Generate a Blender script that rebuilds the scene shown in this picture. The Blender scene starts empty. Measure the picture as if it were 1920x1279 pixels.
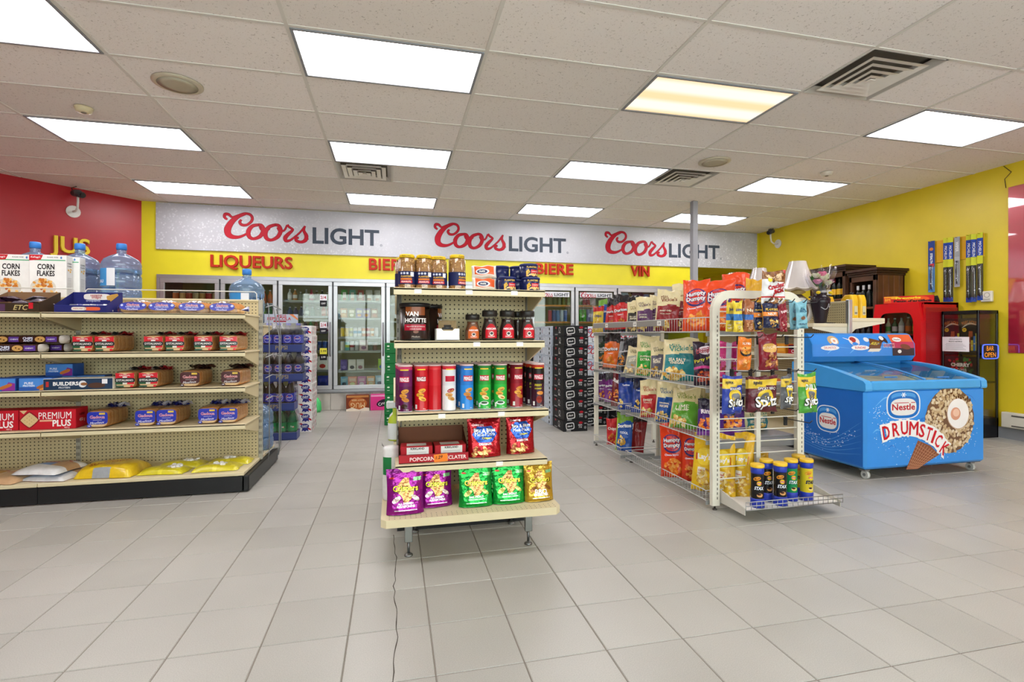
import bpy, math, random
from mathutils import Vector, Matrix
from mathutils.geometry import tessellate_polygon
R = random.Random(7)
PI = math.pi
SC = bpy.context.scene
COL = SC.collection

# ---------------------------------------------------------------- camera, world, exposure
CAM_H, YAW, FPX, HORIZ = 1.135, 0.2295, 950.65, 627.66
cam_d = bpy.data.cameras.new('camera')
cam = bpy.data.objects.new('camera', cam_d)
COL.objects.link(cam)
cam.location = (0, 0, CAM_H)
cam.rotation_euler = (PI / 2, 0, -YAW)
cam_d.sensor_width = 36
cam_d.lens = FPX / 1920 * 36
cam_d.shift_y = -(639.5 - HORIZ) / 1920
cam_d.clip_start = 0.05
SC.camera = cam
SC.cycles.transparent_max_bounces = 32
SC.cycles.max_bounces = 10
SC.cycles.diffuse_bounces = 5
SC.view_settings.view_transform = 'Standard'
SC.view_settings.look = 'None'
SC.view_settings.gamma = 1
SC.view_settings.use_curve_mapping = False
SC.view_settings.exposure = -0.22
W = bpy.data.worlds.new('daylight')
SC.world = W
W.use_nodes = True
W.node_tree.nodes['Background'].inputs[0].default_value = (0.88, 0.91, 1.0, 1)
W.node_tree.nodes['Background'].inputs[1].default_value = 12.0
LAMP = 12.5                                    # emission of the ceiling diffusers

# ---------------------------------------------------------------- pixel rays of the photograph -> points on real planes
_s, _c = math.sin(YAW), math.cos(YAW)
def ray(u, v):
    a = (u - 960) / FPX
    return (_c * a + _s, -_s * a + _c, (HORIZ - v) / FPX)
def on_z(u, v, z):
    d = ray(u, v); t = (z - CAM_H) / d[2]
    return Vector((d[0] * t, d[1] * t, z))
def on_y(u, v, y):
    d = ray(u, v); t = y / d[1]
    return Vector((d[0] * t, y, CAM_H + d[2] * t))
def on_x(u, v, x):
    d = ray(u, v); t = x / d[0]
    return Vector((x, d[1] * t, CAM_H + d[2] * t))

# ---------------------------------------------------------------- colour + mesh helpers
_lc = {}
def L(h):
    """#rrggbb -> linear rgba"""
    if not isinstance(h, str): return h
    if h not in _lc:
        q = h.lstrip('#')
        if len(q) == 3: q = ''.join(a * 2 for a in q)
        r = []
        for i in (0, 2, 4):
            c = int(q[i:i + 2], 16) / 255
            r.append(c / 12.92 if c <= .04045 else ((c + .055) / 1.055) ** 2.4)
        _lc[h] = (*r, 1.0)
    return _lc[h]

_txt = {}
def glyphs(s, bold=0.0, res=2):
    if 'M' in s and bold > 0: bold = 0.0        # the fill of an emboldened M folds over itself
    k = (s, bold, res)
    if k not in _txt:
        cu = bpy.data.curves.new('t', 'FONT'); cu.body = s; cu.resolution_u = res; cu.offset = bold
        ob = bpy.data.objects.new('t', cu)
        me = ob.to_mesh()
        v = [(p.co.x, p.co.y) for p in me.vertices]
        me.calc_loop_triangles(); f = [tuple(t.vertices) for t in me.loop_triangles]
        ob.to_mesh_clear(); bpy.data.objects.remove(ob); bpy.data.curves.remove(cu)
        if v:
            x0 = min(a[0] for a in v); x1 = max(a[0] for a in v); y0 = min(a[1] for a in v); y1 = max(a[1] for a in v)
        else: x0 = x1 = y0 = y1 = 0
        _txt[k] = (v, f, x0, x1, y0, y1)
    return _txt[k]

def flat(o, x, z, n):
    o, x, z, n = Vector(o), Vector(x).normalized(), Vector(z).normalized(), Vector(n).normalized()
    return lambda a, b, e=0.0: o + x * a + z * b + n * e
def front(y, cx=0, cz=0):                      # a plane facing -y
    return lambda a, b, e=0.0: Vector((cx + a, y - e, cz + b))
def faceleft(x, cy=0, cz=0):                   # a plane facing -x, its own +a runs towards -y
    return lambda a, b, e=0.0: Vector((x - e, cy - a, cz + b))
def topface(z, cx=0, cy=0):
    return lambda a, b, e=0.0: Vector((cx + a, cy + b, z + e))
def cylmap(r, cx=0, cy=0, cz=0, a0=0.0):       # wraps round a can, centre facing -y
    def m(a, b, e=0.0):
        t = a / r + a0
        return Vector((cx + math.sin(t) * (r + e), cy - math.cos(t) * (r + e), cz + b))
    return m

class MB:
    def __init__(s): s.v, s.f, s.c, s.sm = [], [], [], []
    def face(s, pts, col, sm=False):
        i = len(s.v); s.v += [tuple(p) for p in pts]; s.f.append(tuple(range(i, i + len(pts)))); s.c.append(L(col)); s.sm.append(sm)
    def add(s, vs, fs, col, sm=False):
        i = len(s.v); s.v += [tuple(p) for p in vs]; c = L(col)
        for f in fs: s.f.append(tuple(i + a for a in f)); s.c.append(c); s.sm.append(sm)
        return s
    def box(s, x0, y0, z0, x1, y1, z1, col, b=0.0):
        if b <= 0:
            vs = [(x, y, z) for z in (z0, z1) for y in (y0, y1) for x in (x0, x1)]
            return s.add(vs, [(0, 2, 3, 1), (4, 5, 7, 6), (0, 1, 5, 4), (1, 3, 7, 5), (3, 2, 6, 7), (2, 0, 4, 6)], col)
        b = min(b, abs(x1 - x0) * .49, abs(y1 - y0) * .49, abs(z1 - z0) * .49)
        vs, ix = [], {}
        for i, x in enumerate((x0, x1)):
            for j, y in enumerate((y0, y1)):
                for k, z in enumerate((z0, z1)):
                    dx, dy, dz = (b if i == 0 else -b), (b if j == 0 else -b), (b if k == 0 else -b)
                    for a, p in enumerate(((x, y + dy, z + dz), (x + dx, y, z + dz), (x + dx, y + dy, z))):
                        ix[i, j, k, a] = len(vs); vs.append(p)
        q = lambda *t: tuple(ix[a] for a in t)
        fs = []
        for i in (0, 1):
            fs += [q((i, 0, 0, 0), (i, 1, 0, 0), (i, 1, 1, 0), (i, 0, 1, 0)), q((0, i, 0, 1), (1, i, 0, 1), (1, i, 1, 1), (0, i, 1, 1)), q((0, 0, i, 2), (1, 0, i, 2), (1, 1, i, 2), (0, 1, i, 2))]
            for j in (0, 1):
                fs += [q((i, j, 0, 0), (i, j, 1, 0), (i, j, 1, 1), (i, j, 0, 1)), q((i, 0, j, 0), (i, 1, j, 0), (i, 1, j, 2), (i, 0, j, 2)), q((0, i, j, 1), (1, i, j, 1), (1, i, j, 2), (0, i, j, 2))]
                for k in (0, 1): fs.append(q((i, j, k, 0), (i, j, k, 1), (i, j, k, 2)))
        ctr = Vector(((x0 + x1) / 2, (y0 + y1) / 2, (z0 + z1) / 2)); out = []
        for f in fs:
            p = [Vector(vs[a]) for a in f]; n = (p[1] - p[0]).cross(p[2] - p[0]); m = sum(p, Vector()) / len(p)
            out.append(f if n.dot(m - ctr) > 0 else f[::-1])
        return s.add(vs, out, col)
    def lathe(s, prof, n, cols, c=(0, 0, 0), sm=True, cap=True, sx=1, sy=1):
        """prof: (r, z) from the bottom up; cols: one colour or one per band"""
        vs = [(c[0] + r * math.cos(2 * PI * k / n) * sx, c[1] + r * math.sin(2 * PI * k / n) * sy, c[2] + z) for r, z in prof for k in range(n)]
        i0 = len(s.v); s.v += vs
        for j in range(len(prof) - 1):
            cc = L(cols if not isinstance(cols, list) else cols[min(j, len(cols) - 1)])
            for k in range(n):
                a, b = i0 + j * n + k, i0 + j * n + (k + 1) % n
                s.f.append((a, b, b + n, a + n)); s.c.append(cc); s.sm.append(sm)
        if cap:
            cc0 = L(cols if not isinstance(cols, list) else cols[0]); cc1 = L(cols if not isinstance(cols, list) else cols[-1])
            if prof[0][0] > 1e-4: s.f.append(tuple(i0 + k for k in range(n))[::-1]); s.c.append(cc0); s.sm.append(False)
            if prof[-1][0] > 1e-4:
                t = i0 + (len(prof) - 1) * n; s.f.append(tuple(t + k for k in range(n))); s.c.append(cc1); s.sm.append(False)
        return s
    def tube(s, pts, r, col, n=6, closed=False, sm=True):
        P = [Vector(p) for p in pts]; m = len(P); i0 = len(s.v); up = Vector((0, 0, 1)); prev = None
        for i, p in enumerate(P):
            if closed: d = (P[(i + 1) % m] - P[i - 1])
            else: d = P[min(i + 1, m - 1)] - P[max(i - 1, 0)]
            d.normalize()
            if prev is None:
                a = d.cross(up if abs(d.z) < .9 else Vector((1, 0, 0))).normalized()
            else: a = (prev - d * prev.dot(d)).normalized()
            prev = a; b = d.cross(a)
            rr = r[i] if isinstance(r, (list, tuple)) else r
            s.v += [tuple(p + (a * math.cos(2 * PI * k / n) + b * math.sin(2 * PI * k / n)) * rr) for k in range(n)]
        cc = L(col)
        for i in range(m if closed else m - 1):
            j = (i + 1) % m
            for k in range(n):
                s.f.append((i0 + i * n + k, i0 + i * n + (k + 1) % n, i0 + j * n + (k + 1) % n, i0 + j * n + k)); s.c.append(cc); s.sm.append(sm)
        if not closed:
            s.f.append(tuple(i0 + k for k in range(n))[::-1]); s.f.append(tuple(i0 + (m - 1) * n + k for k in range(n)))
            s.c += [cc, cc]; s.sm += [False, False]
        return s
    def grid(s, fn, nu, nv, colfn, sm=True):
        """fn(u,v) with u,v in 0..1 -> point; colfn(u,v) -> colour"""
        i0 = len(s.v)
        for j in range(nv + 1):
            for i in range(nu + 1): s.v.append(tuple(fn(i / nu, j / nv)))
        for j in range(nv):
            for i in range(nu):
                a = i0 + j * (nu + 1) + i
                s.f.append((a, a + 1, a + nu + 2, a + nu + 1)); s.c.append(L(colfn((i + .5) / nu, (j + .5) / nv) if callable(colfn) else colfn)); s.sm.append(sm)
        return s
    # ---- flat print, laid over a surface map m(a, b, e)
    def text(s, t, col, m, x=0, z=0, w=None, h=None, bold=0.015, e=.0012, rot=0.0, shear=0.0, arc=None, res=2, al=0):
        v, f, x0, x1, y0, y1 = glyphs(t, bold, res)
        if not v: return s
        gw, gh = x1 - x0, y1 - y0
        if w and h: kx, kz = w / gw, h / gh
        elif w: kx = kz = w / gw
        else: kx = kz = h / gh
        out = []; cr, sr = math.cos(rot), math.sin(rot)
        for a, b in v:
            q = (b - (y0 + y1) / 2) * kz; p = (a - (x0 + x1) / 2) * kx + q * shear + al * gw * kx / 2
            if arc:                            # bend upwards round a circle of that radius
                t_ = p / arc; p, q = math.sin(t_) * (arc + q), math.cos(t_) * (arc + q) - arc
            out.append(m(x + p * cr - q * sr, z + p * sr + q * cr, e))
        return s.add(out, f, col)
    def ell(s, col, m, x, z, rx, rz, e=.0008, n=20, p=2.0, rot=0.0, rings=1):
        cr, sr = math.cos(rot), math.sin(rot)
        vs = [m(x, z, e)]
        for j in range(1, rings + 1):
            for k in range(n):
                t = 2 * PI * k / n; ct, st = math.cos(t), math.sin(t)
                a = math.copysign(abs(ct) ** (2 / p), ct) * rx * j / rings; b = math.copysign(abs(st) ** (2 / p), st) * rz * j / rings
                vs.append(m(x + a * cr - b * sr, z + a * sr + b * cr, e))
        fs = [(0, 1 + k, 1 + (k + 1) % n) for k in range(n)]
        for j in range(rings - 1):
            for k in range(n):
                a, b = 1 + j * n + k, 1 + j * n + (k + 1) % n
                fs.append((a, a + n, b + n, b))
        return s.add(vs, fs, col)
    def rect(s, col, m, x0, z0, x1, z1, e=.0006, nx=1, nz=1):
        vs = [m(x0 + (x1 - x0) * i / nx, z0 + (z1 - z0) * j / nz, e) for j in range(nz + 1) for i in range(nx + 1)]
        return s.add(vs, [(j * (nx + 1) + i, j * (nx + 1) + i + 1, (j + 1) * (nx + 1) + i + 1, (j + 1) * (nx + 1) + i) for j in range(nz) for i in range(nx)], col)
    def shape(s, pts, col, m, e=.001):
        t = tessellate_polygon([[Vector((a, b, 0)) for a, b in pts]])
        return s.add([m(a, b, e) for a, b in pts], [tuple(k) for k in t], col)
    def stroke(s, pts, wid, col, m, e=.001, sub=6):
        """a pen stroke with a width per point (Catmull-Rom smoothed)"""
        P = [Vector((a, b)) for a, b in pts]; Q = []; wd = []
        for i in range(len(P) - 1):
            p0, p1, p2, p3 = P[max(i - 1, 0)], P[i], P[i + 1], P[min(i + 2, len(P) - 1)]
            for k in range(sub):
                t = k / sub
                Q.append(.5 * ((2 * p1) + (p2 - p0) * t + (2 * p0 - 5 * p1 + 4 * p2 - p3) * t * t + (3 * p1 - p0 - 3 * p2 + p3) * t ** 3))
                wd.append(wid[i] + (wid[i + 1] - wid[i]) * t)
        Q.append(P[-1]); wd.append(wid[-1])
        vs = []
        for i, q in enumerate(Q):
            d = (Q[min(i + 1, len(Q) - 1)] - Q[max(i - 1, 0)]).normalized(); n = Vector((-d.y, d.x)) * wd[i] / 2
            vs += [m(q.x + n.x, q.y + n.y, e), m(q.x - n.x, q.y - n.y, e)]
        return s.add(vs, [(2 * i, 2 * i + 1, 2 * i + 3, 2 * i + 2) for i in range(len(Q) - 1)], col)
    def mesh(s, name):
        me = bpy.data.meshes.new(name); me.from_pydata(s.v, [], s.f)
        me.polygons.foreach_set('use_smooth', s.sm)
        a = me.attributes.new('Col', 'FLOAT_COLOR', 'FACE')
        a.data.foreach_set('color', [x for c in s.c for x in c])
        me.update()
        return me
    def build(s, name, mat, parent=None, loc=None, rot=None):
        return put(name, s.mesh(name), mat, parent, loc, rot)

def put(name, me, mat, parent=None, loc=None, rot=None):
    if mat is not None and not me.materials: me.materials.append(M[mat] if isinstance(mat, str) else mat)
    o = bpy.data.objects.new(name, me); COL.objects.link(o)
    if parent: o.parent = parent
    if loc is not None: o.location = loc
    if rot is not None: o.rotation_euler = rot if not isinstance(rot, (int, float)) else (0, 0, rot)
    return o
def tag(o, label, cat, group=None, kind=None):
    if label: o['label'] = label
    if cat: o['category'] = cat
    if group: o['group'] = group
    if kind: o['kind'] = kind
    return o
def struct(o): o['kind'] = 'structure'; return o
def thing(name, label, cat, loc=(0, 0, 0), rot=0, group=None):
    o = bpy.data.objects.new(name, None); COL.objects.link(o); o.empty_display_size = .05
    o.location = loc; o.rotation_euler = rot if not isinstance(rot, (int, float)) else (0, 0, rot)
    return tag(o, label, cat, group)
def dup(root, loc, rot=None, label=None, group=None):
    r = root.copy(); COL.objects.link(r); r.location = loc
    if rot is not None: r.rotation_euler = rot if not isinstance(rot, (int, float)) else (0, 0, rot)
    if label: r['label'] = label
    if group: r['group'] = group
    for ch in root.children:
        c = ch.copy(); COL.objects.link(c); c.parent = r
        for g in ch.children:
            d = g.copy(); COL.objects.link(d); d.parent = c
    return r
ORD = ['first', 'second', 'third', 'fourth', 'fifth', 'sixth', 'seventh', 'eighth', 'ninth', 'tenth', 'eleventh', 'twelfth', 'thirteenth', 'fourteenth']

# ---------------------------------------------------------------- materials (all node based)
M = {}
def mat(name, rough=.5, metal=0.0, col=None, spec=.5, coat=0.0, bump=None, var=.05, vscale=8, alpha=None, trans=0.0, ior=1.45, emit=None, dots=None, rnd=0.0):
    m = bpy.data.materials.new(name); m.use_nodes = True; nt = m.node_tree; N, K = nt.nodes, nt.links
    b = N['Principled BSDF']
    I = b.inputs
    I['Roughness'].default_value = rough; I['Metallic'].default_value = metal; I['Specular IOR Level'].default_value = spec
    I['Coat Weight'].default_value = coat; I['IOR'].default_value = ior
    if col is None:
        a = N.new('ShaderNodeAttribute'); a.attribute_name = 'Col'; src = a.outputs['Color']
    else:
        a = N.new('ShaderNodeRGB'); a.outputs[0].default_value = L(col); src = a.outputs[0]
    tc = N.new('ShaderNodeTexCoord')
    if dots:                                   # pegboard holes: pitch, radius, axes used
        pitch, rad, ax, dark = dots
        mp = N.new('ShaderNodeVectorMath'); mp.operation = 'MULTIPLY'; mp.inputs[1].default_value = ax; K.new(tc.outputs['Object'], mp.inputs[0])
        sc = N.new('ShaderNodeVectorMath'); sc.operation = 'SCALE'; sc.inputs['Scale'].default_value = 1 / pitch; K.new(mp.outputs[0], sc.inputs[0])
        ad = N.new('ShaderNodeVectorMath'); ad.operation = 'ADD'; ad.inputs[1].default_value = tuple(.5 if k == 0 else 0 for k in ax); K.new(sc.outputs[0], ad.inputs[0])
        fr = N.new('ShaderNodeVectorMath'); fr.operation = 'FRACTION'; K.new(ad.outputs[0], fr.inputs[0])
        ds = N.new('ShaderNodeVectorMath'); ds.operation = 'DISTANCE'; ds.inputs[1].default_value = (.5, .5, .5); K.new(fr.outputs[0], ds.inputs[0])
        lt = N.new('ShaderNodeMath'); lt.operation = 'LESS_THAN'; lt.inputs[1].default_value = rad / pitch; K.new(ds.outputs['Value'], lt.inputs[0])
        mx = N.new('ShaderNodeMix'); mx.data_type = 'RGBA'; K.new(lt.outputs[0], mx.inputs['Factor']); K.new(src, mx.inputs['A']); mx.inputs['B'].default_value = L(dark)
        src = mx.outputs['Result']
    if var:
        n = N.new('ShaderNodeTexNoise'); n.inputs['Scale'].default_value = vscale; n.inputs['Detail'].default_value = 3; K.new(tc.outputs['Object'], n.inputs['Vector'])
        mr = N.new('ShaderNodeMapRange'); mr.inputs['From Min'].default_value = .3; mr.inputs['From Max'].default_value = .7; mr.inputs['To Min'].default_value = 1 - var; mr.inputs['To Max'].default_value = 1 + var; K.new(n.outputs['Fac'], mr.inputs['Value'])
        val = mr.outputs[0]
        if rnd:
            oi = N.new('ShaderNodeObjectInfo'); m2 = N.new('ShaderNodeMapRange'); m2.inputs['To Min'].default_value = 1 - rnd; m2.inputs['To Max'].default_value = 1 + rnd; K.new(oi.outputs['Random'], m2.inputs['Value'])
            mu = N.new('ShaderNodeMath'); mu.operation = 'MULTIPLY'; K.new(val, mu.inputs[0]); K.new(m2.outputs[0], mu.inputs[1]); val = mu.outputs[0]
        vm = N.new('ShaderNodeVectorMath'); vm.operation = 'SCALE'; K.new(src, vm.inputs[0]); K.new(val, vm.inputs['Scale']); src = vm.outputs[0]
    K.new(src, I['Base Color'])
    if trans: I['Transmission Weight'].default_value = trans
    if bump:
        bs, st, dist = bump
        n2 = N.new('ShaderNodeTexNoise'); n2.inputs['Scale'].default_value = bs; n2.inputs['Detail'].default_value = 2; K.new(tc.outputs['Object'], n2.inputs['Vector'])
        bp = N.new('ShaderNodeBump'); bp.inputs['Strength'].default_value = st; bp.inputs['Distance'].default_value = dist; K.new(n2.outputs['Fac'], bp.inputs['Height']); K.new(bp.outputs[0], I['Normal'])
    if emit:
        I['Emission Color'].default_value = L(emit[0]); I['Emission Strength'].default_value = emit[1]
    if alpha is not None: I['Alpha'].default_value = alpha
    M[name] = m
    return m
mat('paint', .5, spec=.3); mat('matte', .75, spec=.2); mat('gloss', .22, spec=.35, var=.03); mat('card', .5, spec=.3, var=.04, vscale=14)
mat('foil', .26, spec=.5, bump=(26, .55, .012), var=.05, vscale=20)
mat('mylar', .2, metal=.5, spec=.5, bump=(24, .7, .014), var=.05, vscale=20)
mat('film', .28, spec=.6, coat=.4, bump=(40, .35, .006), var=.08, vscale=30)
mat('steel', .35, metal=.85, var=.05); mat('chrome', .16, metal=1.0, var=.02); mat('plastic', .35, var=.03); mat('rubber', .6, var=.03)
mat('shelf_paint', .42, var=.03, vscale=5, spec=.4)
mat('pegboard', .55, var=.04, vscale=4, dots=(.0254, .0044, (1, 0, 1), '#3a3120'))
mat('pegboard_side', .55, var=.04, vscale=4, dots=(.0254, .0044, (0, 1, 1), '#3a3120'))
mat('mesh_red', .4, var=.03, dots=(.012, .0042, (1, 0, 1), '#5a0810'))
mat('wood', .5, var=.25, vscale=6)
mat('crumb', .8, var=.12, vscale=60, bump=(90, .4, .004))
def glassy(name, tint, rough, fac, diff=None):
    m = bpy.data.materials.new(name); m.use_nodes = True; N, K = m.node_tree.nodes, m.node_tree.links
    N.remove(N['Principled BSDF']); o = N['Material Output']
    t = N.new('ShaderNodeBsdfTransparent'); t.inputs[0].default_value = L(tint)
    g = N.new('ShaderNodeBsdfGlossy'); g.inputs['Roughness'].default_value = rough
    f = N.new('ShaderNodeLayerWeight'); f.inputs['Blend'].default_value = .5
    pw = N.new('ShaderNodeMath'); pw.operation = 'POWER'; pw.inputs[1].default_value = 4.5; K.new(f.outputs['Facing'], pw.inputs[0])
    a = N.new('ShaderNodeMath'); a.operation = 'MULTIPLY_ADD'; a.inputs[1].default_value = .6; a.inputs[2].default_value = .035 + fac; K.new(pw.outputs[0], a.inputs[0])
    x = N.new('ShaderNodeMixShader'); K.new(a.outputs[0], x.inputs[0]); K.new(t.outputs[0], x.inputs[1]); K.new(g.outputs[0], x.inputs[2]); K.new(x.outputs[0], o.inputs[0])
    if diff:
        d = N.new('ShaderNodeBsdfDiffuse'); d.inputs[0].default_value = L(diff[0]); y = N.new('ShaderNodeMixShader'); y.inputs[0].default_value = diff[1]
        K.new(x.outputs[0], y.inputs[1]); K.new(d.outputs[0], y.inputs[2]); K.new(y.outputs[0], o.inputs[0])
    M[name] = m
glassy('door_glass', '#e8ece6', .02, .02); glassy('clear', '#f2f4f4', .06, .05); glassy('jug_plastic', '#c9dcf0', .05, .04, ('#a4c8ea', .26)); glassy('jug_water', '#d9e8f6', .02, .0)
glassy('smoke_glass', '#cfd0ce', .03, .02); glassy('wrap', '#f6f6fa', .18, .10); glassy('amber', '#b98a4a', .05, .03)
mat('jug_fluid', .03, col='#b9d8f4', trans=1.0, ior=1.33, var=0)
def gloss_red():
    m = mat('mirror_red', .24, metal=.25, col='#b4183a', spec=1.0, coat=1.0, var=.02)
    m.node_tree.nodes['Principled BSDF'].inputs['Coat IOR'].default_value = 2.4
gloss_red()
def emis(name, col, s):
    m = bpy.data.materials.new(name); m.use_nodes = True; N, K = m.node_tree.nodes, m.node_tree.links
    e = N.new('ShaderNodeEmission'); e.inputs[0].default_value = L(col); e.inputs[1].default_value = s
    K.new(e.outputs[0], N['Material Output'].inputs[0]); M[name] = m
    return m
emis('diffuser', '#fdf8fb', LAMP)
emis('neon_blue', '#5f78ff', 1.6); emis('neon_orange', '#ff9a2a', 1.8); emis('cooler_tube', '#f4fbff', 5.0)
# ---------------------------------------------------------------- room shell
CEIL, YB, XR = 2.99, 8.03, 6.53
X0, Y0, CW, CH = -0.625, 3.2686, 1.2192, 0.6096      # ceiling grid
def special(name, base, kind):
    """floor tile, ceiling tile, banner and marble materials"""
    m = bpy.data.materials.new(name); m.use_nodes = True; N, K = m.node_tree.nodes, m.node_tree.links
    b = N['Principled BSDF']; I = b.inputs; tc = N.new('ShaderNodeTexCoord')
    def ramp(src, p0, c0, p1, c1):
        r = N.new('ShaderNodeValToRGB'); e = r.color_ramp.elements; e[0].position = p0; e[0].color = L(c0); e[1].position = p1; e[1].color = L(c1); K.new(src, r.inputs[0]); return r.outputs[0]
    def noise(scale, detail=3, vec=None, rough=.5):
        n = N.new('ShaderNodeTexNoise'); n.inputs['Scale'].default_value = scale; n.inputs['Detail'].default_value = detail; n.inputs['Roughness'].default_value = rough; K.new(vec or tc.outputs['Object'], n.inputs['Vector']); return n.outputs['Fac']
    geo = N.new('ShaderNodeNewGeometry')
    def mul(a, bb):
        x = N.new('ShaderNodeMix'); x.data_type = 'RGBA'; x.blend_type = 'MULTIPLY'; x.inputs['Factor'].default_value = 1; K.new(a, x.inputs['A']); K.new(bb, x.inputs['B']); return x.outputs['Result']
    if kind == 'floor':
        c = ramp(noise(300, 2, geo.outputs['Position']), .3, '#aeaca5', .7, '#c2c0b9')
        c = mul(c, ramp(noise(1.3, 3, geo.outputs['Position']), .3, '#f0f0f0', .7, '#ffffff'))
        oi = N.new('ShaderNodeObjectInfo'); c = mul(c, ramp(oi.outputs['Random'], 0, '#f3f3f2', 1, '#ffffff'))
        I['Roughness'].default_value = .33; I['Specular IOR Level'].default_value = .5
        nz = noise(6, 2, geo.outputs['Position']); mr = N.new('ShaderNodeMapRange'); mr.inputs['To Min'].default_value = .27; mr.inputs['To Max'].default_value = .42; K.new(nz, mr.inputs['Value']); K.new(mr.outputs[0], I['Roughness'])
    elif kind == 'ceiling':
        v = N.new('ShaderNodeTexVoronoi'); v.inputs['Scale'].default_value = 70; K.new(geo.outputs['Position'], v.inputs['Vector'])
        nz = noise(60, 4, geo.outputs['Position'], .7)
        c = ramp(nz, .33, '#beb7b0', .40, '#f4efeb')
        c = mul(c, ramp(v.outputs['Distance'], .08, '#e4e0d8', .2, '#ffffff'))
        oi = N.new('ShaderNodeObjectInfo'); c = mul(c, ramp(oi.outputs['Random'], 0, '#f2f1ef', 1, '#ffffff'))
        I['Roughness'].default_value = .9
        bp = N.new('ShaderNodeBump'); bp.inputs['Strength'].default_value = .3; bp.inputs['Distance'].default_value = .003; K.new(nz, bp.inputs['Height']); K.new(bp.outputs[0], I['Normal'])
    elif kind == 'banner':
        sx = N.new('ShaderNodeSeparateXYZ'); K.new(tc.outputs['Object'], sx.inputs[0])
        v = N.new('ShaderNodeTexVoronoi'); v.inputs['Scale'].default_value = 30; v.inputs['Randomness'].default_value = 1; K.new(tc.outputs['Object'], v.inputs['Vector'])
        d = ramp(v.outputs['Distance'], .10, '#ffffff', .46, '#000000')
        thr = noise(9, 3)
        sp = mul(d, ramp(thr, .36, '#000000', .58, '#ffffff'))
        # frost is dense at both ends of the sign and along its lower edge
        ab = N.new('ShaderNodeMath'); ab.operation = 'ABSOLUTE'; K.new(sx.outputs['X'], ab.inputs[0])
        en = ramp_map(N, K, ab.outputs[0], 1.6, 4.2, .22, 1.0)
        lo = ramp_map(N, K, sx.outputs['Z'], .35, -.30, .30, 1.0)
        mm = N.new('ShaderNodeMath'); mm.operation = 'MULTIPLY'; K.new(en, mm.inputs[0]); K.new(lo, mm.inputs[1])
        f = N.new('ShaderNodeMath'); f.operation = 'MULTIPLY'; K.new(sp, f.inputs[0]); K.new(mm.outputs[0], f.inputs[1])
        g = ramp(noise(1.1, 2), .3, '#b2b4bb', .7, '#c2c4ca')
        x = N.new('ShaderNodeMix'); x.data_type = 'RGBA'; K.new(f.outputs[0], x.inputs['Factor']); K.new(g, x.inputs['A']); x.inputs['B'].default_value = L('#eceef2'); c = x.outputs['Result']
        I['Roughness'].default_value = .4
    elif kind == 'marble':
        w = N.new('ShaderNodeTexWave'); w.inputs['Scale'].default_value = 1.6; w.inputs['Distortion'].default_value = 9; w.inputs['Detail'].default_value = 3; K.new(geo.outputs['Position'], w.inputs['Vector'])
        c = ramp(w.outputs['Fac'], .0, '#a9a49a', .45, '#c3bfb6'); I['Roughness'].default_value = .35
    elif kind == 'wall':
        a = N.new('ShaderNodeRGB'); a.outputs[0].default_value = L(base)
        c = mul(a.outputs[0], ramp(noise(2.5, 4), .3, '#f2f2f2', .7, '#ffffff')); I['Roughness'].default_value = .36
        bp = N.new('ShaderNodeBump'); bp.inputs['Strength'].default_value = .12; bp.inputs['Distance'].default_value = .002; K.new(noise(160, 2), bp.inputs['Height']); K.new(bp.outputs[0], I['Normal'])
    elif kind == 'warm':
        # two tubes glowing through the panel
        sx = N.new('ShaderNodeSeparateXYZ'); K.new(tc.outputs['Object'], sx.inputs[0])
        m1 = N.new('ShaderNodeMath'); m1.operation = 'MULTIPLY'; m1.inputs[1].default_value = 2 * PI / .30; K.new(sx.outputs['Y'], m1.inputs[0])
        m2 = N.new('ShaderNodeMath'); m2.operation = 'COSINE'; K.new(m1.outputs[0], m2.inputs[0])
        c = ramp(ramp_map(N, K, m2.outputs[0], 1, -1, 0, 1), .1, '#ffdcaa', .8, '#fff7e8')
        e = N.new('ShaderNodeEmission'); K.new(c, e.inputs[0]); e.inputs[1].default_value = 1.35
        K.new(e.outputs[0], N['Material Output'].inputs[0]); M[name] = m
        return m
    K.new(c, I['Base Color']); M[name] = m
    return m
def ramp_map(N, K, src, a, b, c, d):
    r = N.new('ShaderNodeMapRange'); r.inputs['From Min'].default_value = a; r.inputs['From Max'].default_value = b; r.inputs['To Min'].default_value = c; r.inputs['To Max'].default_value = d; K.new(src, r.inputs['Value']); return r.outputs[0]
special('floor_tile', '', 'floor'); special('ceiling_tile', '', 'ceiling'); special('banner', '', 'banner'); special('marble', '', 'marble')
special('wall_yellow', '#e8dc2c', 'wall'); special('wall_gold', '#e2ca28', 'wall'); special('wall_red', '#b01f28', 'wall'); special('wall_white', '#d8d4cc', 'wall'); special('warm_diffuser', '', 'warm')
mat('grout', .8, col='#837c72', var=.1, vscale=12)
mat('tbar', .5, col='#dcd9d2', var=.02)

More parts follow.
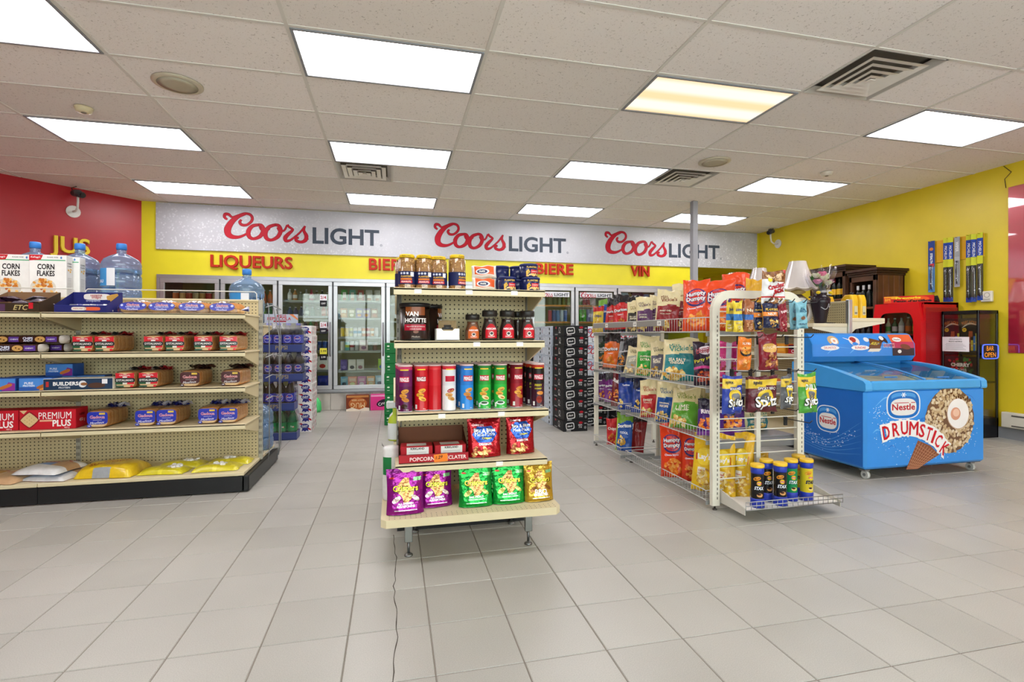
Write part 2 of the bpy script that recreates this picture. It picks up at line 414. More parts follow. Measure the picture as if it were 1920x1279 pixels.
# floor: a grout bed and the tiles laid on it
YF, XL = -3.2, -6.2
fl = MB(); fl.box(XL, YF, -.06, XR + .3, 10.2, -.003, '#837c72')
floor = struct(fl.build('floor', 'grout'))
TP = .3048
tl = MB(); h = TP / 2 - .0022; b = .002
tl.add([(-h, -h, -.003), (h, -h, -.003), (h, h, -.003), (-h, h, -.003), (-h + b, -h + b, 0), (h - b, -h + b, 0), (h - b, h - b, 0), (-h + b, h - b, 0)],
       [(4, 5, 6, 7), (0, 1, 5, 4), (1, 2, 6, 5), (2, 3, 7, 6), (3, 0, 4, 7)], '#b8b2aa')
tile_me = tl.mesh('tile'); tile_me.materials.append(M['floor_tile'])
spots = []
for i in range(-19, 24):
    for j in range(-17, 26):
        x, y = -.472 + (i + .5) * TP, 2.006 + (j + .5) * TP
        if x < XL or x > XR + .2 or y < YF or y > 9.9: continue
        if x < -3.3 and y > 8.0 - (-3.36 - x) + .25: continue
        xr, yf = x * _c - y * _s, x * _s + y * _c
        vis = yf > .9 and abs(xr) < yf * 1.06
        spots.append((yf if vis else 99 + yf, x, y))
spots.sort()
for k, (_, x, y) in enumerate(spots[:296]):
    put('tile', tile_me, None, floor, (x, y, 0))
rest = MB()
for _, x, y in spots[296:]:
    rest.add([(p.co.x + x, p.co.y + y, p.co.z) for p in tile_me.vertices], [(4, 5, 6, 7), (0, 1, 5, 4), (1, 2, 6, 5), (2, 3, 7, 6), (3, 0, 4, 7)], '#b8b2aa')
rest.build('tile_field', 'floor_tile', floor)['kind'] = 'stuff'
cr = MB(); pts = []
for k in range(34):
    pts.append((.008 + .006 * math.sin(k * .55) + R.uniform(-.005, .005), 1.3 + k * .05))
cr.stroke(pts, [.0028 + .0016 * (k % 3 == 0) for k in range(34)], '#4c463e', topface(0), e=.0006, sub=2)
cr.build('crack', 'matte', floor)['label'] = 'dark hairline crack running through the tiles'

# walls
def wallbox(name, boxes, m):
    w = MB()
    for q in boxes: w.box(*q, '#fff')
    return struct(w.build(name, m))
wallbox('wall_back', [(-3.5, YB, 1.975, 5.27, YB + .12, CEIL + .1), (-3.5, YB, 0, -3.215, YB + .12, 1.975), (5.27, YB, 2.36, XR + .1, YB + .12, CEIL + .1), (-3.3, YB + .9, 0, 5.27, YB + 1.0, 2.2)], 'wall_yellow')
wallbox('wall_alcove', [(5.15, 9.75, 0, XR + .1, 9.85, 2.6), (5.15, YB + .12, 0, 5.27, 9.75, 2.36), (5.15, YB + .12, 2.36, XR + .1, 9.85, 2.46)], 'wall_yellow')
wallbox('wall_right', [(XR, YF, 0, XR + .12, 9.85, CEIL + .1)], 'wall_gold')
w = MB(); n = Vector((-1, 1, 0)).normalized() * .12; a, b = Vector((-3.36, 8.08, 0)), Vector((-6.2, 5.24, 0))
vs = [a, b, b + n, a + n]; w.add([tuple(p) for p in vs] + [(p.x, p.y, CEIL + .1) for p in vs], [(0, 1, 5, 4), (1, 2, 6, 5), (2, 3, 7, 6), (3, 0, 4, 7), (4, 5, 6, 7), (3, 2, 1, 0)], '#fff')
struct(w.build('wall_left', 'wall_red'))
wallbox('wall_side', [(-6.32, YF, 0, -6.2, 5.3, CEIL + .1)], 'wall_red')
wallbox('wall_front', [(-6.3, YF - .12, 0, XR + .1, YF, .7), (-6.3, YF - .12, 2.65, XR + .1, YF, CEIL + .1), (-6.3, YF - .12, .7, -3.2, YF, 2.65), (5.9, YF - .12, .7, XR + .1, YF, 2.65)], 'wall_white')
wn = MB()
for x in (-3.2, -1.0, 1.3, 3.6, 5.85): wn.box(x, YF - .10, .7, x + .06, YF - .02, 2.65, '#8d9092')
wn.box(-3.2, YF - .10, .7, 5.9, YF - .02, .76, '#8d9092'); wn.box(-3.2, YF - .10, 2.59, 5.9, YF - .02, 2.65, '#8d9092')
win = struct(wn.build('window_1', 'steel'))
for x in (-3.14, -.94, 1.36, 3.66):
    g = MB(); g.box(x, YF - .065, .76, x + 2.2, YF - .055, 2.59, '#fff'); g.build('pane', 'door_glass', win)

# ceiling: slab above, lay-in tiles, runners
cs = MB(); cs.box(XL - .2, YF - .2, CEIL + .09, XR + .2, 10.0, CEIL + .15, '#d8d4cc')
ceil = struct(cs.build('ceiling', 'tbar'))
def tile_mesh(w, d):
    t = MB(); a, c = w / 2 - .004, d / 2 - .004; t.box(-a, -c, .004, a, c, .02, '#ddd8cf', .003)
    me = t.mesh('ceiling_tile'); me.materials.append(M['ceiling_tile']); return me
T42, T22 = tile_mesh(CW, CH), tile_mesh(CH, CH)
LIGHTS = {(c, r) for c in (-2, 0, 2, 4) for r in (0, 3, 6, -3)}
VENTS = {(3, -1), (0, 4), (3, 3)}
for c in range(-5, 6):
    for r in range(-11, 8):
        x, y = X0 + c * CW, Y0 + r * CH
        if (c, r) in LIGHTS: continue
        if y + CH > YB + .3 or x > XR or x + CW < XL - .3: continue
        if x + CW < -3.4 and y > 8.08 + (x + CW + 3.36) + .3: continue
        if (c, r) in VENTS: put('ceiling_tile', T22, None, ceil, (x + CH * 1.5, y + CH / 2, CEIL))
        else: put('ceiling_tile', T42, None, ceil, (x + CW / 2, y + CH / 2, CEIL))
for c in range(-4, 7):
    q = MB(); x = X0 + c * CW; q.box(x - .012, YF, CEIL - .002, x + .012, YB if x > -3.4 else 8.0 + (x + 3.36), CEIL + .03, '#c9c5bd'); q.build('grid_runner', 'tbar', ceil)
for r in range(-10, 9):
    y = Y0 + r * CH
    if y > YB: continue
    x0 = XL if y < 5.3 else -3.36 - (8.05 - y)
    q = MB(); q.box(x0, y - .012, CEIL - .001, XR, y + .012, CEIL + .028, '#c9c5bd'); q.build('grid_tee', 'tbar', ceil)
for (c, r) in VENTS:
    x = X0 + c * CW + CH; q = MB(); q.box(x - .012, Y0 + r * CH, CEIL - .001, x + .012, Y0 + r * CH + CH, CEIL + .028, '#c9c5bd'); q.build('grid_tee', 'tbar', ceil)
# light fixtures
RN = {0: 'row nearest the camera', 3: 'middle row', 6: 'row nearest the long sign', -3: 'row above the shop front'}
CN = {-2: 'beside the red wall', 0: 'over the centre shelf', 2: 'over the snack rack', 4: 'beside the yellow wall'}
proto = None
for (c, r) in sorted(LIGHTS):
    lab = 'white fluorescent ceiling panel %s, %s' % (CN[c], RN[r])
    loc = (X0 + (c + .5) * CW, Y0 + (r + .5) * CH, CEIL)
    warm = (c, r) == (2, 0)
    if warm: lab = 'warm yellow ceiling light panel with dim tubes over the snack rack'
    if proto is None or warm:
        t = thing('ceiling_light', lab, 'ceiling light', loc, group='ceiling light panels')
        f = MB(); a, d = CW / 2 - .013, CH / 2 - .013
        for q in ((-a, -d, a, -d + .018), (-a, d - .018, a, d), (-a, -d + .018, -a + .018, d - .018), (a - .018, -d + .018, a, d - .018)): f.box(q[0], q[1], -.008, q[2], q[3], .03, '#8e9196')
        f.build('frame', 'paint', t)
        g = MB(); g.box(-a + .018, -d + .018, .0, a - .018, d - .018, .012, '#fff')
        g.build('diffuser', 'warm_diffuser' if warm else 'diffuser', t)
        if not warm: proto = t
    else: dup(proto, loc, None, lab)
for (c, r), lab in {(3, -1): 'square white ceiling air diffuser nearest the camera', (0, 4): 'square ceiling air diffuser behind the middle centre light', (3, 3): 'square ceiling air diffuser beside the round beige speaker'}.items():
    t = thing('ceiling_vent', lab, 'vent', (X0 + c * CW + CH / 2, Y0 + (r + .5) * CH, CEIL), group='ceiling air diffusers')
    d = MB(); d.box(-.29, -.29, .05, .29, .29, .08, '#7a766f'); d.build('backing', 'matte', t)
    f = MB()
    def cone(m, r0, z0, r1, z1, col):
        m.add([(-r0, -r0, z0), (r0, -r0, z0), (r0, r0, z0), (-r0, r0, z0), (-r1, -r1, z1), (r1, -r1, z1), (r1, r1, z1), (-r1, r1, z1)],
              [(0, 1, 5, 4), (1, 2, 6, 5), (2, 3, 7, 6), (3, 0, 4, 7)], col)
    cone(f, .293, -.004, .25, .03, '#b9b4ab'); cone(f, .297, -.006, .293, -.004, '#b9b4ab'); f.build('frame', 'plastic', t)
    for r0, z0 in ((.236, -.012), (.178, -.019), (.120, -.026), (.066, -.031)):
        q = MB(); cone(q, r0, z0, r0 - .042, z0 + .008, '#ece8e0'); cone(q, r0, z0 + .002, r0 - .042, z0 + .010, '#d8d4cc'); cone(q, r0 - .042, z0 + .008, r0 - .052, z0 + .03, '#c9c4bb'); q.build('louver', 'plastic', t)
    q = MB(); q.box(-.022, -.022, -.034, .022, .022, -.028, '#ece8e0'); q.build('centre_plate', 'plastic', t)
for x, y, rr, lab in ((-1.553, 4.21, .165, 'round beige ceiling speaker beside the smoke detector and red wall'), (3.35, 4.80, .165, 'round beige ceiling speaker next to the air diffuser over the rack')):
    t = thing('ceiling_speaker', lab, 'speaker', (x, y, CEIL), group='ceiling speakers')
    q = MB(); q.lathe([(rr - .034, -.0135), (rr - .02, -.013), (rr, -.006), (rr, 0)], 36, '#c4bca6'); q.build('bezel', 'plastic', t)
    q = MB(); q.lathe([(.005, -.0165), (.08, -.016), (rr - .034, -.0135)], 36, '#b8b09a'); q.build('grille', 'matte', t)
for x, y, lab in ((-2.465, 4.83, 'small cream smoke detector on the ceiling near the red wall'), (4.815, 4.82, 'small white sprinkler head on the ceiling near the yellow wall')):
    t = thing('smoke_detector' if x < 0 else 'sprinkler', lab, 'detector' if x < 0 else 'sprinkler', (x, y, CEIL))
    q = MB(); q.lathe([(.03, -.042), (.052, -.036), (.062, -.012), (.066, 0)], 24, '#d9cda8' if x < 0 else '#d5d0c4'); q.build('housing', 'plastic', t)
    q = MB(); q.lathe([(.012, -.048), (.02, -.044), (.02, -.036)], 12, '#7b7466'); q.build('sensor', 'plastic', t)

# pole
pole = MB(); pole.box(4.035, 6.26, 0, 4.115, 6.34, CEIL, '#9a9ca2', .006)
tag(pole.build('steel_post', 'paint'), 'grey square steel post rising to the ceiling behind the snack rack', 'post')

# red gloss panel, baseboard heater on the right wall
pn = MB(); pn.box(XR - .012, YF + .3, .936, XR - .001, 4.15, 2.74, '#b01230', .004)
tag(pn.build('wall_panel', 'mirror_red'), 'large glossy red panel mounted on the yellow wall', 'panel')
t = thing('baseboard_heater', 'long white baseboard heater low on the yellow wall', 'heater', (XR, 4.18, .13))
q = MB(); q.box(-.07, -4, 0, 0, 0, .165, '#d8d3c4', .008); q.build('casing', 'paint', t)
q = MB(); q.box(-.074, -3.9, .125, -.069, -.1, .14, '#55514a'); q.box(-.074, -3.9, .018, -.069, -.1, .03, '#55514a'); q.build('grille_slot', 'matte', t)
q = MB(); q.box(XR - .012, YF, 0, XR, 6.2, .12, '#8f9094'); struct(q.build('baseboard_right', 'paint'))
# ---------------------------------------------------------------- long beer sign over the coolers
def script_coors(mb, col, m, sc, e=.001, edge=None):
    """brush lettering of the beer sign; local units: 525 wide, 180 high"""
    S = lambda pts: [((a - 722) * sc, (195 - b) * sc) for a, b in pts]
    strokes = [
        ([(480, 154), (463, 138), (467, 119), (488, 119), (510, 136), (545, 122), (585, 108), (618, 113), (632, 135), (625, 160), (598, 183), (568, 184), (555, 166), (566, 150)], [8, 15, 17, 15, 10, 9, 13, 14, 14, 14, 13, 15, 15, 9]),
        ([(592, 109), (545, 130), (505, 170), (482, 215), (486, 250), (512, 267), (552, 266), (592, 246), (616, 222)], [12, 22, 32, 40, 36, 24, 15, 10, 8]),
        ([(672, 179), (632, 190), (608, 226), (614, 262), (642, 274), (682, 254), (700, 214), (690, 184), (668, 179)], [14, 20, 26, 22, 15, 21, 24, 19, 14]),
        ([(676, 190), (690, 214), (722, 214), (740, 200)], [8, 8, 8, 8]),
        ([(778, 173), (737, 190), (713, 228), (720, 267), (750, 278), (790, 255), (808, 214), (798, 181), (774, 173)], [14, 20, 26, 22, 15, 21, 24, 19, 14]),
        ([(788, 190), (800, 214), (830, 210), (850, 172)], [8, 8, 9, 9]),
        ([(852, 168), (862, 184), (880, 196), (884, 206), (858, 232), (838, 258), (842, 279), (866, 276), (890, 258)], [8, 12, 12, 12, 20, 24, 18, 12, 9]),
        ([(890, 258), (930, 220), (964, 174)], [9, 9, 9]),
        ([(964, 172), (956, 204), (972, 240), (966, 270), (938, 284), (910, 276), (906, 260), (924, 254)], [8, 14, 22, 22, 15, 17, 16, 9]),
        ([(966, 268), (986, 258)], [9, 7])]
    if edge:
        for p, w in strokes: mb.stroke(S(p), [q * sc + 5 * sc for q in w], edge, m, e * .6)
    for k, (p, w) in enumerate(strokes): mb.stroke(S(p), [q * sc for q in w], col, m, e + k * .00004)
BX = 1.62                                             # sign centre
sg = thing('beer_sign', 'long silver frosted beer banner with three red script logos', 'sign', (BX, YB - .03, 2.66))
q = MB(); q.box(-3.225 - BX, 0, -.33, 6.47 - BX, .028, .325, '#bbb', .003); q.build('panel', 'banner', sg)
for x0, x1, l0, l1, zc in ((420, 578, 586, 711, 0), (815, 948, 954, 1061, 0), (1135, 1250, 1254, 1349, 0)):
    a, b = on_y(x0, 430, YB - .03), on_y(x1, 430, YB - .03); c, d = on_y(l0, 440, YB - .03), on_y(l1, 440, YB - .03)
    sc = (b.x - a.x) / 525
    q = MB(); m = front(0, (a.x + b.x) / 2 - BX, .035); script_coors(q, '#b40c26', m, sc, .002, '#7a1422'); q.build('logo', 'paint', sg)
    q = MB(); m = front(0, (c.x + d.x) / 2 - BX, .035 - 40 * sc)
    q.text('LIGHT', '#3d4653', m, w=d.x - c.x, h=115 * sc, bold=.028, e=.002, res=4)
    rx = (d.x - c.x) / 2 + .03; q.ell('#4a525e', m, rx, -.11, .018, .018); q.ell('#b7bac1', m, rx, -.11, .014, .014, e=.0012); q.text('R', '#4a525e', m, rx, -.11, h=.016, e=.0016); q.build('lettering', 'paint', sg)

def letters(word, label, m, h, col, depth=.035, bold=.02, gap=1.12, w=None):
    """a word of separate raised letters; m: map on the wall"""
    _, _, X0_, X1_, _, _ = glyphs(word, bold)
    k = (w / (X1_ - X0_)) if w else h / .72
    o = m(0, 0, 0); ex = m(1, 0, 0) - o; ez = m(0, 1, 0) - o; en = m(0, 0, 1) - o
    t = thing('wall_lettering', label, 'lettering', o)
    for i, ch in enumerate(word):
        _, _, a0, a1, b0, b1 = glyphs(ch, bold)
        pre = glyphs(word[:i + 1], bold)[3]
        cu = bpy.data.curves.new('t', 'FONT'); cu.body = ch; cu.resolution_u = 3; cu.offset = bold - .008; cu.extrude = depth / 2 / k; cu.bevel_depth = .008; cu.bevel_resolution = 0
        ob = bpy.data.objects.new('t', cu); me0 = ob.to_mesh()
        q = MB()
        vs = []
        for v in me0.vertices:
            x = (v.co.x - a1 + pre - (X0_ + X1_) / 2) * k; z = (v.co.y) * (h / .72); e = v.co.z * k + depth / 2 + .006
            vs.append(ex * x + ez * z + en * e)
        me0.calc_loop_triangles(); q.add(vs, [tuple(t_.vertices) for t_ in me0.loop_triangles], col)
        ob.to_mesh_clear(); bpy.data.objects.remove(ob)
        q.build('letter', 'paint', t)
a, b = on_y(396, 490, YB), on_y(549, 490, YB); letters('LIQUEURS', 'raised red word LIQUEURS on the yellow wall', front(YB, (a.x + b.x) / 2, 2.105), .175, '#b82a16', w=b.x - a.x)
a, b = on_y(692, 490, YB), on_y(766, 490, YB); letters('BIERE', 'raised red word BIERE partly behind the peanut jars', front(YB, (a.x + b.x) / 2, 2.125), .175, '#b82a16', w=b.x - a.x)
a, b = on_y(1004, 505, YB), on_y(1074, 505, YB); letters('BIERE', 'raised red word BIERE beside the stacked nut cans', front(YB, (a.x + b.x) / 2, 2.135), .175, '#b82a16', w=b.x - a.x)
a, b = on_y(1182, 510, YB), on_y(1216, 510, YB); letters('VIN', 'raised red word VIN above the right cooler doors', front(YB, (a.x + b.x) / 2, 2.145), .175, '#b82a16', w=b.x - a.x)
def on_diag(u, v):
    d = ray(u, v); t = -11.44 / (d[0] - d[1]); return Vector((d[0] * t, d[1] * t, CAM_H + d[2] * t))
a, b, z0 = on_diag(92, 465), on_diag(167, 465), on_diag(125, 474)
letters('JUS', 'raised yellow word JUS on the red wall', flat(((a + b) / 2 * 1).to_tuple()[:2] + (z0.z,), (1, 1, 0), (0, 0, 1), (1, -1, 0)), .20, '#e6c93c', w=(b - a).xy.length)

# security cameras
def cctv(label, o, out, side, loc):
    t = thing('security_camera', label, 'camera', loc)
    o, out, side = Vector((0, 0, 0)), Vector(out).normalized(), Vector(side).normalized()
    q = MB(); p = [o + out * (.012 * k) for k in (0, 1)]; q.tube(p, .075, '#d9d7d2', 18); q.build('wall_plate', 'plastic', t)
    q = MB(); q.tube([o + out * .01, o + out * .09, o + out * .14 + Vector((0, 0, .03)), o + out * .155 + Vector((0, 0, .10)), o + out * .155 + Vector((0, 0, .20))], .013, '#d9d7d2', 8); q.build('arm', 'plastic', t)
    q = MB(); c = o + out * .155 + Vector((0, 0, .2)); d = (out + side * .5 + Vector((0, 0, -.35))).normalized()
    q.tube([c - d * .08, c + d * .08], .038, '#3a3a3c', 12); q.tube([c + d * .08, c + d * .1], .03, '#151517', 12); q.box(c.x - .03, c.y - .03, c.z - .02, c.x + .03, c.y + .03, c.z + .05, '#4a4a4c', .006); q.build('camera_body', 'plastic', t)
    q = MB(); q.tube([c - d * .08, c - d * .12 + Vector((0, 0, .06)), c - out * .05 + Vector((0, 0, .10)), c - out * .13 + Vector((0, 0, .16))], .006, '#222', 6); q.build('cable', 'rubber', t)
p = on_diag(137, 397); cctv('white bracketed security camera high on the red wall', 0, (1, -1, 0), (1, 0, 0), p)
cctv('security camera on the yellow wall beside the end of the banner', 0, (-1, 0, 0), (0, -1, 0), (XR, 7.55, 2.72))

# ---------------------------------------------------------------- walk-in cooler with eleven glass doors
NX, DX0, DP = 11, -3.17, .7655
ck = thing('display_cooler', 'long silver walk-in cooler with eleven glass doors along the back wall', 'cooler', (0, YB, 0))
q = MB()
q.box(-3.215, -.035, 1.925, 5.27, .05, 1.98, '#b9bcc0', .004); q.box(-3.215, -.035, .275, 5.27, .05, .315, '#a9acb0', .004); q.box(-3.215, -.035, .315, -3.175, .05, 1.925, '#b9bcc0', .004)
for i in range(NX + 1):
    x = DX0 + i * DP - .008; q.box(x - .016, 0, .31, x + .016, .05, 1.93, '#4b4d4f')
q.build('front_frame', 'steel', ck)
q = MB(); q.box(-3.2, .06, .24, 5.26, .85, .30, '#6d6f66'); q.box(-3.2, .06, 1.96, 5.26, .85, 2.0, '#8a8c84'); q.box(-3.2, .80, .3, 5.26, .85, 1.96, '#85834e'); q.box(-3.22, .06, .3, -3.19, .85, 1.96, '#6d6f66'); q.box(5.25, .06, .3, 5.28, .85, 1.96, '#6d6f66'); q.build('cabinet', 'paint', ck)
q = MB(); x = DX0; q.box(0, 0, 0, DP - .02, .04, .06, '#c3c5c8', .004); q.box(0, 0, 1.55, DP - .02, .04, 1.61, '#c3c5c8', .004); q.box(0, 0, .06, .056, .04, 1.55, '#c3c5c8', .004); q.box(DP - .076, 0, .06, DP - .02, .04, 1.55, '#c3c5c8', .004)
door_me = q.mesh('door'); door_me.materials.append(M['steel'])
q = MB(); q.box(.055, .012, .058, DP - .075, .02, 1.552, '#fff'); pane_me = q.mesh('pane'); pane_me.materials.append(M['door_glass'])
q = MB(); q.tube([(DP - .047, -.002, .5), (DP - .047, -.045, .53), (DP - .047, -.045, .97), (DP - .047, -.002, 1.0)], .011, '#8c8e92', 8); handle_me = q.mesh('handle'); handle_me.materials.append(M['steel'])
q = MB(); q.box(-.011, .055, .35, .011, .072, 1.9, '#fff'); tube_me = q.mesh('light_tube'); tube_me.materials.append(M['cooler_tube'])
for i in range(NX):
    d = put('door', door_me, None, ck, (DX0 + i * DP, -.042, .315)); put('pane', pane_me, None, d); put('handle', handle_me, None, d)
    put('light_tube', tube_me, None, ck, (DX0 + i * DP - .008, 0, 0))
    if i in (7, 8):
        q = MB(); m = front(.0115, DP / 2 - .01, 1.49); q.rect('#d9dbde', m, -.29, -.045, .29, .04, e=.0005); script_coors(q, '#b0182c', front(.011, DP / 2 - .15, 1.49), .27 / 525, .001); q.text('LIGHT', '#3a4048', m, .15, -.008, w=.25, h=.05, bold=.03); q.build('door_decal', 'paint', d)
    if i == 2:
        for k, (zz, c1) in enumerate(((1.33, '#1c1c22'), (.92, '#20202a'), (.53, '#17171c'))):
            q = MB(); m = front(.0115, DP - .145, zz); q.rect(c1, m, -.05, -.09, .05, .09, e=.0005); q.rect('#e7e24a' if k == 2 else '#e8e8ee', m, -.05, .0, .05, .09, e=.001); q.text('3.99' if k == 2 else '2/4', '#1c1c22' if k == 2 else '#b02a3a', m, 0, .045, w=.08, e=.0015); q.text('OFF' if k < 2 else '3.99', '#f2f2f2', m, 0, -.045, w=.06, e=.0015); q.build('price_sticker', 'paint', d)
SHELVES = {0: [1.60, 1.36], 1: [1.60, 1.36, 1.10], 2: [1.653, 1.42, 1.19, .89, .60, .335], 3: [1.66, 1.395, 1.10, .885, .585, .335], 4: [1.62, 1.35, 1.1, .85, .6, .335], 7: [1.637, 1.357, 1.1], 8: [1.637, 1.357, 1.1], 9: [1.45, 1.2], 10: [1.45]}
for i, zs in SHELVES.items():
    for z in zs:
        if z < .34: continue
        col = '#c98a4c' if i in (7, 8) else '#9a9c9a'
        q = MB(); x = DX0 + i * DP + .03; q.box(x, .09, z - .03, x + DP - .08, .105, z, col, .002)
        for k in range(7): q.box(x, .13 + k * .09, z - .008, x + DP - .08, .14 + k * .09, z - .002, '#a9abaa')
        q.build('wire_shelf', 'steel', ck)
bt = struct(MB().box(-3.3, YB - .01, .255, 5.27, YB + .1, .29, '#8f9195', .003).build('trim_1', 'steel'))
bs = struct(MB().box(-3.4, YB + .012, 0, 5.27, YB + .05, .26, '#8b877e').build('baseboard_back', 'grout'))
for k in range(14):
    x = -3.36 + k * .61; MB().box(x, YB, .002, x + .606, YB + .013, .254, '#bbb6ad', .002).build('tile', 'marble', bs)

# products: each can, bottle, carton and pouch is one object
_pc = {}
def can(col, h=.15, r=.032, band=None):
    k = ('can', col, h, r, band)
    if k not in _pc:
        q = MB(); q.lathe([(r * .8, 0), (r, .008), (r, h * .35), (r, h * .62), (r, h - .014), (r * .82, h), (r * .80, h - .003)], 14, ['#b9bcc0', col, band or col, col, '#b9bcc0', '#b9bcc0']); me = q.mesh('can'); me.materials.append(M['gloss']); _pc[k] = me
    return _pc[k]
def bottle(col, h=.25, r=.034, lab=None, cap='#d8d8d8', glass=True):
    k = ('bot', col, h, r, lab, cap)
    if k not in _pc:
        q = MB(); q.lathe([(r * .9, 0), (r, .008), (r, h * .18), (r, h * .48), (r, h * .58), (r * .42, h * .76), (r * .38, h * .92), (r * .42, h * .92), (r * .42, h)], 14, [col, col, lab or col, col, col, col, cap, cap]); me = q.mesh('bottle'); me.materials.append(M['gloss']); _pc[k] = me
    return _pc[k]
def carton(col, w=.12, h=.16, d=.07, c2=None, c3=None, txt=None):
    k = ('car', col, w, h, d, c2, c3, txt)
    if k not in _pc:
        q = MB(); q.box(-w / 2, -d / 2, 0, w / 2, d / 2, h, col, .004); m = front(-d / 2)
        q.rect(c2 or '#e8e4da', m, -w * .36, h * .5, w * .36, h * .82); q.ell(c3 or '#e7a23a', m, 0, h * .28, w * .3, h * .16, e=.001)
        if txt: q.text(txt, '#2a2a30', m, 0, h * .66, w=w * .6, e=.0012)
        me = q.mesh('carton'); me.materials.append(M['card']); _pc[k] = me
    return _pc[k]
def pouch(col, w=.125, h=.16, c2='#e9e6dc'):
    k = ('pou', col, w, h, c2)
    if k not in _pc:
        q = MB()
        def f(sg):
            return lambda u, v: ((u - .5) * w * (1 - .25 * v), sg * .035 * (1 - v) ** .6 * (1 - (2 * u - 1) ** 4), h * v)
        q.grid(f(-1), 8, 8, lambda u, v: c2 if (abs(u - .5) < .3 and .3 < v < .75) else ('#b8763a' if abs(u - .5) < .3 and v < .3 else col)); q.grid(f(1), 4, 4, col)
        me = q.mesh('pouch'); me.materials.append(M['gloss']); _pc[k] = me
    return _pc[k]
def jug(col, h=.21, w=.10):
    k = ('jug', col, h, w)
    if k not in _pc:
        q = MB(); q.lathe([(w * .48, 0), (w * .5, .01), (w * .5, h * .6), (w * .3, h * .82), (w * .16, h * .9), (w * .16, h)], 12, [col, col, col, col, '#4a78c0']); me = q.mesh('jug'); me.materials.append(M['gloss']); _pc[k] = me
    return _pc[k]
LV = ['top', 'second', 'third', 'fourth', 'fifth', 'bottom']
DN = {0: 'first', 1: 'second', 2: 'third', 3: 'fourth', 4: 'fifth', 7: 'eighth', 8: 'ninth', 9: 'tenth', 10: 'eleventh'}
def stock(door, lev, items, y=.19):
    """items: (mesh, name, description, width); laid along the shelf from the door's hinge side"""
    z = SHELVES[door][lev]; x = DX0 + door * DP + .075
    for k, (me, nm, desc, wd) in enumerate(items):
        if me is not None:
            o = put(nm, me, None, None, (x + wd / 2, YB + y + R.uniform(-.01, .01), z + .0015), R.uniform(-.1, .1))
            lv = LV[lev] if z > .34 else 'bottom'
            tag(o, '%s, %s along the %s shelf behind the %s cooler door' % (desc, ORD[k], lv, DN[door]), {'can': 'can', 'bottle': 'bottle', 'carton': 'carton', 'pouch': 'pouch', 'jug': 'jug'}[nm], 'products on the %s shelf of the %s cooler door' % (lv, DN[door]))
        x += wd
C = lambda c, d, h=.15, r=.032, b=None: (can(c, h, r, b), 'can', d + ' can', r * 2 + .005)
B = lambda c, d, h=.25, r=.034, lab=None, cap='#d8d8d8': (bottle(c, h, r, lab, cap), 'bottle', d + ' bottle', r * 2 + .012)
K_ = lambda c, d, w=.12, h=.16, c2=None, c3=None, t=None: (carton(c, w, h, .08, c2, c3, t), 'carton', d + ' carton', w + .012)
P = lambda c, d, w=.125, h=.17: (pouch(c, w, h), 'pouch', d + ' pouch', w + .005)
GAP = lambda w: (None, '', '', w)
stock(0, 0, [C(c, n, .15, .04) for c, n in (('#c8682c', 'orange'), ('#d0a060', 'tan'), ('#b04a2c', 'rust'), ('#c9b48a', 'cream'), ('#d0a060', 'tan'), ('#b0302a', 'red'), ('#c9b48a', 'cream'), ('#c8682c', 'orange'))])
stock(0, 1, [C(c, n, .15, .04) for c, n in (('#c04038', 'red'), ('#6a3848', 'plum'), ('#b8b0a0', 'grey'), ('#58688c', 'slate'), ('#b8b0a0', 'grey'), ('#c04038', 'red'), ('#6a3848', 'plum'))])
stock(1, 0, [B('#8a4a26', 'brown', .2), B('#8a4a26', 'brown', .2), GAP(.25), B('#b45a2a', 'amber', .2), B('#c9702e', 'orange', .2), B('#b45a2a', 'amber', .2)])
stock(1, 1, [B('#4a6a2a', 'green', .22), B('#37651f', 'green', .22), GAP(.25), B('#6f8f3a', 'olive', .22), B('#37651f', 'green', .22), B('#6f8f3a', 'olive', .22)])
stock(1, 2, [B('#2f4f2a', 'dark green', .22), GAP(.3), B('#55752f', 'green', .22), B('#2f4f2a', 'dark green', .22), B('#55752f', 'green', .22)])
stock(2, 0, [B('#cfd2ce', 'clear', .17, .032, '#f4f4f4', '#e8e8e8'), B('#c98c4c', 'amber', .17, .032, '#f2f2f2', '#e8e8e8'), B('#8f9a86', 'grey', .13), B('#bfc3ba', 'clear', .17, .032, '#9aa38e'), B('#b3263a', 'red labelled', .17, .032, '#f6f6f6', '#b3263a'), B('#6b5a20', 'olive', .15), B('#34361f', 'black', .16, .03, '#e6e6e0'), B('#6e7a4a', 'green', .13)])
stock(2, 1, [B('#50566e', 'slate', .13), B('#4c4660', 'plum', .13), B('#565c74', 'slate', .14), B('#8fa290', 'pale green', .16, .034, '#c6d4c6', '#6fb050'), B('#708870', 'grey green', .14), B('#6a6c40', 'olive', .12), B('#c05a34', 'orange', .17, .034, '#dca08a'), B('#c4603a', 'orange', .17, .034, '#e8b8a2')])
stock(2, 2, [GAP(.14), B('#3f5a4a', 'green', .17, .032, '#6f8a74', '#2f8f4f'), B('#4a4058', 'plum', .16), B('#2f7a4a', 'green', .17, .034, '#9fc8a8', '#d0e8d0'), B('#7a4a4a', 'wine', .16, .034, '#c8a8a8', '#d8d0d0'), B('#8a3a4a', 'red', .15), B('#6a3050', 'purple', .14, .03, '#e0d0d8')])
stock(2, 3, [GAP(.27), K_('#e4e4e4', 'white', .15, .12, '#d4d4d8', '#888890'), C('#27407a', 'navy', .15), C('#2c4c90', 'blue', .15), C('#27407a', 'navy', .15)])
stock(2, 4, [GAP(.27), K_('#e0e0dc', 'white handled', .15, .20, '#e8e8e8', '#b0302a'), K_('#e4e2de', 'white red crested', .15, .20, '#ececec', '#b0302a')])
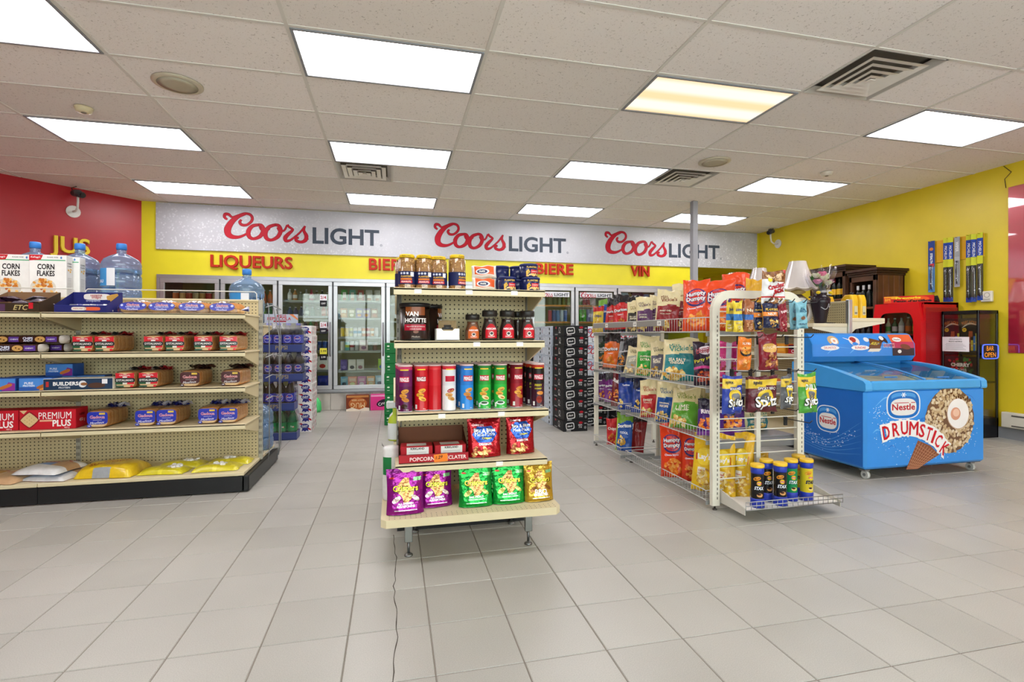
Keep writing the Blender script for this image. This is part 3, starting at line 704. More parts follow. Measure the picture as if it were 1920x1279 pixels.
stock(2, 5, [GAP(.27), K_('#d2c832', 'yellow and black', .15, .16, '#d0402a', '#20202a'), K_('#2a3288', 'blue', .16, .17, '#343ea0', '#20286a')])
stock(3, 0, [P('#3f9a3a', 'green', .115), P('#5fae96', 'teal', .115), P('#b8482e', 'red', .115), P('#d4d2c6', 'white', .125), P('#c9c7ba', 'pale grey', .115)])
stock(3, 1, [K_(c, n, .1, .145, '#efe6d0', d) for c, n, d in (('#c98a3a', 'orange', '#e8b45a'), ('#8f8a40', 'olive', '#e8e4c8'), ('#8a7ac0', 'lilac', '#e09a3a'), ('#a890b8', 'mauve', '#e7a040'), ('#a0642c', 'brown', '#c8702c'))])
stock(3, 2, [C(c, n, .15, .029, b) for c, n, b in (('#e2c23a', 'yellow', None), ('#e2c23a', 'yellow', None), ('#c8c860', 'lime', '#8a8a48'), ('#d8dde2', 'white orange topped', '#3f9ad0'), ('#d8dde2', 'white blue based', '#3f9ad0'), ('#e08a3a', 'orange', '#f0e6da'), ('#d86a70', 'pink', '#f0e2e2'), ('#e09a3a', 'amber', '#f2e8d8'), ('#d4d6da', 'silver', '#e8e0e0'))])
stock(3, 3, [C('#d6d4cc', 'cream', .15), C('#58b8b8', 'teal and lime', .15, .032, '#b8cc4a'), C('#c8ccd0', 'silver red marked', .15, .032, '#b03a42'), C('#c8ccd0', 'silver', .15), K_('#e8d0d8', 'pale pink', .125, .165, '#f2e4ea', '#a0709a'), C('#6f7a6a', 'grey', .13), C('#8a6a58', 'brown', .13)])
stock(3, 4, [K_('#5a4a90', 'purple', .1, .165, '#6a5aa8', '#8878c0'), K_('#e6e6e6', 'white ringed', .11, .165, '#f2f2f2', '#30303a'), K_('#dededf', 'white swirled', .11, .165, '#eee', '#a06a7a'), GAP(.2), K_('#98c23a', 'lime green', .1, .17, '#a8d050', '#3a6ab0')])
stock(3, 5, [K_('#6fa8c8', 'light blue', .1, .15, '#a8d0e4', '#283848'), K_('#e0825a', 'coral', .13, .15, '#f0c0a0', '#e8e090'), K_('#d66ab0', 'pink', .12, .15, '#f0b8dc', '#f4e0f0'), K_('#e8a45a', 'orange', .12, .15, '#f4e8d8', '#e8d0a0'), K_('#9ac4dc', 'pale blue', .12, .16, '#c8e0ee', '#2a3a58')])
stock(4, 0, [C('#8a8c60', 'olive', .14), C('#c8c0a8', 'cream', .14), C('#b89a4a', 'gold', .14)])
stock(7, 0, [GAP(.28), B('#7c8c5a', 'green', .2), B('#6f8250', 'green', .2), B('#8c9a6a', 'pale green', .2), B('#5d7040', 'green', .2), B('#7c8c5a', 'green', .2)])
stock(7, 1, [GAP(.28), C('#c04a5a', 'red', .2), C('#3f62a8', 'blue', .2), C('#5a88c8', 'light blue', .2), C('#b8c4d8', 'silver', .2), C('#3f62a8', 'blue', .2)])
stock(7, 2, [GAP(.28)] + [C('#4a4858', 'slate', .17) for _ in range(5)])
stock(8, 0, [C('#3f8a34', 'green', .2), C('#3a7c30', 'green', .2), C('#b8202a', 'red', .2), C('#b8202a', 'red', .2), GAP(.26), C('#7a3428', 'brown', .2)])
stock(8, 1, [C('#7a9a6a', 'grey green', .2), C('#4fae3a', 'bright green', .22), C('#4fae3a', 'bright green', .22), C('#8a8ac0', 'lilac', .22), C('#a8b0c8', 'silver', .22), (jug('#2f7a3a', .18, .11), 'jug', 'green round jug', .13), K_('#e2e4e8', 'white bottle carrier', .12, .19, '#eef0f2', '#c8ccd2')])
stock(9, 0, [K_('#b8d4e8', 'pale blue', .2, .42, '#c8e0f0', '#a8c8e0'), K_('#7a8a3a', 'olive', .06, .4), K_('#4a2a4a', 'dark purple', .2, .42, '#5a345a', '#3a203a'), K_('#7888b0', 'slate blue', .1, .4)])
stock(10, 0, [GAP(.06), K_('#9ab0d8', 'pale blue', .14, .42, '#a8bce0', '#90a8d0'), K_('#2a2a30', 'black', .14, .42, '#34343a', '#44444c')])
# ---------------------------------------------------------------- stacks of cases on the floor
def prism_case(w, d, h, col, fr, lf=None, rt=None, b=.004):
    q = MB(); q.box(-w / 2, -d / 2, 0, w / 2, d / 2, h, col, b)
    if fr: fr(q, front(-d / 2), w, h)
    if lf: lf(q, faceleft(-w / 2), d, h)
    if rt: rt(q, flat((w / 2, 0, 0), (0, 1, 0), (0, 0, 1), (1, 0, 0)), d, h)
    return q
def stack(me, name, desc, cat, group, x, y, n, h, jit=.006, mats='card', names=None, z0=0):
    me.materials.append(M[mats])
    for k in range(n):
        o = put(name, me, None, None, (x + R.uniform(-jit, jit), y + R.uniform(-jit, jit), z0 + k * (h + .0008)), R.uniform(-.012, .012))
        lvl = 'lowest' if k == 0 else ('topmost' if k == n - 1 else ORD[k] + ' from the floor')
        tag(o, '%s, %s in its stack' % (desc, lvl), cat, group)
# black beer cases with a white tilted frame
def black_front(q, m, w, h):
    cx = -w * .22
    q.ell('#e6e6e6', m, cx, h * .52, .052, .040, p=5, rot=.1, e=.0006); q.ell('#17171a', m, cx, h * .52, .043, .031, p=5, rot=.1, e=.0009); q.text('black', '#f0f0f0', m, cx, h * .53, w=.06, rot=.1, e=.0012, shear=.3)
    q.rect('#a8a8a8', m, cx - .045, h * .05, cx + .01, h * .14)
    q.ell('#b3182a', m, w * .22, h * .82, .024, .014); q.text('BEER', '#dcdcdc', m, w * .2, h * .6, w=.05); q.text('710', '#dcdcdc', m, w * .2, h * .4, w=.04); q.ell('#8a8a8a', m, w * .4, h * .35, .016, .02, n=5); q.rect('#c8c8c8', m, w * .36, h * .72, w * .46, h * .78)
def black_left(q, m, w, h):
    q.rect('#d8d8d8', m, .02, h * .3, .09, h * .36); q.ell('#c8c8c8', m, .05, h * .62, .03, .03); q.ell('#17171a', m, .05, h * .62, .022, .022, e=.001); q.ell('#b3182a', m, -w * .2, h * .8, .02, .014); q.rect('#9c9c9c', m, -w * .3, h * .1, -w * .05, h * .2)
h = .1235
stack(prism_case(.30, .42, h, '#19191c', black_front, black_left).mesh('case'), 'beer_case', 'black beer case facing the aisle', 'beer case', 'front stack of black beer cases', 2.085, 5.835, 10, h)
stack(prism_case(.30, .42, h, '#19191c', black_front, black_left).mesh('case'), 'beer_case', 'black beer case below the tall white cases', 'beer case', 'black beer cases behind the snack rack', 2.44, 6.10, 5, h)
stack(prism_case(.26, .42, h, '#19191c', black_front, black_left).mesh('case'), 'beer_case', 'black beer case against the wire rack post', 'beer case', 'black beer cases by the rack post', 2.735, 5.66, 5, h)
# silver-blue cases with hand holes
def silver_left(q, m, w, h):
    q.rect('#c2ccd8', m, -w * .48, .008, w * .48, h - .008, e=.0003)
    for a in (-.09, .10): q.ell('#8a98a8', m, a, h * .5, .05, h * .38, p=4, e=.0005); q.ell('#c9d3de', m, a, h * .5, .046, h * .34, p=4, e=.0007)
    q.ell('#20242a', m, .15, h * .72, .024, .019); q.ell('#20242a', m, .15, h * .28, .024, .019); q.rect('#a8323c', m, -.19, h * .3, -.18, h * .7, e=.001)
for j, y in enumerate((6.275, 6.70)):
    stack(prism_case(.34, .41, h, '#b4c0ce', None, silver_left).mesh('case'), 'beer_case', 'silver-blue beer case with hand holes, %s pile' % ('nearer' if j == 0 else 'farther'), 'beer case', 'silver-blue beer cases %d' % (j + 1), 2.09, y, 10, h)
stack(prism_case(.3, .3, h, '#222226', None, black_left).mesh('case'), 'beer_case', 'dark beer case behind the silver-blue piles', 'beer case', 'dark beer cases at the back', 2.06, 7.08, 9, h)
# tall white beer cases with the red script
def white_front(q, m, w, h):
    q.rect('#cdd9ea', m, -w / 2 + .004, h * .62, w / 2 - .004, h - .004, e=.0003); q.shape([(-w * .45, h * .62), (-w * .3, h * .85), (-w * .18, h * .70), (-w * .05, h * .9), (w * .12, h * .68), (w * .28, h * .86), (w * .45, h * .62)], '#8fa6c8', m, .0006)
    script_coors(q, '#c01830', front(m(0, 0).y, 0, h * .58), w * .82 / 525, .0015); q.text('LIGHT', '#4a525e', m, w * .08, h * .16, w=w * .42, e=.001); q.rect('#e7edf4', m, -w / 2 + .004, 0.004, w / 2 - .004, h * .1, e=.0005)
stack(prism_case(.40, .26, .205, '#dfe5ee', white_front, lambda q, m, w, h: q.rect('#cdd9ea', m, -w * .4, h * .5, w * .4, h * .9)).mesh('case'), 'beer_case', 'tall white beer case with red script', 'beer case', 'white beer cases with red script', 2.475, 6.10, 3, .205, z0=.622)
stack(prism_case(.40, .26, .205, '#dfe5ee', white_front).mesh('case'), 'beer_case', 'white beer case seen through the snack rack', 'beer case', 'white beer cases behind the rack', 2.90, 6.10, 6, .205)
# white cases with a blue ribbon
def ribbon_front(q, m, w, h):
    c = w * .04
    q.shape([(-w * .48, h * .97), (-w * .2, h * .97), (-w * .02, h * .74), (-w * .1, h * .7)], '#b3202e', m, .0005); q.shape([(w * .1, h * .62), (w * .46, h * .36), (w * .46, h * .18), (w * .08, h * .42)], '#b3202e', m, .0005)
    q.ell('#2b2f7e', m, c, h * .64, w * .3, h * .26, n=14); q.shape([(c - w * .24, h * .1), (c - w * .16, h * .5), (c + w * .2, h * .5), (c + w * .26, h * .1), (c + w * .12, h * .2), (c, h * .08), (c - w * .1, h * .2)], '#2b2f7e', m, .0007); q.text('Pabst', '#f2f2f2', m, c, h * .68, w=w * .42, e=.0014, shear=.3, rot=.15); q.text('Blue Ribbon', '#f2f2f2', m, c, h * .52, w=w * .36, e=.0014)
def ribbon_right(q, m, w, h):
    q.rect('#dad6d4', m, -w * .48, .004, w * .48, h - .004, e=.0003)
    for k in range(7): q.ell(('#6a3a3c', '#8a8486', '#b3202e')[k % 3], m, -w * .42 + w * .14 * k, h * (.3 + .4 * (k % 2)), .018, .022, n=7)
h = .112
stack(prism_case(.155, .40, h, '#e9e7e6', ribbon_front, None, ribbon_right).mesh('case'), 'beer_case', 'white beer case with blue ribbon', 'beer case', 'white beer cases with a blue ribbon', -1.005, 6.48, 11, h)
# green cases
def green_front(q, m, w, h):
    q.text('Heineken', '#f0f0ea', m, .10, h * .30, w=.2, e=.001); q.ell('#d8e4d4', m, -.125, h * .7, .016, .01, n=10); q.rect('#d8e4d4', m, -.14, h * .38, -.11, h * .42)
h = .128
stack(prism_case(.34, .26, h, '#0f6a32', green_front).mesh('case'), 'beer_case', 'green beer case beside the centre shelf', 'beer case', 'green beer cases', .062, 6.66, 8, h)

# shrink-wrapped trays of soft drink bottles
def soda_bottle(par, x, y, z, liquid, labc, capc, txt, mark):
    q = MB(); r = .049; q.lathe([(.038, 0), (r, .012), (r, .085)], 16, liquid, cap=False); q.lathe([(r, .175), (r * .96, .20), (r * .72, .235), (.016, .268), (.014, .285)], 16, liquid)
    o = q.build('bottle', 'gloss', par, (x, y, z))
    q = MB(); q.lathe([(r + .0006, .085), (r + .0006, .175)], 20, labc, cap=False); m = cylmap(r + .0008, a0=0.15)
    if mark == 'globe':
        q.ell('#e8e8f2', m, 0, .13, .036, .036, n=18, e=.0006); q.ell('#2334c0', m, 0, .13, .032, .032, n=18, e=.0009); q.shape([(-.032, .132), (-.026, .149), (0, .162), (.026, .149), (.032, .136), (.012, .142), (-.012, .138)], '#d8262e', m, .0012); q.text(txt, '#f6f6f6', m, 0, .131, w=.046, e=.0015)
    else: q.text(txt, '#f6f6f6', m, 0, .13, w=.032, e=.001); q.ell('#d8262e', m, .014, .127, .008, .008, e=.0006)
    q.build('label', 'paint', o)
    q = MB(); q.lathe([(.0155, .278), (.0155, .298), (.012, .301)], 12, capc); q.build('cap', 'plastic', o)
def soda_tray(label, x, y, z, liquid, labc, capc, txt, mark, nx, group, face='PEPSI'):
    t = thing('soda_case', label, 'soda case', (x, y, z), R.uniform(-.015, .015), group)
    w, d = nx * .1 + .012, .212
    q = MB(); q.box(-w / 2, -d / 2, 0, w / 2, d / 2, .012, '#2c3a72', .003)
    for b in ((-w / 2, -d / 2, w / 2, -d / 2 + .01), (-w / 2, d / 2 - .01, w / 2, d / 2), (-w / 2, -d / 2 + .01, -w / 2 + .01, d / 2 - .01), (w / 2 - .01, -d / 2 + .01, w / 2, d / 2 - .01)): q.box(b[0], b[1], .012, b[2], b[3], .085, '#34437e', .002)
    if face: q.text(face, '#9a8f6a', front(-d / 2), 0, .05, w=.12, e=.001)
    q.build('tray', 'plastic', t)
    for i in range(nx):
        for j in range(2): soda_bottle(t, -w / 2 + .056 + i * .1, -d / 2 + .057 + j * .1, .0125, liquid, labc, capc, txt, mark)
    q = MB(); e = .003
    q.grid(lambda u, v: (-w / 2 - e + (w + 2 * e) * u, -d / 2 - e + .05 * max(0, v - .6), .08 + .235 * v), 8, 6, '#fff'); q.grid(lambda u, v: (w / 2 + e - .05 * max(0, v - .6), -d / 2 - e + (d + 2 * e) * u, .08 + .235 * v), 6, 6, '#fff'); q.build('shrink_wrap', 'wrap', t)
G = 'trays of soft drink bottles'
soda_tray('blue tray of green lemon-lime soda bottles on the floor', -1.225, 5.96, 0, '#0e5a2c', '#128a45', '#1a8a4a', '7up', '', 4, G, None)
soda_tray('tray of cola bottles with blue round logo labels, just above green soda', -1.25, 5.97, .3155, '#1d1512', '#2334b8', '#2a3ab4', 'pepsi', 'globe', 4, G)
soda_tray('tray of cola bottles third up the stack', -1.165, 5.97, .631, '#1d1512', '#2c3a78', '#2a2a30', 'pepsi', 'globe', 4, G)
soda_tray('topmost tray of cola bottles under clear wrap', -1.17, 5.965, .9465, '#1d1512', '#3a48c0', '#2a3ab4', 'pepsi', 'globe', 4, G)
soda_tray('blue soda tray on the floor behind the green soda', -1.265, 6.20, 0, '#1d1512', '#2334b8', '#2a3ab4', 'pepsi', 'globe', 3, G, None)
t = thing('price_card', 'pale blue card with red lettering standing on the soda stack', 'sign', (-1.2, 6.0, 1.2625))
q = MB(); q.box(-.17, -.004, 0, .17, .004, .098, '#b9c4d4'); m = front(-.004); q.text('4/$10', '#c02a38', m, 0, .075, w=.1); q.text('PEPSI COLA', '#c02a38', m, -.02, .048, w=.24); q.rect('#a81c2c', m, -.08, .012, .05, .026); q.shape([(.08, .098), (.12, .098), (.17, .05), (.17, .03)], '#e08a5a', m); q.build('card', 'card', t)
# multipacks standing at the foot of the cooler
p = on_z(673, 768, 0); p.x -= .01
q = MB(); q.box(-.165, -.06, 0, .165, .06, .235, '#7a3418', .004); m = front(-.06); q.ell('#b8642c', m, 0, .11, .13, .09); q.shape([(-.165, 0), (-.165, .03), (-.08, .05), (.02, .02), (.1, .05), (.165, .04), (.165, 0)], '#e8dcc8', m, .0012); q.text('MUG', '#f0d8a0', m, 0, .085, w=.2, h=.075, rot=PI, e=.0016); q.text('ROOT BEER', '#e8c890', m, 0, .16, w=.18, rot=PI, e=.0016); q.rect('#c98a4a', m, -.155, .2, .155, .228)
tag(q.build('soda_box', 'card', None, (p.x, 7.93, 0), .05), 'brown root beer multipack standing upside down by the cooler', 'soda box')
p = on_z(715, 768, 0); p.x += .01
q = MB(); q.box(-.165, -.06, 0, .165, .06, .235, '#e03a8c', .004); m = front(-.06); q.rect('#f4a0cc', m, -.16, .205, .16, .23); q.ell('#2a1830', m, .02, .11, .1, .052, rot=.3); q.ell('#f28a2a', m, .05, .14, .05, .03, rot=.3, e=.0006); q.text('Crush', '#f8f0f4', m, .02, .108, w=.15, rot=.35, e=.0016)
tag(q.build('soda_box', 'card', None, (p.x, 7.93, 0), -.03), 'pink fruit soda multipack beside the green beer cases', 'soda box')
p = on_z(594, 769, 0)
q = MB(); q.lathe([(.085, 0), (.10, .04), (.09, .15), (.05, .21), (.02, .23)], 14, '#3fc268', sy=.5); tag(q.build('plastic_bag', 'film', None, (p.x, 7.88, 0)), 'bright green plastic bag on the floor by the beer cases', 'bag')
# ---------------------------------------------------------------- gondola shelving helpers
BEI, BEI2 = '#d8cba6', '#cdbf98'
def bracket_mb(x, yp, yf, z, drop=.11, th=.004, col=BEI2):
    """tapered shelf bracket in the plane x, from the panel yp out to the front yf"""
    q = MB(); p = [(yp, z), (yf, z), (yf, z - .03), (yp + (yf - yp) * .12, z - drop), (yp, z - drop)]
    for sx in (-th, th): q.face([(x + sx, a, b) for a, b in (p if sx < 0 else p[::-1])], col)
    for i in range(5):
        a, b = p[i], p[(i + 1) % 5]; q.face([(x - th, *a), (x + th, *a), (x + th, *b), (x - th, *b)], col)
    return q
def shelf(par, x0, x1, yp, yf, z, name='shelf', lip=.036, brackets=True, tags=(), col=BEI):
    q = MB(); a, b = min(yp, yf), max(yp, yf)
    q.box(x0, a, z - .012, x1, b, z, col, .002); yl = yf + (.006 if yf < yp else -.006)
    q.box(x0, min(yf, yl), z - lip, x1, max(yf, yl), z - .001, col, .002)
    o = q.build(name, 'shelf_paint', par)
    if brackets:
        for x in (x0 + .012, x1 - .012): bracket_mb(x, yp, yf + (.02 if yf < yp else -.02), z - .012).build('bracket', 'shelf_paint', o)
    for x in tags:
        q = MB(); q.rect('#f2f0ea', front(yf - .0006, x, z - lip / 2), -.018, -.011, .018, .011); q.build('price_tag', 'card', o)
    return o
def upright(par, x, y, z0, z1, w=.03, d=.03, col='#a9a698'):
    q = MB(); q.box(x - w / 2, y - d / 2, z0, x + w / 2, y + d / 2, z1, col, .003)
    for k in range(int((z1 - z0 - .1) / .05)):
        for dx in (-.006, .006): q.rect('#35332c', front(y - d / 2 - .0003, x + dx, z0 + .06 + k * .05), -.0022, -.012, .0022, .012)
        for dy in (-.007, .007): q.rect('#35332c', flat((x + w / 2 + .0003, y + dy, z0 + .06 + k * .05), (0, 1, 0), (0, 0, 1), (1, 0, 0)), -.0022, -.012, .0022, .012)
    return q.build('upright', 'shelf_paint', par)

# ---------------------------------------------------------------- bread gondola by the red wall
YP, YS = 4.45, 4.02
XA, XM, XB = -1.045, -2.30, -3.56
g = thing('gondola_shelf', 'long cream pegboard shelf unit with black base full of bread', 'shelf unit', (0, 0, 0))
for x0, x1 in ((XM, XA), (XB, XM)):
    q = MB(); q.box(x0 + .015, YP - .008, .14, x1 - .015, YP + .008, 1.405, '#c9bb92'); q.build('back_panel', 'pegboard', g)
    q = MB(); q.box(x0 + .015, YP - .02, 1.40, x1 - .015, YP + .02, 1.416, BEI, .004); q.build('top_cap', 'shelf_paint', g)
    for z in (1.287, 1.014, .758, .487): shelf(g, x0 + .003, x1 - .003, YP, YS, z, tags=())
    q = MB(); q.box(x0 + .002, 3.985, .122, x1 - .002, YP, .146, BEI, .003); q.build('base_deck', 'shelf_paint', g)
    q = MB(); q.box(x0 + .001, 3.99, .008, x1 - .001, 4.01, .12, '#17181a', .003); q.build('kick_plate', 'plastic', g)
    q = MB(); zt, zb = 1.48, 1.41; a, b = x0 + .04, x1 - .03
    q.tube([(a, YP, zb), (a, YP, zt - .015), (a + .015, YP, zt), (b - .015, YP, zt), (b, YP, zt - .015), (b, YP, zb)], .004, '#d6d6d0', 8); q.build('wire_guard', 'paint', g)
for x in (XA, XM, XB): upright(g, x, YP, .13, 1.41 if x == XM else 1.415)
q = MB(); q.box(XA - .02, 3.99, .008, XA + .03, 4.94, .12, '#17181a', .006); q.build('kick_plate', 'plastic', g)
q = MB(); q.box(XB, YP, .122, XA, 4.94, .146, BEI, .003); q.build('base_deck', 'shelf_paint', g)
shelf(g, XB, -1.66, YP, 4.93, 1.395, 'rear_shelf'); shelf(g, -1.64, XA - .02, YP, 4.93, 1.215, 'rear_shelf')

# wire display hung on the end of the gondola
t = thing('wire_rack', 'grey wire rack hung on the end of the bread shelf', 'wire rack', (0, 0, 0))
q = MB()
for y, x in ((4.56, -1.005), (4.74, -.965), (4.90, -.985)): q.tube([(-1.02, y, 1.40), (-1.01, y, 1.36), (x, y, 1.12), (x, y, .16), (x - .02, y, .06)], .0045, '#8f9294', 6)
q.build('upright_wire', 'steel', t)
for z in (1.36, .95, .78, .60, .16):
    q = MB(); q.tube([(-1.02, 4.50, z), (-.99, 4.60, z + .02), (-.96, 4.74, z), (-.985, 4.92, z), (-1.03, 4.93, z)], .004, '#a4a7a8', 6); q.build('cross_wire', 'steel', t)

# water jugs
def jug_mesh():
    t = thing('water_jug', 'x', 'water jug', group='large blue water jugs')
    q = MB(); r = .135
    pr = [(.10, 0), (.125, .006), (r, .03), (r, .09), (r - .008, .10), (r - .008, .112), (r, .122), (r, .205), (r - .008, .215), (r - .008, .228), (r, .238), (r, .275), (r - .004, .285), (r, .295), (r - .004, .315), (r * .86, .345), (r * .55, .372), (.034, .392), (.03, .40), (.036, .408), (.03, .416), (.03, .45)]
    q.lathe(pr, 36, '#8fb8dc', cap=False); q.build('bottle', 'jug_plastic', t)
    q = MB(); q.lathe([(.11, .006), (r - .006, .03), (r - .006, .265)], 28, '#9cc4e4'); q.build('water', 'jug_fluid', t)
    q = MB(); q.lathe([(.036, .425), (.036, .462), (.032, .474)], 20, '#3f86d8', sm=True); q.build('cap', 'plastic', t)
    q = MB(); m = cylmap(r + .001, a0=-.55)
    q.rect('#3f8fce', m, -.09, .125, .09, .262, e=.0004, nx=12); q.rect('#e3e6ec', m, .03, .125, .09, .262, e=.0008, nx=6); q.text('EAU', '#eef4fa', m, -.03, .16, w=.06, e=.0012); q.build('label', 'gloss', t)
    return t
jg = jug_mesh(); jg.location = (-2.02, 4.70, 1.397); jg['label'] = 'large blue water jug standing nearest the yellow wall strip'
def jug_at(u, y, z, lab, rot=0):
    return dup(jg, (on_y(u, 500, y).x, y, z), rot, lab)
jg.location = (on_y(228, 500, 4.72).x, 4.72, 1.397)
jug_at(150, 4.79, 1.397, 'water jug half hidden behind the rear cereal box', .6)
jug_at(66, 4.79, 1.397, 'water jug mostly hidden behind the corn flakes boxes', -.4)
jug_at(463, 4.70, 1.217, 'large blue water jug below the word LIQUEURS', .25)
dup(jg, (-1.155, 4.77, .148), .5, 'blue water jug on the lowest deck at the end of the bread shelf')

# ---------------------------------------------------------------- bread
def loaf(w, ln, h, lab, col, tail, label_fn, seed):
    """a bagged sandwich loaf: slice face towards -y, gathered tail at the back"""
    r = random.Random(seed); t = thing('bread_loaf', 'x', 'bread')
    prof = []
    for k in range(28):
        a = 2 * PI * k / 28; ca, sa = math.cos(a), math.sin(a)
        x = math.copysign(abs(ca) ** .55, ca) * w * .48; z = math.copysign(abs(sa) ** .6, sa) * h * .48 + h * .49
        if sa > .3: x *= 1.04; z += .006 * abs(ca)
        if abs(sa) < .35 and sa > 0: x *= .97
        prof.append((x, z))
    def body(u, v, inset=0.0):
        k = u * 28; i = int(k) % 28; j = (i + 1) % 28; f = k - int(k)
        x = prof[i][0] * (1 - f) + prof[j][0] * f; z = prof[i][1] * (1 - f) + prof[j][1] * f
        s = .90 if v < .02 else (.985 if v < .1 else 1.0)
        if v > .94: s = .9
        return (x * s, v * ln, (z - h * .48) * s + h * .48)
    crust = lambda u, v: ('#c98d4c', '#bd7f40', '#d09a5a')[int(v * 16) % 3]
    q = MB(); q.grid(body, 28, 14, crust); q.face([body(k / 28, 0) for k in range(28)][::-1], '#e3c394', True); q.face([body(k / 28, 1) for k in range(28)], '#b87d40'); q.build('loaf', 'crumb', t)
    q = MB()
    def film(u, v):
        x, y, z = body(u, v); s = 1.035 + .012 * math.sin(u * 40 + v * 17 + seed)
        return (x * s, y * 1.02 - .004, (z - h * .48) * s + h * .485 + (.004))
    q.grid(film, 28, 10, '#fff'); q.build('bag', 'wrap', t)
    q = MB()
    for j in range(5):                         # crumpled printed tail of the bag
        c = tail[j % len(tail)]; cx, cy, cz = r.uniform(-w * .3, w * .3), ln * r.uniform(.8, 1.0), h * r.uniform(.92, 1.08)
        q.grid(lambda u, v: (cx + (u - .5) * .07 + .012 * math.sin(v * 9 + j), cy + (v - .5) * .09, cz + .018 * math.sin(u * 6 + j) * math.cos(v * 5) + .01), 6, 6, c)
    q.grid(lambda u, v: (w * (u - .5) * (1 - .75 * v) * .9, ln + .05 * v, h * (.75 + .12 * v) + .02 * math.sin(u * 22) * v), 12, 4, tail[0]); q.build('bag_tail', 'film', t)
    q = MB(); label_fn(q, front(-.006, 0, h * .5), w, h); q.build('label', 'film', t)
    return t
def lab_blue(c1):
    def f(q, m, w, h):
        q.ell(c1, m, 0, h * .06, w * .46, h * .36, p=5, n=24); q.text('Gadoua', '#f6eef0', m, 0, h * .12, w=w * .66, e=.0016, bold=.03); q.text('Gadoua', '#d8384a', m, 0, h * .12, w=w * .64, e=.0022, bold=.0)
        q.rect('#e2c24a', m, w * .08, h * .25, w * .34, h * .36, e=.0016); q.rect('#e8e8ee', m, -w * .2, -h * .06, w * .2, -h * .045, e=.0014); q.text('Moelleux', '#f4f4fa', m, 0, -h * .2, w=w * .62, e=.0016, shear=.35, rot=.08)
        q.ell(c1, m, -w * .36, -h * .38, w * .1, h * .08, e=.0012); q.ell('#c8ccd8', m, -w * .36, -h * .38, w * .05, h * .03, e=.0018)
    return f
def lab_ital(q, m, w, h):
    q.shape([(-w * .42, h * .42), (-w * .1, h * .36), (0, h * .30), (w * .1, h * .36), (w * .42, h * .42), (w * .42, h * .02), (-w * .42, h * .02)], '#d61f30', m, .0008); q.rect('#1f5a3a', m, -w * .42, -h * .26, -w * .1, .02 * h, e=.001); q.rect('#d61f30', m, w * .1, -h * .26, w * .42, .02 * h, e=.001); q.rect('#e8e4dc', m, -w * .1, -h * .26, w * .1, .02 * h, e=.001)
    q.text('ORIGINAL', '#f2e4e4', m, 0, h * .27, w=w * .5, e=.0016); q.ell('#23282a', m, 0, -h * .02, w * .46, h * .14, p=4, e=.0018); q.text("D'ITALIANO", '#f2f2ee', m, 0, -h * .02, w=w * .76, e=.0024, bold=.02); q.rect('#f2f2ee', m, -w * .1, h * .13, w * .1, h * .2, e=.0018)
    q.rect('#2f5a44', m, -w * .4, -h * .44, -w * .05, -h * .34, e=.0012); q.ell('#d61f30', m, w * .3, -h * .38, w * .07, h * .06, e=.0012)
LY = 4.085
def row(px, zs, v, proto, labs, group, dy=None):
    for k, (u0, u1) in enumerate(px):
        a, b = on_y(u0, v, LY), on_y(u1, v, LY)
        y = LY + (dy[k] if dy else 0); loc = ((a.x + b.x) / 2, y, zs + .001)
        o = proto if k == 0 and not proto.get('used') else dup(proto, loc)
        o.location = loc; o.rotation_euler.z = R.uniform(-.02, .01); o['label'] = labs[k]; o['group'] = group; proto['used'] = 1
    for o in (proto,):
        pass
it = loaf(.137, .27, .118, '', '', ['#2a2a26', '#b8242e', '#d8d0c0'], lab_ital, 3)
row([(136, 175), (176, 217), (268, 308), (309, 347), (363, 400), (410, 447)], 1.014, 640, it, ['red and green wrapped Italian loaf %s on the second shelf' % s for s in ('beside the brown cookie packs', 'next to the cookie side loaf', 'starting the middle pair', 'ending the middle pair', 'left of the end loaf', 'nearest the shelf end')], 'Italian bread loaves')
row([(213, 257), (258, 299)], .758, 712, it, ['red and green wrapped Italian loaf right beside the navy bar box', 'Italian loaf between another Italian loaf and a brown wrapped loaf'], 'Italian bread loaves')
br = loaf(.138, .27, .118, '', '', ['#3a1c1a', '#4a2420', '#2c1614'], lab_blue('#4a1f24'), 5)
row([(337, 376), (414, 452)], .758, 712, br, ['brown labelled sliced loaf in the middle of the third shelf', 'brown labelled sliced loaf nearest the end of the third shelf'], 'brown labelled loaves')
bl = loaf(.137, .27, .122, '', '', ['#232a7a', '#2f3898', '#d0d0e0'], lab_blue('#2233b0'), 8)
row([(163, 204), (254, 292), (293, 332), (372, 408), (410, 446)], .487, 780, bl, ['blue labelled loaf standing alone beside the red cracker box', 'blue labelled loaf, first of the middle pair', 'blue labelled loaf, second of the middle pair', 'blue labelled loaf, first of the end pair', 'blue labelled loaf at the end of the fourth shelf'], 'blue labelled loaves')
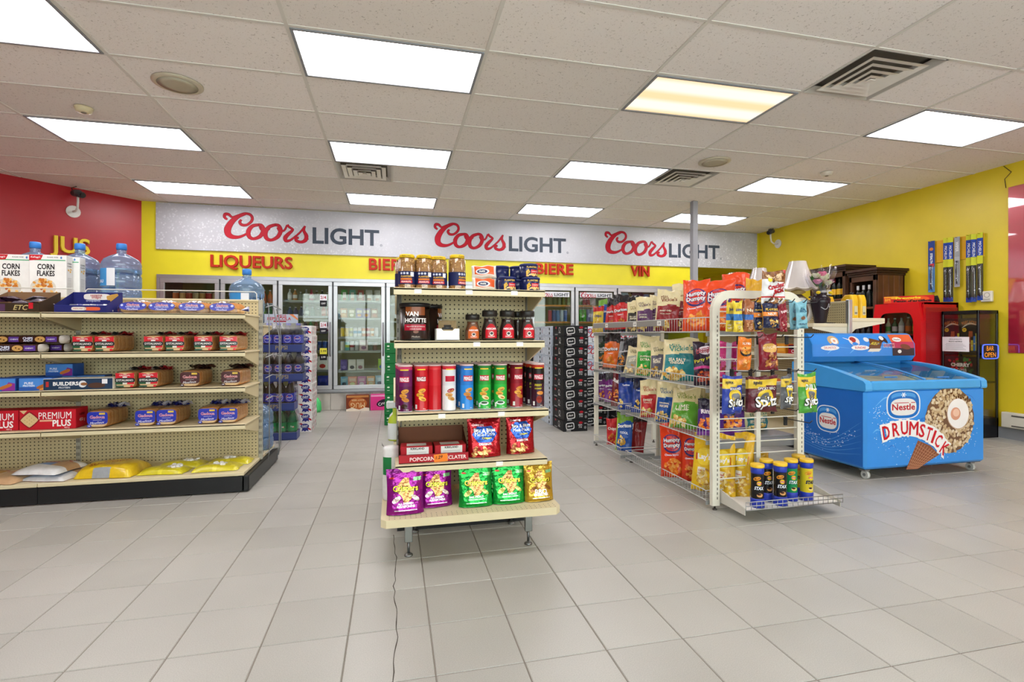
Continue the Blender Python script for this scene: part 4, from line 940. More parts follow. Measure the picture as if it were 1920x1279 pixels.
# hamburger buns on the top shelf
def buns():
    t = thing('bun_pack', 'x', 'buns')
    for i in (-1, 1):
        for j in (0, 1):
            q = MB(); cx, cy = i * .05, .06 + j * .11
            q.lathe([(.03, 0), (.048, .008), (.05, .022), (.046, .03)], 18, '#dcb27a', (cx, cy, .004)); q.lathe([(.047, .031), (.052, .042), (.045, .062), (.025, .076), (.001, .08)], 18, ['#d39c5a', '#c98a48', '#bf7e3e', '#bf7e3e'], (cx, cy, .004)); q.build('bun', 'crumb', t)
    q = MB(); q.grid(lambda u, v: ((u - .5) * .182 * (1 + .05 * math.sin(v * 8)), .0 + .24 * v, .004 + .092 * max(0, math.sin(PI * min(1, max(0, u)))) ** .35 * (.72 + .28 * math.sin(PI * v)) ** .5 + .004 * math.sin(u * 30 + v * 20)), 18, 10, '#fff')
    q.grid(lambda u, v: ((u - .5) * .2, -.002, .004 + .07 * v * (1 - .5 * (2 * u - 1) ** 4)), 12, 4, '#fff'); q.build('bag', 'wrap', t)
    q = MB(); m = flat((0, -.006, .048), (1, 0, 0), (0, .25, 1), (0, -1, .25)); q.ell('#2a37a8', m, 0, 0, .083, .03, n=26, p=2.6); q.text('Gadoua', '#f6eeee', m, 0, .011, w=.08, e=.0016, bold=.03); q.text('Gadoua', '#e08a78', m, 0, .011, w=.078, e=.0022); q.text('HAMBURGER', '#dfe4f4', m, 0, -.005, w=.09, e=.0016); q.text('Moelleux', '#f2f2fa', m, 0, -.021, w=.07, e=.0016, shear=.3); q.ell('#c6cee8', m, -.068, .006, .008, .008, e=.0014); q.ell('#c6cee8', m, .066, .008, .01, .009, e=.0014); q.build('label', 'film', t)
    q = MB(); q.grid(lambda u, v: (.10 + .05 * v, .1 + (u - .5) * .06 * (1 - .3 * v), .03 + .02 * math.sin(u * 12) * v + .01 * v), 8, 4, lambda u, v: '#39459e' if int(u * 5) % 2 else '#c8cce4'); q.build('bag_tail', 'film', t)
    return t
bn = buns()
for k, (u, lab) in enumerate(((250, 'pack of hamburger buns beside the blue sesame box'), (304, 'pack of hamburger buns, second from the sesame box'), (360, 'pack of hamburger buns, third from the sesame box'), (417, 'pack of hamburger buns nearest the end of the top shelf'))):
    loc = (on_y(u, 575, 4.08).x, 4.08, 1.288); o = bn if k == 0 else dup(bn, loc); o.location = loc; o.rotation_euler.z = R.uniform(-.03, .02); o['label'] = lab; o['group'] = 'packs of hamburger buns'

# ---------------------------------------------------------------- cereal, open boxes, cookies, crackers
def cereal():
    q = MB(); w, d, h = .235, .075, .335; q.box(-w / 2, -d / 2, 0, w / 2, d / 2, h, '#f0efec', .002); m = front(-d / 2)
    q.rect('#c8202c', m, -w / 2 + .004, 0, w / 2 - .004, .012); q.rect('#4fae78', m, -.085, .292, w / 2 - .006, .299); q.shape([(-w / 2, h - .002), (-.03, h - .002), (-.045, h - .038), (-w / 2, h - .045)], '#c8202c', m, .0008)
    q.text("Kellogg's", '#f6f2f2', m, -.077, h - .02, w=.06, e=.0016, shear=.25); q.text('SUGAR WISE', '#585858', m, .03, h - .018, w=.07, e=.001); q.ell('#5a8ac8', m, .085, h - .02, .006, .009, e=.001)
    q.text('CORN', '#2a2628', m, -.012, .246, w=.108, h=.042, bold=.03); q.text('FLAKES', '#2a2628', m, -.012, .196, w=.112, h=.042, bold=.03)
    q.ell('#d8d2c6', m, -.03, .09, .082, .068, e=.0007); r = random.Random(4)
    for k in range(46):
        a, b = r.uniform(0, 2 * PI), r.uniform(0, 1) ** .5; q.ell(r.choice(['#e0a04a', '#c9782e', '#efc070', '#d48a3a', '#b8622a']), m, -.03 + .07 * b * math.cos(a), .095 + .056 * b * math.sin(a), .012, .009, e=.0012 + k * .00002, n=7, rot=a)
    for a, b in ((.055, .05), (.07, .035), (.045, .03)): q.ell('#e2b25a', m, a, b, .012, .008, e=.001, n=8, rot=a * 30)
    m = flat((w / 2, 0, 0), (0, 1, 0), (0, 0, 1), (1, 0, 0)); q.rect('#dedddb', m, -.034, .004, .034, h - .004, e=.0003); q.text('CORN', '#3a3638', m, 0, .275, w=.05); q.text('FLAKES', '#3a3638', m, 0, .255, w=.05)
    for k in range(12): q.rect('#b4b2b0', m, -.024, .03 + k * .012, .024, .034 + k * .012, e=.0006)
    for a, b in ((-.012, .225), (.01, .215), (.016, .232)): q.ell('#e2b25a', m, a, b, .01, .008, n=8)
    return q.build('cereal_box', 'card', None)
cb = cereal(); G = 'boxes of corn flakes'
tag(cb, 'corn flakes box standing in front of another, behind the brown snack box', 'cereal box', G); cb.location = (on_y(96, 520, 4.515).x, 4.515, 1.397)
for u, y, lab, rz in ((31, 4.55, 'corn flakes box cut off by the photo edge', .02), (122, 4.603, 'rear corn flakes box below the word JUS', -.02)):
    dup(cb, (on_y(u, 520, y).x, y, 1.397), rz, lab)
def open_box(w, d, hf, hb, c_out, c_in, name, label, loc, rot, art, fill):
    t = thing(name, label, 'display box', loc, rot); th = .003
    q = MB(); q.box(-w / 2, -d / 2, 0, w / 2, d / 2, th, c_in); q.box(-w / 2, -d / 2, 0, w / 2, -d / 2 + th, hf, c_out); q.box(-w / 2, d / 2 - th, 0, w / 2, d / 2, hb, c_in)
    for s in (-1, 1):
        x = s * w / 2; p = [(-d / 2, 0), (d / 2, 0), (d / 2, hb), (-d / 2 + d * .35, hf + (hb - hf) * .35), (-d / 2, hf)]
        q.face([(x, a, b) for a, b in (p if s > 0 else p[::-1])], c_out); q.face([(x - s * th, a, b) for a, b in (p[::-1] if s > 0 else p)], c_in)
    q.build('tray', 'card', t)
    for fn, mm_ in zip(art, (front(-d / 2), front(d / 2 - th))):
        q = MB(); fn(q, mm_, w, d); q.build('print', 'card', t)
    fill(t, w, d)
    return t
def art_b(q, m, w, d):
    q.rect('#5a3a5a', m, -w / 2 + .004, .004, -w * .1, .05); q.rect('#3a2c1e', m, -w * .1, .004, w / 2 - .004, .05); q.text('ETC', '#c8b47a', m, w * .18, .028, w=.08, e=.0016, shear=.3); q.text('SNACK', '#d8c8a8', m, -w * .3, .03, w=.06, e=.0016); q.rect('#c8202c', m, w * .32, .02, w * .4, .06, e=.0018)
def fill_b(t, w, d):
    r = random.Random(2)
    for k in range(9):
        q = MB(); c = ['#3c2438', '#4a2c44', '#58505c'][k % 3]; x, y = r.uniform(-w * .36, w * .36), r.uniform(-d * .3, d * .25)
        q.grid(lambda u, v: ((u - .5) * .075, (v - .5) * .10, .02 * math.sin(PI * u) ** .6 * math.sin(PI * v) ** .5), 8, 8, lambda u, v: '#e4e0dc' if (u - .5) ** 2 + (v - .5) ** 2 < .03 else c); q.build('snack_pouch', 'foil', t, (x, y, .045 + .006 * k), (r.uniform(-.3, .5), r.uniform(-.3, .3), r.uniform(0, 3)))
open_box(.33, .20, .058, .145, '#3f2f22', '#8a6a4c', 'snack_box', 'brown open display box of dark snack pouches in front of cereal', (on_y(42, 575, 4.12).x, 4.125, 1.288), -.08, (art_b,), fill_b)
def art_s(q, m, w, d):
    q.rect('#24286a', m, -w / 2 + .002, .002, w / 2 - .002, .045, e=.0004); q.ell('#e8e2d8', m, -.01, .024, .045, .012, p=4); q.ell('#e0603a', m, .07, .024, .05, .012, p=4); q.text('sesame snaps', '#c03a2a', m, -.015, .024, w=.06, e=.0016)
def art_sb(q, mb_, w, d):
    q.ell('#e8e2dc', mb_, -.005, .118, .085, .022, p=4); q.text('sesame', '#b0363a', mb_, -.01, .127, w=.075, e=.0014); q.text('snaps', '#b0363a', mb_, -.01, .110, w=.06, e=.0014)
    for k, (a, b) in enumerate(((.095, .118), (.115, .105))): q.ell('#c89a4a', mb_, a, b, .04, .018, p=6, n=8, rot=.25, e=.0016 + .0003 * k)
    q.text('croquants', '#c8ccec', mb_, -.03, .088, w=.09, e=.0012)
def fill_s(t, w, d):
    for k in range(6):
        q = MB(); q.box(-.03, -.045, 0, .03, .045, .014, ['#8a8a90', '#3c3e86', '#c8c4bc'][k % 3], .003); q.build('snack_pouch', 'foil', t, (-.11 + .045 * k, .0, .028), (.5, .1 * (k % 2), .1 * k))
open_box(.315, .19, .048, .15, '#2a2f78', '#23286c', 'snack_box', 'dark blue open box of sesame snacks on the top shelf', (on_y(168, 578, 4.12).x, 4.12, 1.288), -.06, (art_s, art_sb), fill_s)
q = MB(); q.box(-.07, -.05, 0, .07, .05, .045, '#2a2c6c', .003); q.ell('#d0402e', front(-.05), -.02, .022, .04, .014, p=4); tag(q.build('snack_box', 'card', None, (on_y(218, 580, 4.16).x, 4.20, 1.288)), 'small blue and red carton between the sesame box and buns', 'box')
def cookies():
    q = MB(); w, d, h = .30, .10, .058
    def f(u, v):
        a = 2 * PI * u; x = (v - .5) * w; e = min(1, (.5 - abs(v - .5)) * 12) ** .5
        return (x, math.copysign(abs(math.cos(a)) ** .6, math.cos(a)) * d / 2 * e, h / 2 + math.copysign(abs(math.sin(a)) ** .6, math.sin(a)) * h / 2 * e)
    q.grid(f, 20, 24, lambda u, v: '#b8b0a8' if v > .88 and .2 < u < .8 else ('#8a2a2c' if v < .1 else '#3a2018')); m = front(-d / 2 - .0005)
    q.text('CHIPS', '#2a48a8', m, -.07, h * .62, w=.06, e=.0018, bold=.05); q.text('AHOY!', '#2a48a8', m, -.07, h * .34, w=.055, e=.0018, bold=.05); q.text('CHIPS', '#f2f2f6', m, -.07, h * .62, w=.058, e=.0024); q.text('AHOY!', '#f2f2f6', m, -.07, h * .34, w=.053, e=.0024)
    q.ell('#c89a58', m, 0, h * .5, .03, .02); q.ell('#4a2c18', m, -.008, h * .55, .005, .004, e=.0016); q.ell('#4a2c18', m, .01, h * .42, .005, .004, e=.0016); q.rect('#5a3a90', m, .035, h * .2, .10, h * .8); q.text('CHEWY', '#e8e0f0', m, .067, h * .5, w=.045, e=.0016)
    return q.build('cookie_pack', 'foil', None)
ckp = cookies(); G = 'brown cookie packs'
for k, (u, y, z, rz, lab) in enumerate(((42, 4.09, 1.015, .03, 'brown cookie pack lying at the front of the second shelf'), (85, 4.12, 1.0745, -.05, 'brown cookie pack lying on the front pack, label showing'), (92, 4.205, 1.015, .02, 'brown cookie pack lying behind, grey end fin showing'), (10, 4.215, 1.015, .04, 'brown cookie pack behind at the photo edge'), (22, 4.24, 1.074, -.04, 'dark cookie pack on top at the rear'), (14, 4.13, 1.0745, .03, 'dark cookie pack on top beside the labelled one'))):
    x = on_y(u, 650, y).x; o = ckp if k == 0 else dup(ckp, (0, 0, 0)); o.location = (x, y, z); o.rotation_euler.z = rz; tag(o, lab, 'cookies', G)
def smallbox(w, d, h, base, art, name='bar_box', m_='card'):
    q = MB(); q.box(-w / 2, -d / 2, 0, w / 2, d / 2, h, base, .002); art(q, front(-d / 2), w, h); return q.build(name, m_, None)
def art_bar(c2, c3):
    def f(q, m, w, h):
        q.rect('#4a86d0', m, -w / 2 + .003, h * .3, w / 2 - .003, h - .003, e=.0004); q.shape([(w * .1, .003), (w / 2 - .003, .003), (w / 2 - .003, h * .6), (w * .3, h * .7)], c2, m, .0008); q.ell(c3, m, w * .22, h * .36, w * .2, h * .13, rot=.4, e=.0014, p=3); q.text('PURE', '#eef2fa', m, -w * .2, h * .6, w=w * .26, e=.0012); q.text('PROTEIN', '#eef2fa', m, -w * .2, h * .4, w=w * .34, e=.0012)
    return f
for u, y, z, w_, c2, c3, lab in ((8, 4.10, .759, .19, '#8a2f90', '#b86a30', 'blue protein bar box with purple corner at the photo edge'), (77, 4.10, .759, .185, '#e0963a', '#a8602a', 'blue protein bar box with orange corner on the third shelf'), (122, 4.24, .845, .17, '#7a2c88', '#c07030', 'blue bar box lying on top of the stacked boxes'), (124, 4.25, .759, .17, '#2a4a9a', '#7a5a40', 'dark blue bar box behind the navy bar box'), (52, 4.25, .759, .17, '#2a4a9a', '#7a5a40', 'dark blue bar box behind, half hidden by the front two'), (176, 4.27, .759, .18, '#24448a', '#6a5a4a', 'dark blue bar box behind the navy bar box, nearest the bread')):
    o = smallbox(w_, .12, .085, '#2b57a8', art_bar(c2, c3)); o.location = (on_y(u, 715, y).x, y, z); o.rotation_euler.z = R.uniform(-.08, .08); tag(o, lab, 'bar box', 'protein bar boxes')
def art_build(q, m, w, h):
    q.rect('#1c3450', m, -w / 2 + .002, .002, w / 2 - .002, h - .002, e=.0004); q.text('BUILDERS', '#f2f2f2', m, -w * .18, h * .56, w=w * .36, e=.0012, bold=.03); q.text('PROTEIN', '#d8dce2', m, -w * .2, h * .22, w=w * .16, e=.0012); q.ell('#d8dce0', m, w * .06, h * .5, h * .3, h * .3); q.ell('#8a5a34', m, w * .08, h * .5, w * .05, h * .14, e=.0012); q.ell('#4a3024', m, w * .26, h * .36, w * .13, h * .24, e=.0012); q.rect('#e8e8ec', m, w * .34, h * .5, w * .42, h * .9, e=.0016); q.rect('#b8302e', m, -w * .46, h * .3, -w * .42, h * .75, e=.0012)
o = smallbox(.40, .16, .078, '#d8d4c8', art_build, 'bar_box'); o.location = (on_y(156, 720, 4.1).x, 4.12, .759); o.rotation_euler.z = .04; tag(o, 'long navy protein bar box beside the Italian loaves', 'bar box', 'protein bar boxes')
def art_prem(q, m, w, h):
    q.ell('#8a1420', m, -w * .32, h * .5, .058, .058, p=1.2, n=16, e=.0006); q.ell('#d8bc8a', m, -w * .32, h * .5, .05, .05, p=1.15, n=16, e=.001)
    for a in range(3):
        for b in range(3): q.ell('#b08c58', m, -w * .32 + (a - b) * .013, h * .5 + (a + b - 2) * .013, .003, .003, n=6, e=.0014)
    q.text('PREMIUM', '#f6f0f0', m, w * .13, h * .69, w=w * .58, h=h * .34, e=.001, bold=.03); q.text('PLUS', '#f6f0f0', m, w * .25, h * .30, w=w * .33, h=h * .34, e=.001, bold=.03); q.rect('#e8b090', m, -w * .14, h * .40, w * .08, h * .48, e=.0008); q.shape([(-w * .5 + .003, h - .003), (-w * .36, h - .003), (-w * .42, h * .8)], '#d8bc8a', m, .0008); q.text('450 g', '#f0d8d8', m, w * .34, h * .06, w=.03)
cw_ = on_y(143, 790, 4.10).x - on_y(38, 790, 4.10).x; cx_ = on_y(90, 790, 4.10).x
for k, lab in ((1, 'red cracker box cut off by the photo edge'), (0, 'red cracker box beside the single blue labelled loaf')):
    o = smallbox(cw_, .15, .135, '#c4182a', art_prem, 'cracker_box'); o.location = (cx_ - k * (cw_ + .008), 4.17, .488); o.rotation_euler.z = .02; tag(o, lab, 'cracker box', 'red cracker boxes')
    q = MB(); m = flat((cw_ / 2, 0, 0), (0, 1, 0), (0, 0, 1), (1, 0, 0)); q.text('NEW', '#3a1016', m, 0, .09, w=.06); q.text('450 g', '#e8c8c8', m, .0, .05, w=.07); q.build('end_print', 'card', o)

# soft bags lying on the base deck
def pillow(w, d, h, colfn, seed, name, label, cat, loc, rot, mt='film', group=None, texts=(), n=22, flatp=.5):
    r = random.Random(seed); ph = [r.uniform(0, 6) for _ in range(4)]
    def top(u, v):
        a = (1 - abs(2 * u - 1) ** 3.2) * (1 - abs(2 * v - 1) ** 3.2)
        z = h * max(a, 0) ** flatp * (1 + .10 * math.sin(7 * u + ph[0]) * math.sin(6 * v + ph[1])) + .003
        return ((u - .5) * w * (1 + .03 * math.sin(9 * v + ph[2])), (v - .5) * d * (1 + .03 * math.sin(8 * u + ph[3])), z)
    q = MB(); q.grid(top, n, n, colfn); q.grid(lambda u, v: (top(u, v)[0], top(u, v)[1], .001), 6, 6, colfn(.5, .5))
    def m(a, b, e=0):
        p = top(a / w + .5, b / d + .5); return Vector((p[0], p[1], p[2] + e + .002))
    for (s, c, x, y_, ww, rt) in texts: q.text(s, c, m, x, y_, w=ww, rot=rt, e=.002)
    o = q.build(name, mt, None, loc, rot); tag(o, label, cat, group); return o
Z0 = .147
def spot(u, v): p = on_z(u, v, Z0); return (p.x, p.y, Z0)
pillow(.36, .27, .085, lambda u, v: '#9aa0a4' if (.3 < u < .62 and v < .1) else ('#c9a21c' if v > .8 else ('#d9b41e' if (int(u * 9) + int(v * 7)) % 4 else '#e6c52a')), 1, 'flour_bag', 'plump yellow bag lying beside the white and red bag', 'bag', (on_z(222, 884, Z0).x, 4.16, Z0), -.1, 'film', None, [('COCO', '#b0582a', .02, .02, .16, .3), ('SUCRE', '#a8482a', -.04, -.06, .14, .3)], flatp=.32)
pillow(.30, .27, .045, lambda u, v: '#dcdcdc' if v < .38 else ('#4a80c8' if (v < .58 and u < .6) else ('#b8926a' if (u > .6 and v < .75) else ('#c01f30' if .6 < v < .68 else '#e4e2de'))), 2, 'sugar_bag', 'white sugar bag with blue and red print, on top of another', 'bag', (on_z(124, 880, Z0).x + .02, 4.17, .192), -.25, 'film', 'soft bags on the base deck', [('Lantic', '#c01f30', 0, .08, .2, 0)])
pillow(.30, .27, .04, lambda u, v: '#d8d6d4' if v < .5 else ('#b8926a' if u > .6 else '#c01f30'), 3, 'sugar_bag', 'white sugar bag lying under another at the deck front', 'bag', (on_z(124, 885, Z0).x + .02, 4.165, Z0), -.25, 'film', 'soft bags on the base deck')
pillow(.27, .30, .042, lambda u, v: '#c9a27a' if v < .62 else ('#b01c2c' if (int(u * 8) + int(v * 12)) % 3 else '#e0d4c8'), 4, 'sugar_bag', 'brown sugar bag with red band beside the white bags', 'bag', (on_z(52, 888, Z0).x, 4.175, Z0), -.3, 'film', 'soft bags on the base deck', [('brun', '#b83a2a', 0, -.02, .06, 0)])
pillow(.27, .30, .04, lambda u, v: '#c0976c' if v < .55 else ('#b01c2c' if v > .75 else '#b8843a'), 5, 'sugar_bag', 'brown sugar bag cut off by the photo edge', 'bag', (on_z(-8, 890, Z0).x, 4.20, Z0), -.2, 'film', 'soft bags on the base deck', [('Lantic', '#f0e6e0', 0, .1, .16, 0)])
mm = lambda cx, cy: (lambda u, v: '#e6e6e4' if ((u - cx) ** 2 + (v - cy) ** 2 < .028) else ('#cfc222' if (int(u * 11) + int(v * 5)) % 5 else '#e2d63a'))
for k, (u_, v_, y_, cx, lab) in enumerate(((310, 880, 4.12, .72, 'yellow marshmallow bag next to the plump yellow bag'), (408, 874, 4.12, .55, 'yellow marshmallow bag with a clear window at the deck front'), (344, 866, 4.29, .66, 'yellow marshmallow bag lying behind, touching the back panel'), (432, 862, 4.30, .5, 'yellow marshmallow bag at the far corner of the deck'))):
    p = on_y(u_, v_, y_); o = pillow(.30, .165, .04, mm(cx, .5), 10 + k, 'marshmallow_bag', lab, 'marshmallows', (p.x, y_, Z0), -.08 + .1 * (k % 2), 'film', 'yellow marshmallow bags', [('JUMBO', '#3a3410', -.09, -.02, .06, .2)])
    q = MB(); rr = random.Random(k)
    for j in range(9): q.lathe([(.010, 0), (.013, .003), (.013, .017), (.010, .02)], 10, '#f0efec', ((cx - .5) * .3 + rr.uniform(-.04, .04), rr.uniform(-.03, .035), .026 + rr.uniform(0, .008)))
    q.build('marshmallows', 'matte', o)['kind'] = 'stuff'
# ---------------------------------------------------------------- centre end-cap gondola
CP, CF = 2.935, 2.60
g = thing('gondola_shelf', 'free-standing cream shelf unit on thin legs in the middle of the floor', 'shelf unit', (0, 0, 0))
q = MB(); q.box(.045, CP - .006, .27, .765, CP + .006, 1.375, '#c9bb92'); q.build('back_panel', 'pegboard', g)
for x in (.03, .78): upright(g, x, CP, .20, 1.38, .028, .04, '#8e8c84')
for x0, x1, z, tg in ((0, .79, 1.372, (.12, .38, .62)), (.003, .788, 1.103, (.42, .65)), (.018, .81, .738, (.24, .55)), (.008, .802, .478, (.54,))): shelf(g, x0, x1, CP, CF, z, tags=tg)
q = MB()
pts = [(-.035, 2.50), (.82, 2.50), (.848, 2.53), (.848, CP), (-.06, CP), (-.06, 2.525)]
for z, s in ((.205, -1), (.243, 1)): q.face([(a, b, z) for a, b in (pts if s > 0 else pts[::-1])], BEI)
for i in range(6):
    a, b = pts[i], pts[(i + 1) % 6]; q.face([(*a, .205), (*b, .205), (*b, .243), (*a, .243)], BEI)
for i in range(34):
    for j in range(3): q.ell('#4a4434', topface(.2433, -.02 + i * .0254, 2.515 + j * .022), 0, 0, .0032, .0032, n=6, e=.0002)
q.build('base_deck', 'shelf_paint', g)
for x, y in ((.075, 2.66), (.712, 2.66), (.12, 2.97), (.69, 2.97)):
    q = MB(); q.box(x - .02, y - .012, .07, x + .02, y + .012, .205, '#8d8f8c', .003); o = q.build('leg', 'steel', g)
    q = MB(); q.tube([(x, y, .075), (x, y, .012)], .007, '#77797a', 8); q.lathe([(.022, 0), (.022, .006), (.010, .014)], 14, '#8a8c8c', (x, y, 0)); q.build('foot', 'steel', o)
# the run of shelving behind the end-cap
g2 = thing('gondola_shelf', 'cream shelf run standing behind the centre end unit', 'shelf unit', (0, 0, 0))
q = MB(); q.box(.39, 2.99, .12, .41, 4.3, 1.05, '#c9bb92'); q.build('back_panel', 'pegboard_side', g2)
q = MB(); q.box(-.03, 2.99, .10, .83, 4.3, .14, BEI, .003); q.box(.02, 3.0, .0, .78, 4.29, .10, '#1b1b1d'); q.build('base_deck', 'shelf_paint', g2)
for z in (.47, .78):
    q = MB(); q.box(0.0, 2.99, z - .035, .39, 4.3, z, BEI, .002); q.build('shelf', 'shelf_paint', g2)
# things poking out along its aisle side
def side_item(y, z, col, h, r, lab, cat, nm, c2=None, nz=False):
    t = thing(nm, lab, cat, (.01, y, z + .001))
    q = MB(); q.lathe([(r * .9, 0), (r, .01), (r, h * .55), (r * .9, h * .68), (r * .35, h * .82), (r * .35, h)], 16, [col, c2 or col, col, col, col]); q.build('bottle', 'plastic', t)
    q = MB()
    if nz: q.box(-r * 1.2, -.014, h, r * .5, .014, h + .045, c2 or '#e8e8e8', .006)
    else: q.lathe([(r * .4, h), (r * .4, h + .025)], 12, c2 or '#e8e8e8')
    q.build('trigger' if nz else 'cap', 'plastic', t)
side_item(3.28, .471, '#b8cc3a', .20, .045, 'lime green spray bottle on the aisle side of the centre run', 'spray bottle', 'spray_bottle', '#dfe6e8', True)
side_item(3.50, .471, '#e8e8ea', .18, .04, 'white bottle with red cap behind the lime bottle', 'bottle', 'cleaner_bottle', '#c8322e')
side_item(3.20, .141, '#3a5ab8', .20, .042, 'blue cleaner bottle on the low deck of the centre run', 'bottle', 'cleaner_bottle', '#e8ecf2')
side_item(3.42, .141, '#a8c0d8', .22, .042, 'pale blue cleaner bottle on the low deck', 'bottle', 'cleaner_bottle', '#b03a5a')
side_item(3.62, .141, '#c8d860', .2, .042, 'lime cleaner bottle at the rear of the low deck', 'bottle', 'cleaner_bottle', '#e8e8e8')
# roll of plastic bags on a hook
t = thing('bag_roll', 'white roll of plastic produce bags with green label beside the purple bags', 'bag roll', (-.012, 2.83, .2445))
q = MB(); q.lathe([(.042, 0), (.047, .01), (.046, .27), (.043, .285), (.012, .29)], 24, '#e4e4e2'); q.build('roll', 'film', t)
q = MB(); q.grid(lambda u, v: (-.03 - .02 * u, -.02 + .03 * v, .27 + .045 * u * (1 - .5 * v) + .006 * math.sin(v * 20)), 6, 6, '#eee'); q.build('loose_end', 'wrap', t)
q = MB(); q.rect('#1f7a40', cylmap(.0475, a0=-.45), -.03, .14, .022, .235, e=.001, nx=8); q.build('label', 'paint', t)

# ---- jars, tins and packets: z of each shelf
ZT, Z2, Z3, Z4, ZB = 1.373, 1.104, .739, .479, .2445
def at(u, y): return on_y(u, 600, y).x
def nuts(h=.178):
    t = thing('peanut_jar', 'x', 'nut jar'); r = .042
    q = MB(); q.lathe([(r * .92, 0), (r, .008), (r, h * .84), (r * .82, h * .89)], 24, ['#a9773f'] * 3, cap=True); q.build('peanuts', 'crumb', t)
    q = MB(); rr = random.Random(5)
    for k in range(150):
        a, z = rr.uniform(0, 2 * PI), rr.choice([rr.uniform(.006, .03), rr.uniform(h * .5, h * .86)]); d = Vector((math.cos(a), math.sin(a), 0)); s = Vector((-math.sin(a), math.cos(a), 0)); c = d * (r - .001) + Vector((0, 0, z)); up = Vector((0, 0, 1)) * .0052; s = s * .0062; n = d * .004
        q.add([c + n, c + s, c + up, c - s, c - up], [(0, 1, 2), (0, 2, 3), (0, 3, 4), (0, 4, 1)], rr.choice(['#d8aa6c', '#c89455', '#e2bc86', '#b98448']), True)
    q.build('peanut_pile', 'crumb', t)['kind'] = 'stuff'
    q = MB(); q.lathe([(r + .003, .0), (r + .004, .008), (r + .004, h * .84), (r * .86, h * .89), (r * .86, h * .91)], 24, '#fff', cap=False); q.build('jar', 'clear', t)
    q = MB(); q.lathe([(r * .9, h * .9), (r * .94, h * .905), (r * .94, h * .985), (r * .88, h)], 28, '#e9c21c'); q.text('PLANTERS', '#8a6a10', cylmap(r * .94), 0, h * .945, w=.045, e=.0006); q.build('lid', 'plastic', t)
    m = cylmap(r + .0045); q = MB(); q.lathe([(r + .0046, .022), (r + .0046, h * .5)], 28, '#1d2350', cap=False); q.rect('#e8e8ee', m, .022, .062, .042, .085, e=.0004, nx=4)
    for k in range(3): q.ell('#c8cce0', m, -.026 + .016 * k, .078, .006, .006, n=10, e=.0006)
    q.text('PLANTERS', '#e8b83a', m, 0, .062, w=.055, e=.001, bold=.02); q.rect('#d8782a', m, -.03, .044, .03, .053, e=.0006, nx=6); q.rect('#c8202c', m, -.032, .028, .032, .041, e=.0006, nx=6); q.text('PEANUTS', '#f2e8e8', m, 0, .0345, w=.05, e=.001); q.build('label', 'paint', t)
    return t
nj = nuts(); G = 'jars of peanuts on the top shelf'
for k, (u, y, sc, lab) in enumerate(((763, 2.70, 1, 'peanut jar with yellow lid at the shelf corner'), (795, 2.70, 1, 'peanut jar with yellow lid, second along the top shelf'), (822, 2.71, .98, 'peanut jar with yellow lid, third along the top shelf'), (857, 2.72, 1.06, 'tallest peanut jar, standing apart next to the orange packs'), (757, 2.81, 1, 'peanut jar behind the one at the shelf corner'), (790, 2.81, 1, 'peanut jar behind the second one'), (818, 2.81, 1, 'peanut jar behind the third one'))):
    o = nj if k == 0 else dup(nj, (0, 0, 0)); o.location = (at(u, y), y, ZT); o.scale = (1, 1, sc); o.rotation_euler.z = R.uniform(-.25, .25) if k != 3 else .7; tag(o, lab, 'nut jar', G)
def nutcan():
    t = thing('nut_can', 'x', 'nut can'); r, h = .0495, .072
    q = MB(); q.lathe([(r * .98, 0), (r, .003), (r, h - .008)], 32, '#1b2350'); m = cylmap(r + .0004)
    q.shape([(-.032, .004), (-.034, .03), (-.02, .042), (-.012, .026), (.035, .02), (.04, .004)], '#e0b23c', m, .0006); q.rect('#c8242c', m, -.008, .018, .034, .038, e=.0009, nx=6); q.text('PLANTERS', '#e8c25a', m, 0, .052, w=.06, e=.001, bold=.02); q.text('CASHEWS', '#f4e8e0', m, .013, .028, w=.034, e=.0014)
    rr = random.Random(1)
    for k in range(12): q.ell(rr.choice(['#e6c07a', '#d8a858']), m, rr.uniform(-.03, .035), rr.uniform(.005, .016), .006, .0045, n=8, e=.0012)
    q.build('body', 'gloss', t)
    q = MB(); q.lathe([(r + .001, h - .012), (r + .0015, h - .002), (r - .002, h)], 32, '#232c66'); q.build('lid', 'plastic', t)
    return t
nc = nutcan(); G = 'navy nut cans on the top shelf'
for k, (u, y, z, lab, rz) in enumerate(((951, 2.68, ZT, 'navy nut can in the front row next to the orange packs', .1), (995, 2.67, ZT, 'navy nut can at the outer corner of the top shelf', 0), (991, 2.68, ZT + .0735, 'navy nut can stacked on the corner can', .15), (938, 2.80, ZT, 'navy nut can behind the front row, back label showing', 2.3), (973, 2.79, ZT, 'navy nut can in the second row between the two front ones', 1.2), (938, 2.80, ZT + .0735, 'navy nut can stacked in the second row, grey label', 2.5), (972, 2.79, ZT + .0735, 'navy nut can stacked behind the top corner can', .9))):
    o = nc if k == 0 else dup(nc, (0, 0, 0)); o.location = (at(u, y), y, z + .0006); o.rotation_euler.z = rz; tag(o, lab, 'nut can', G)
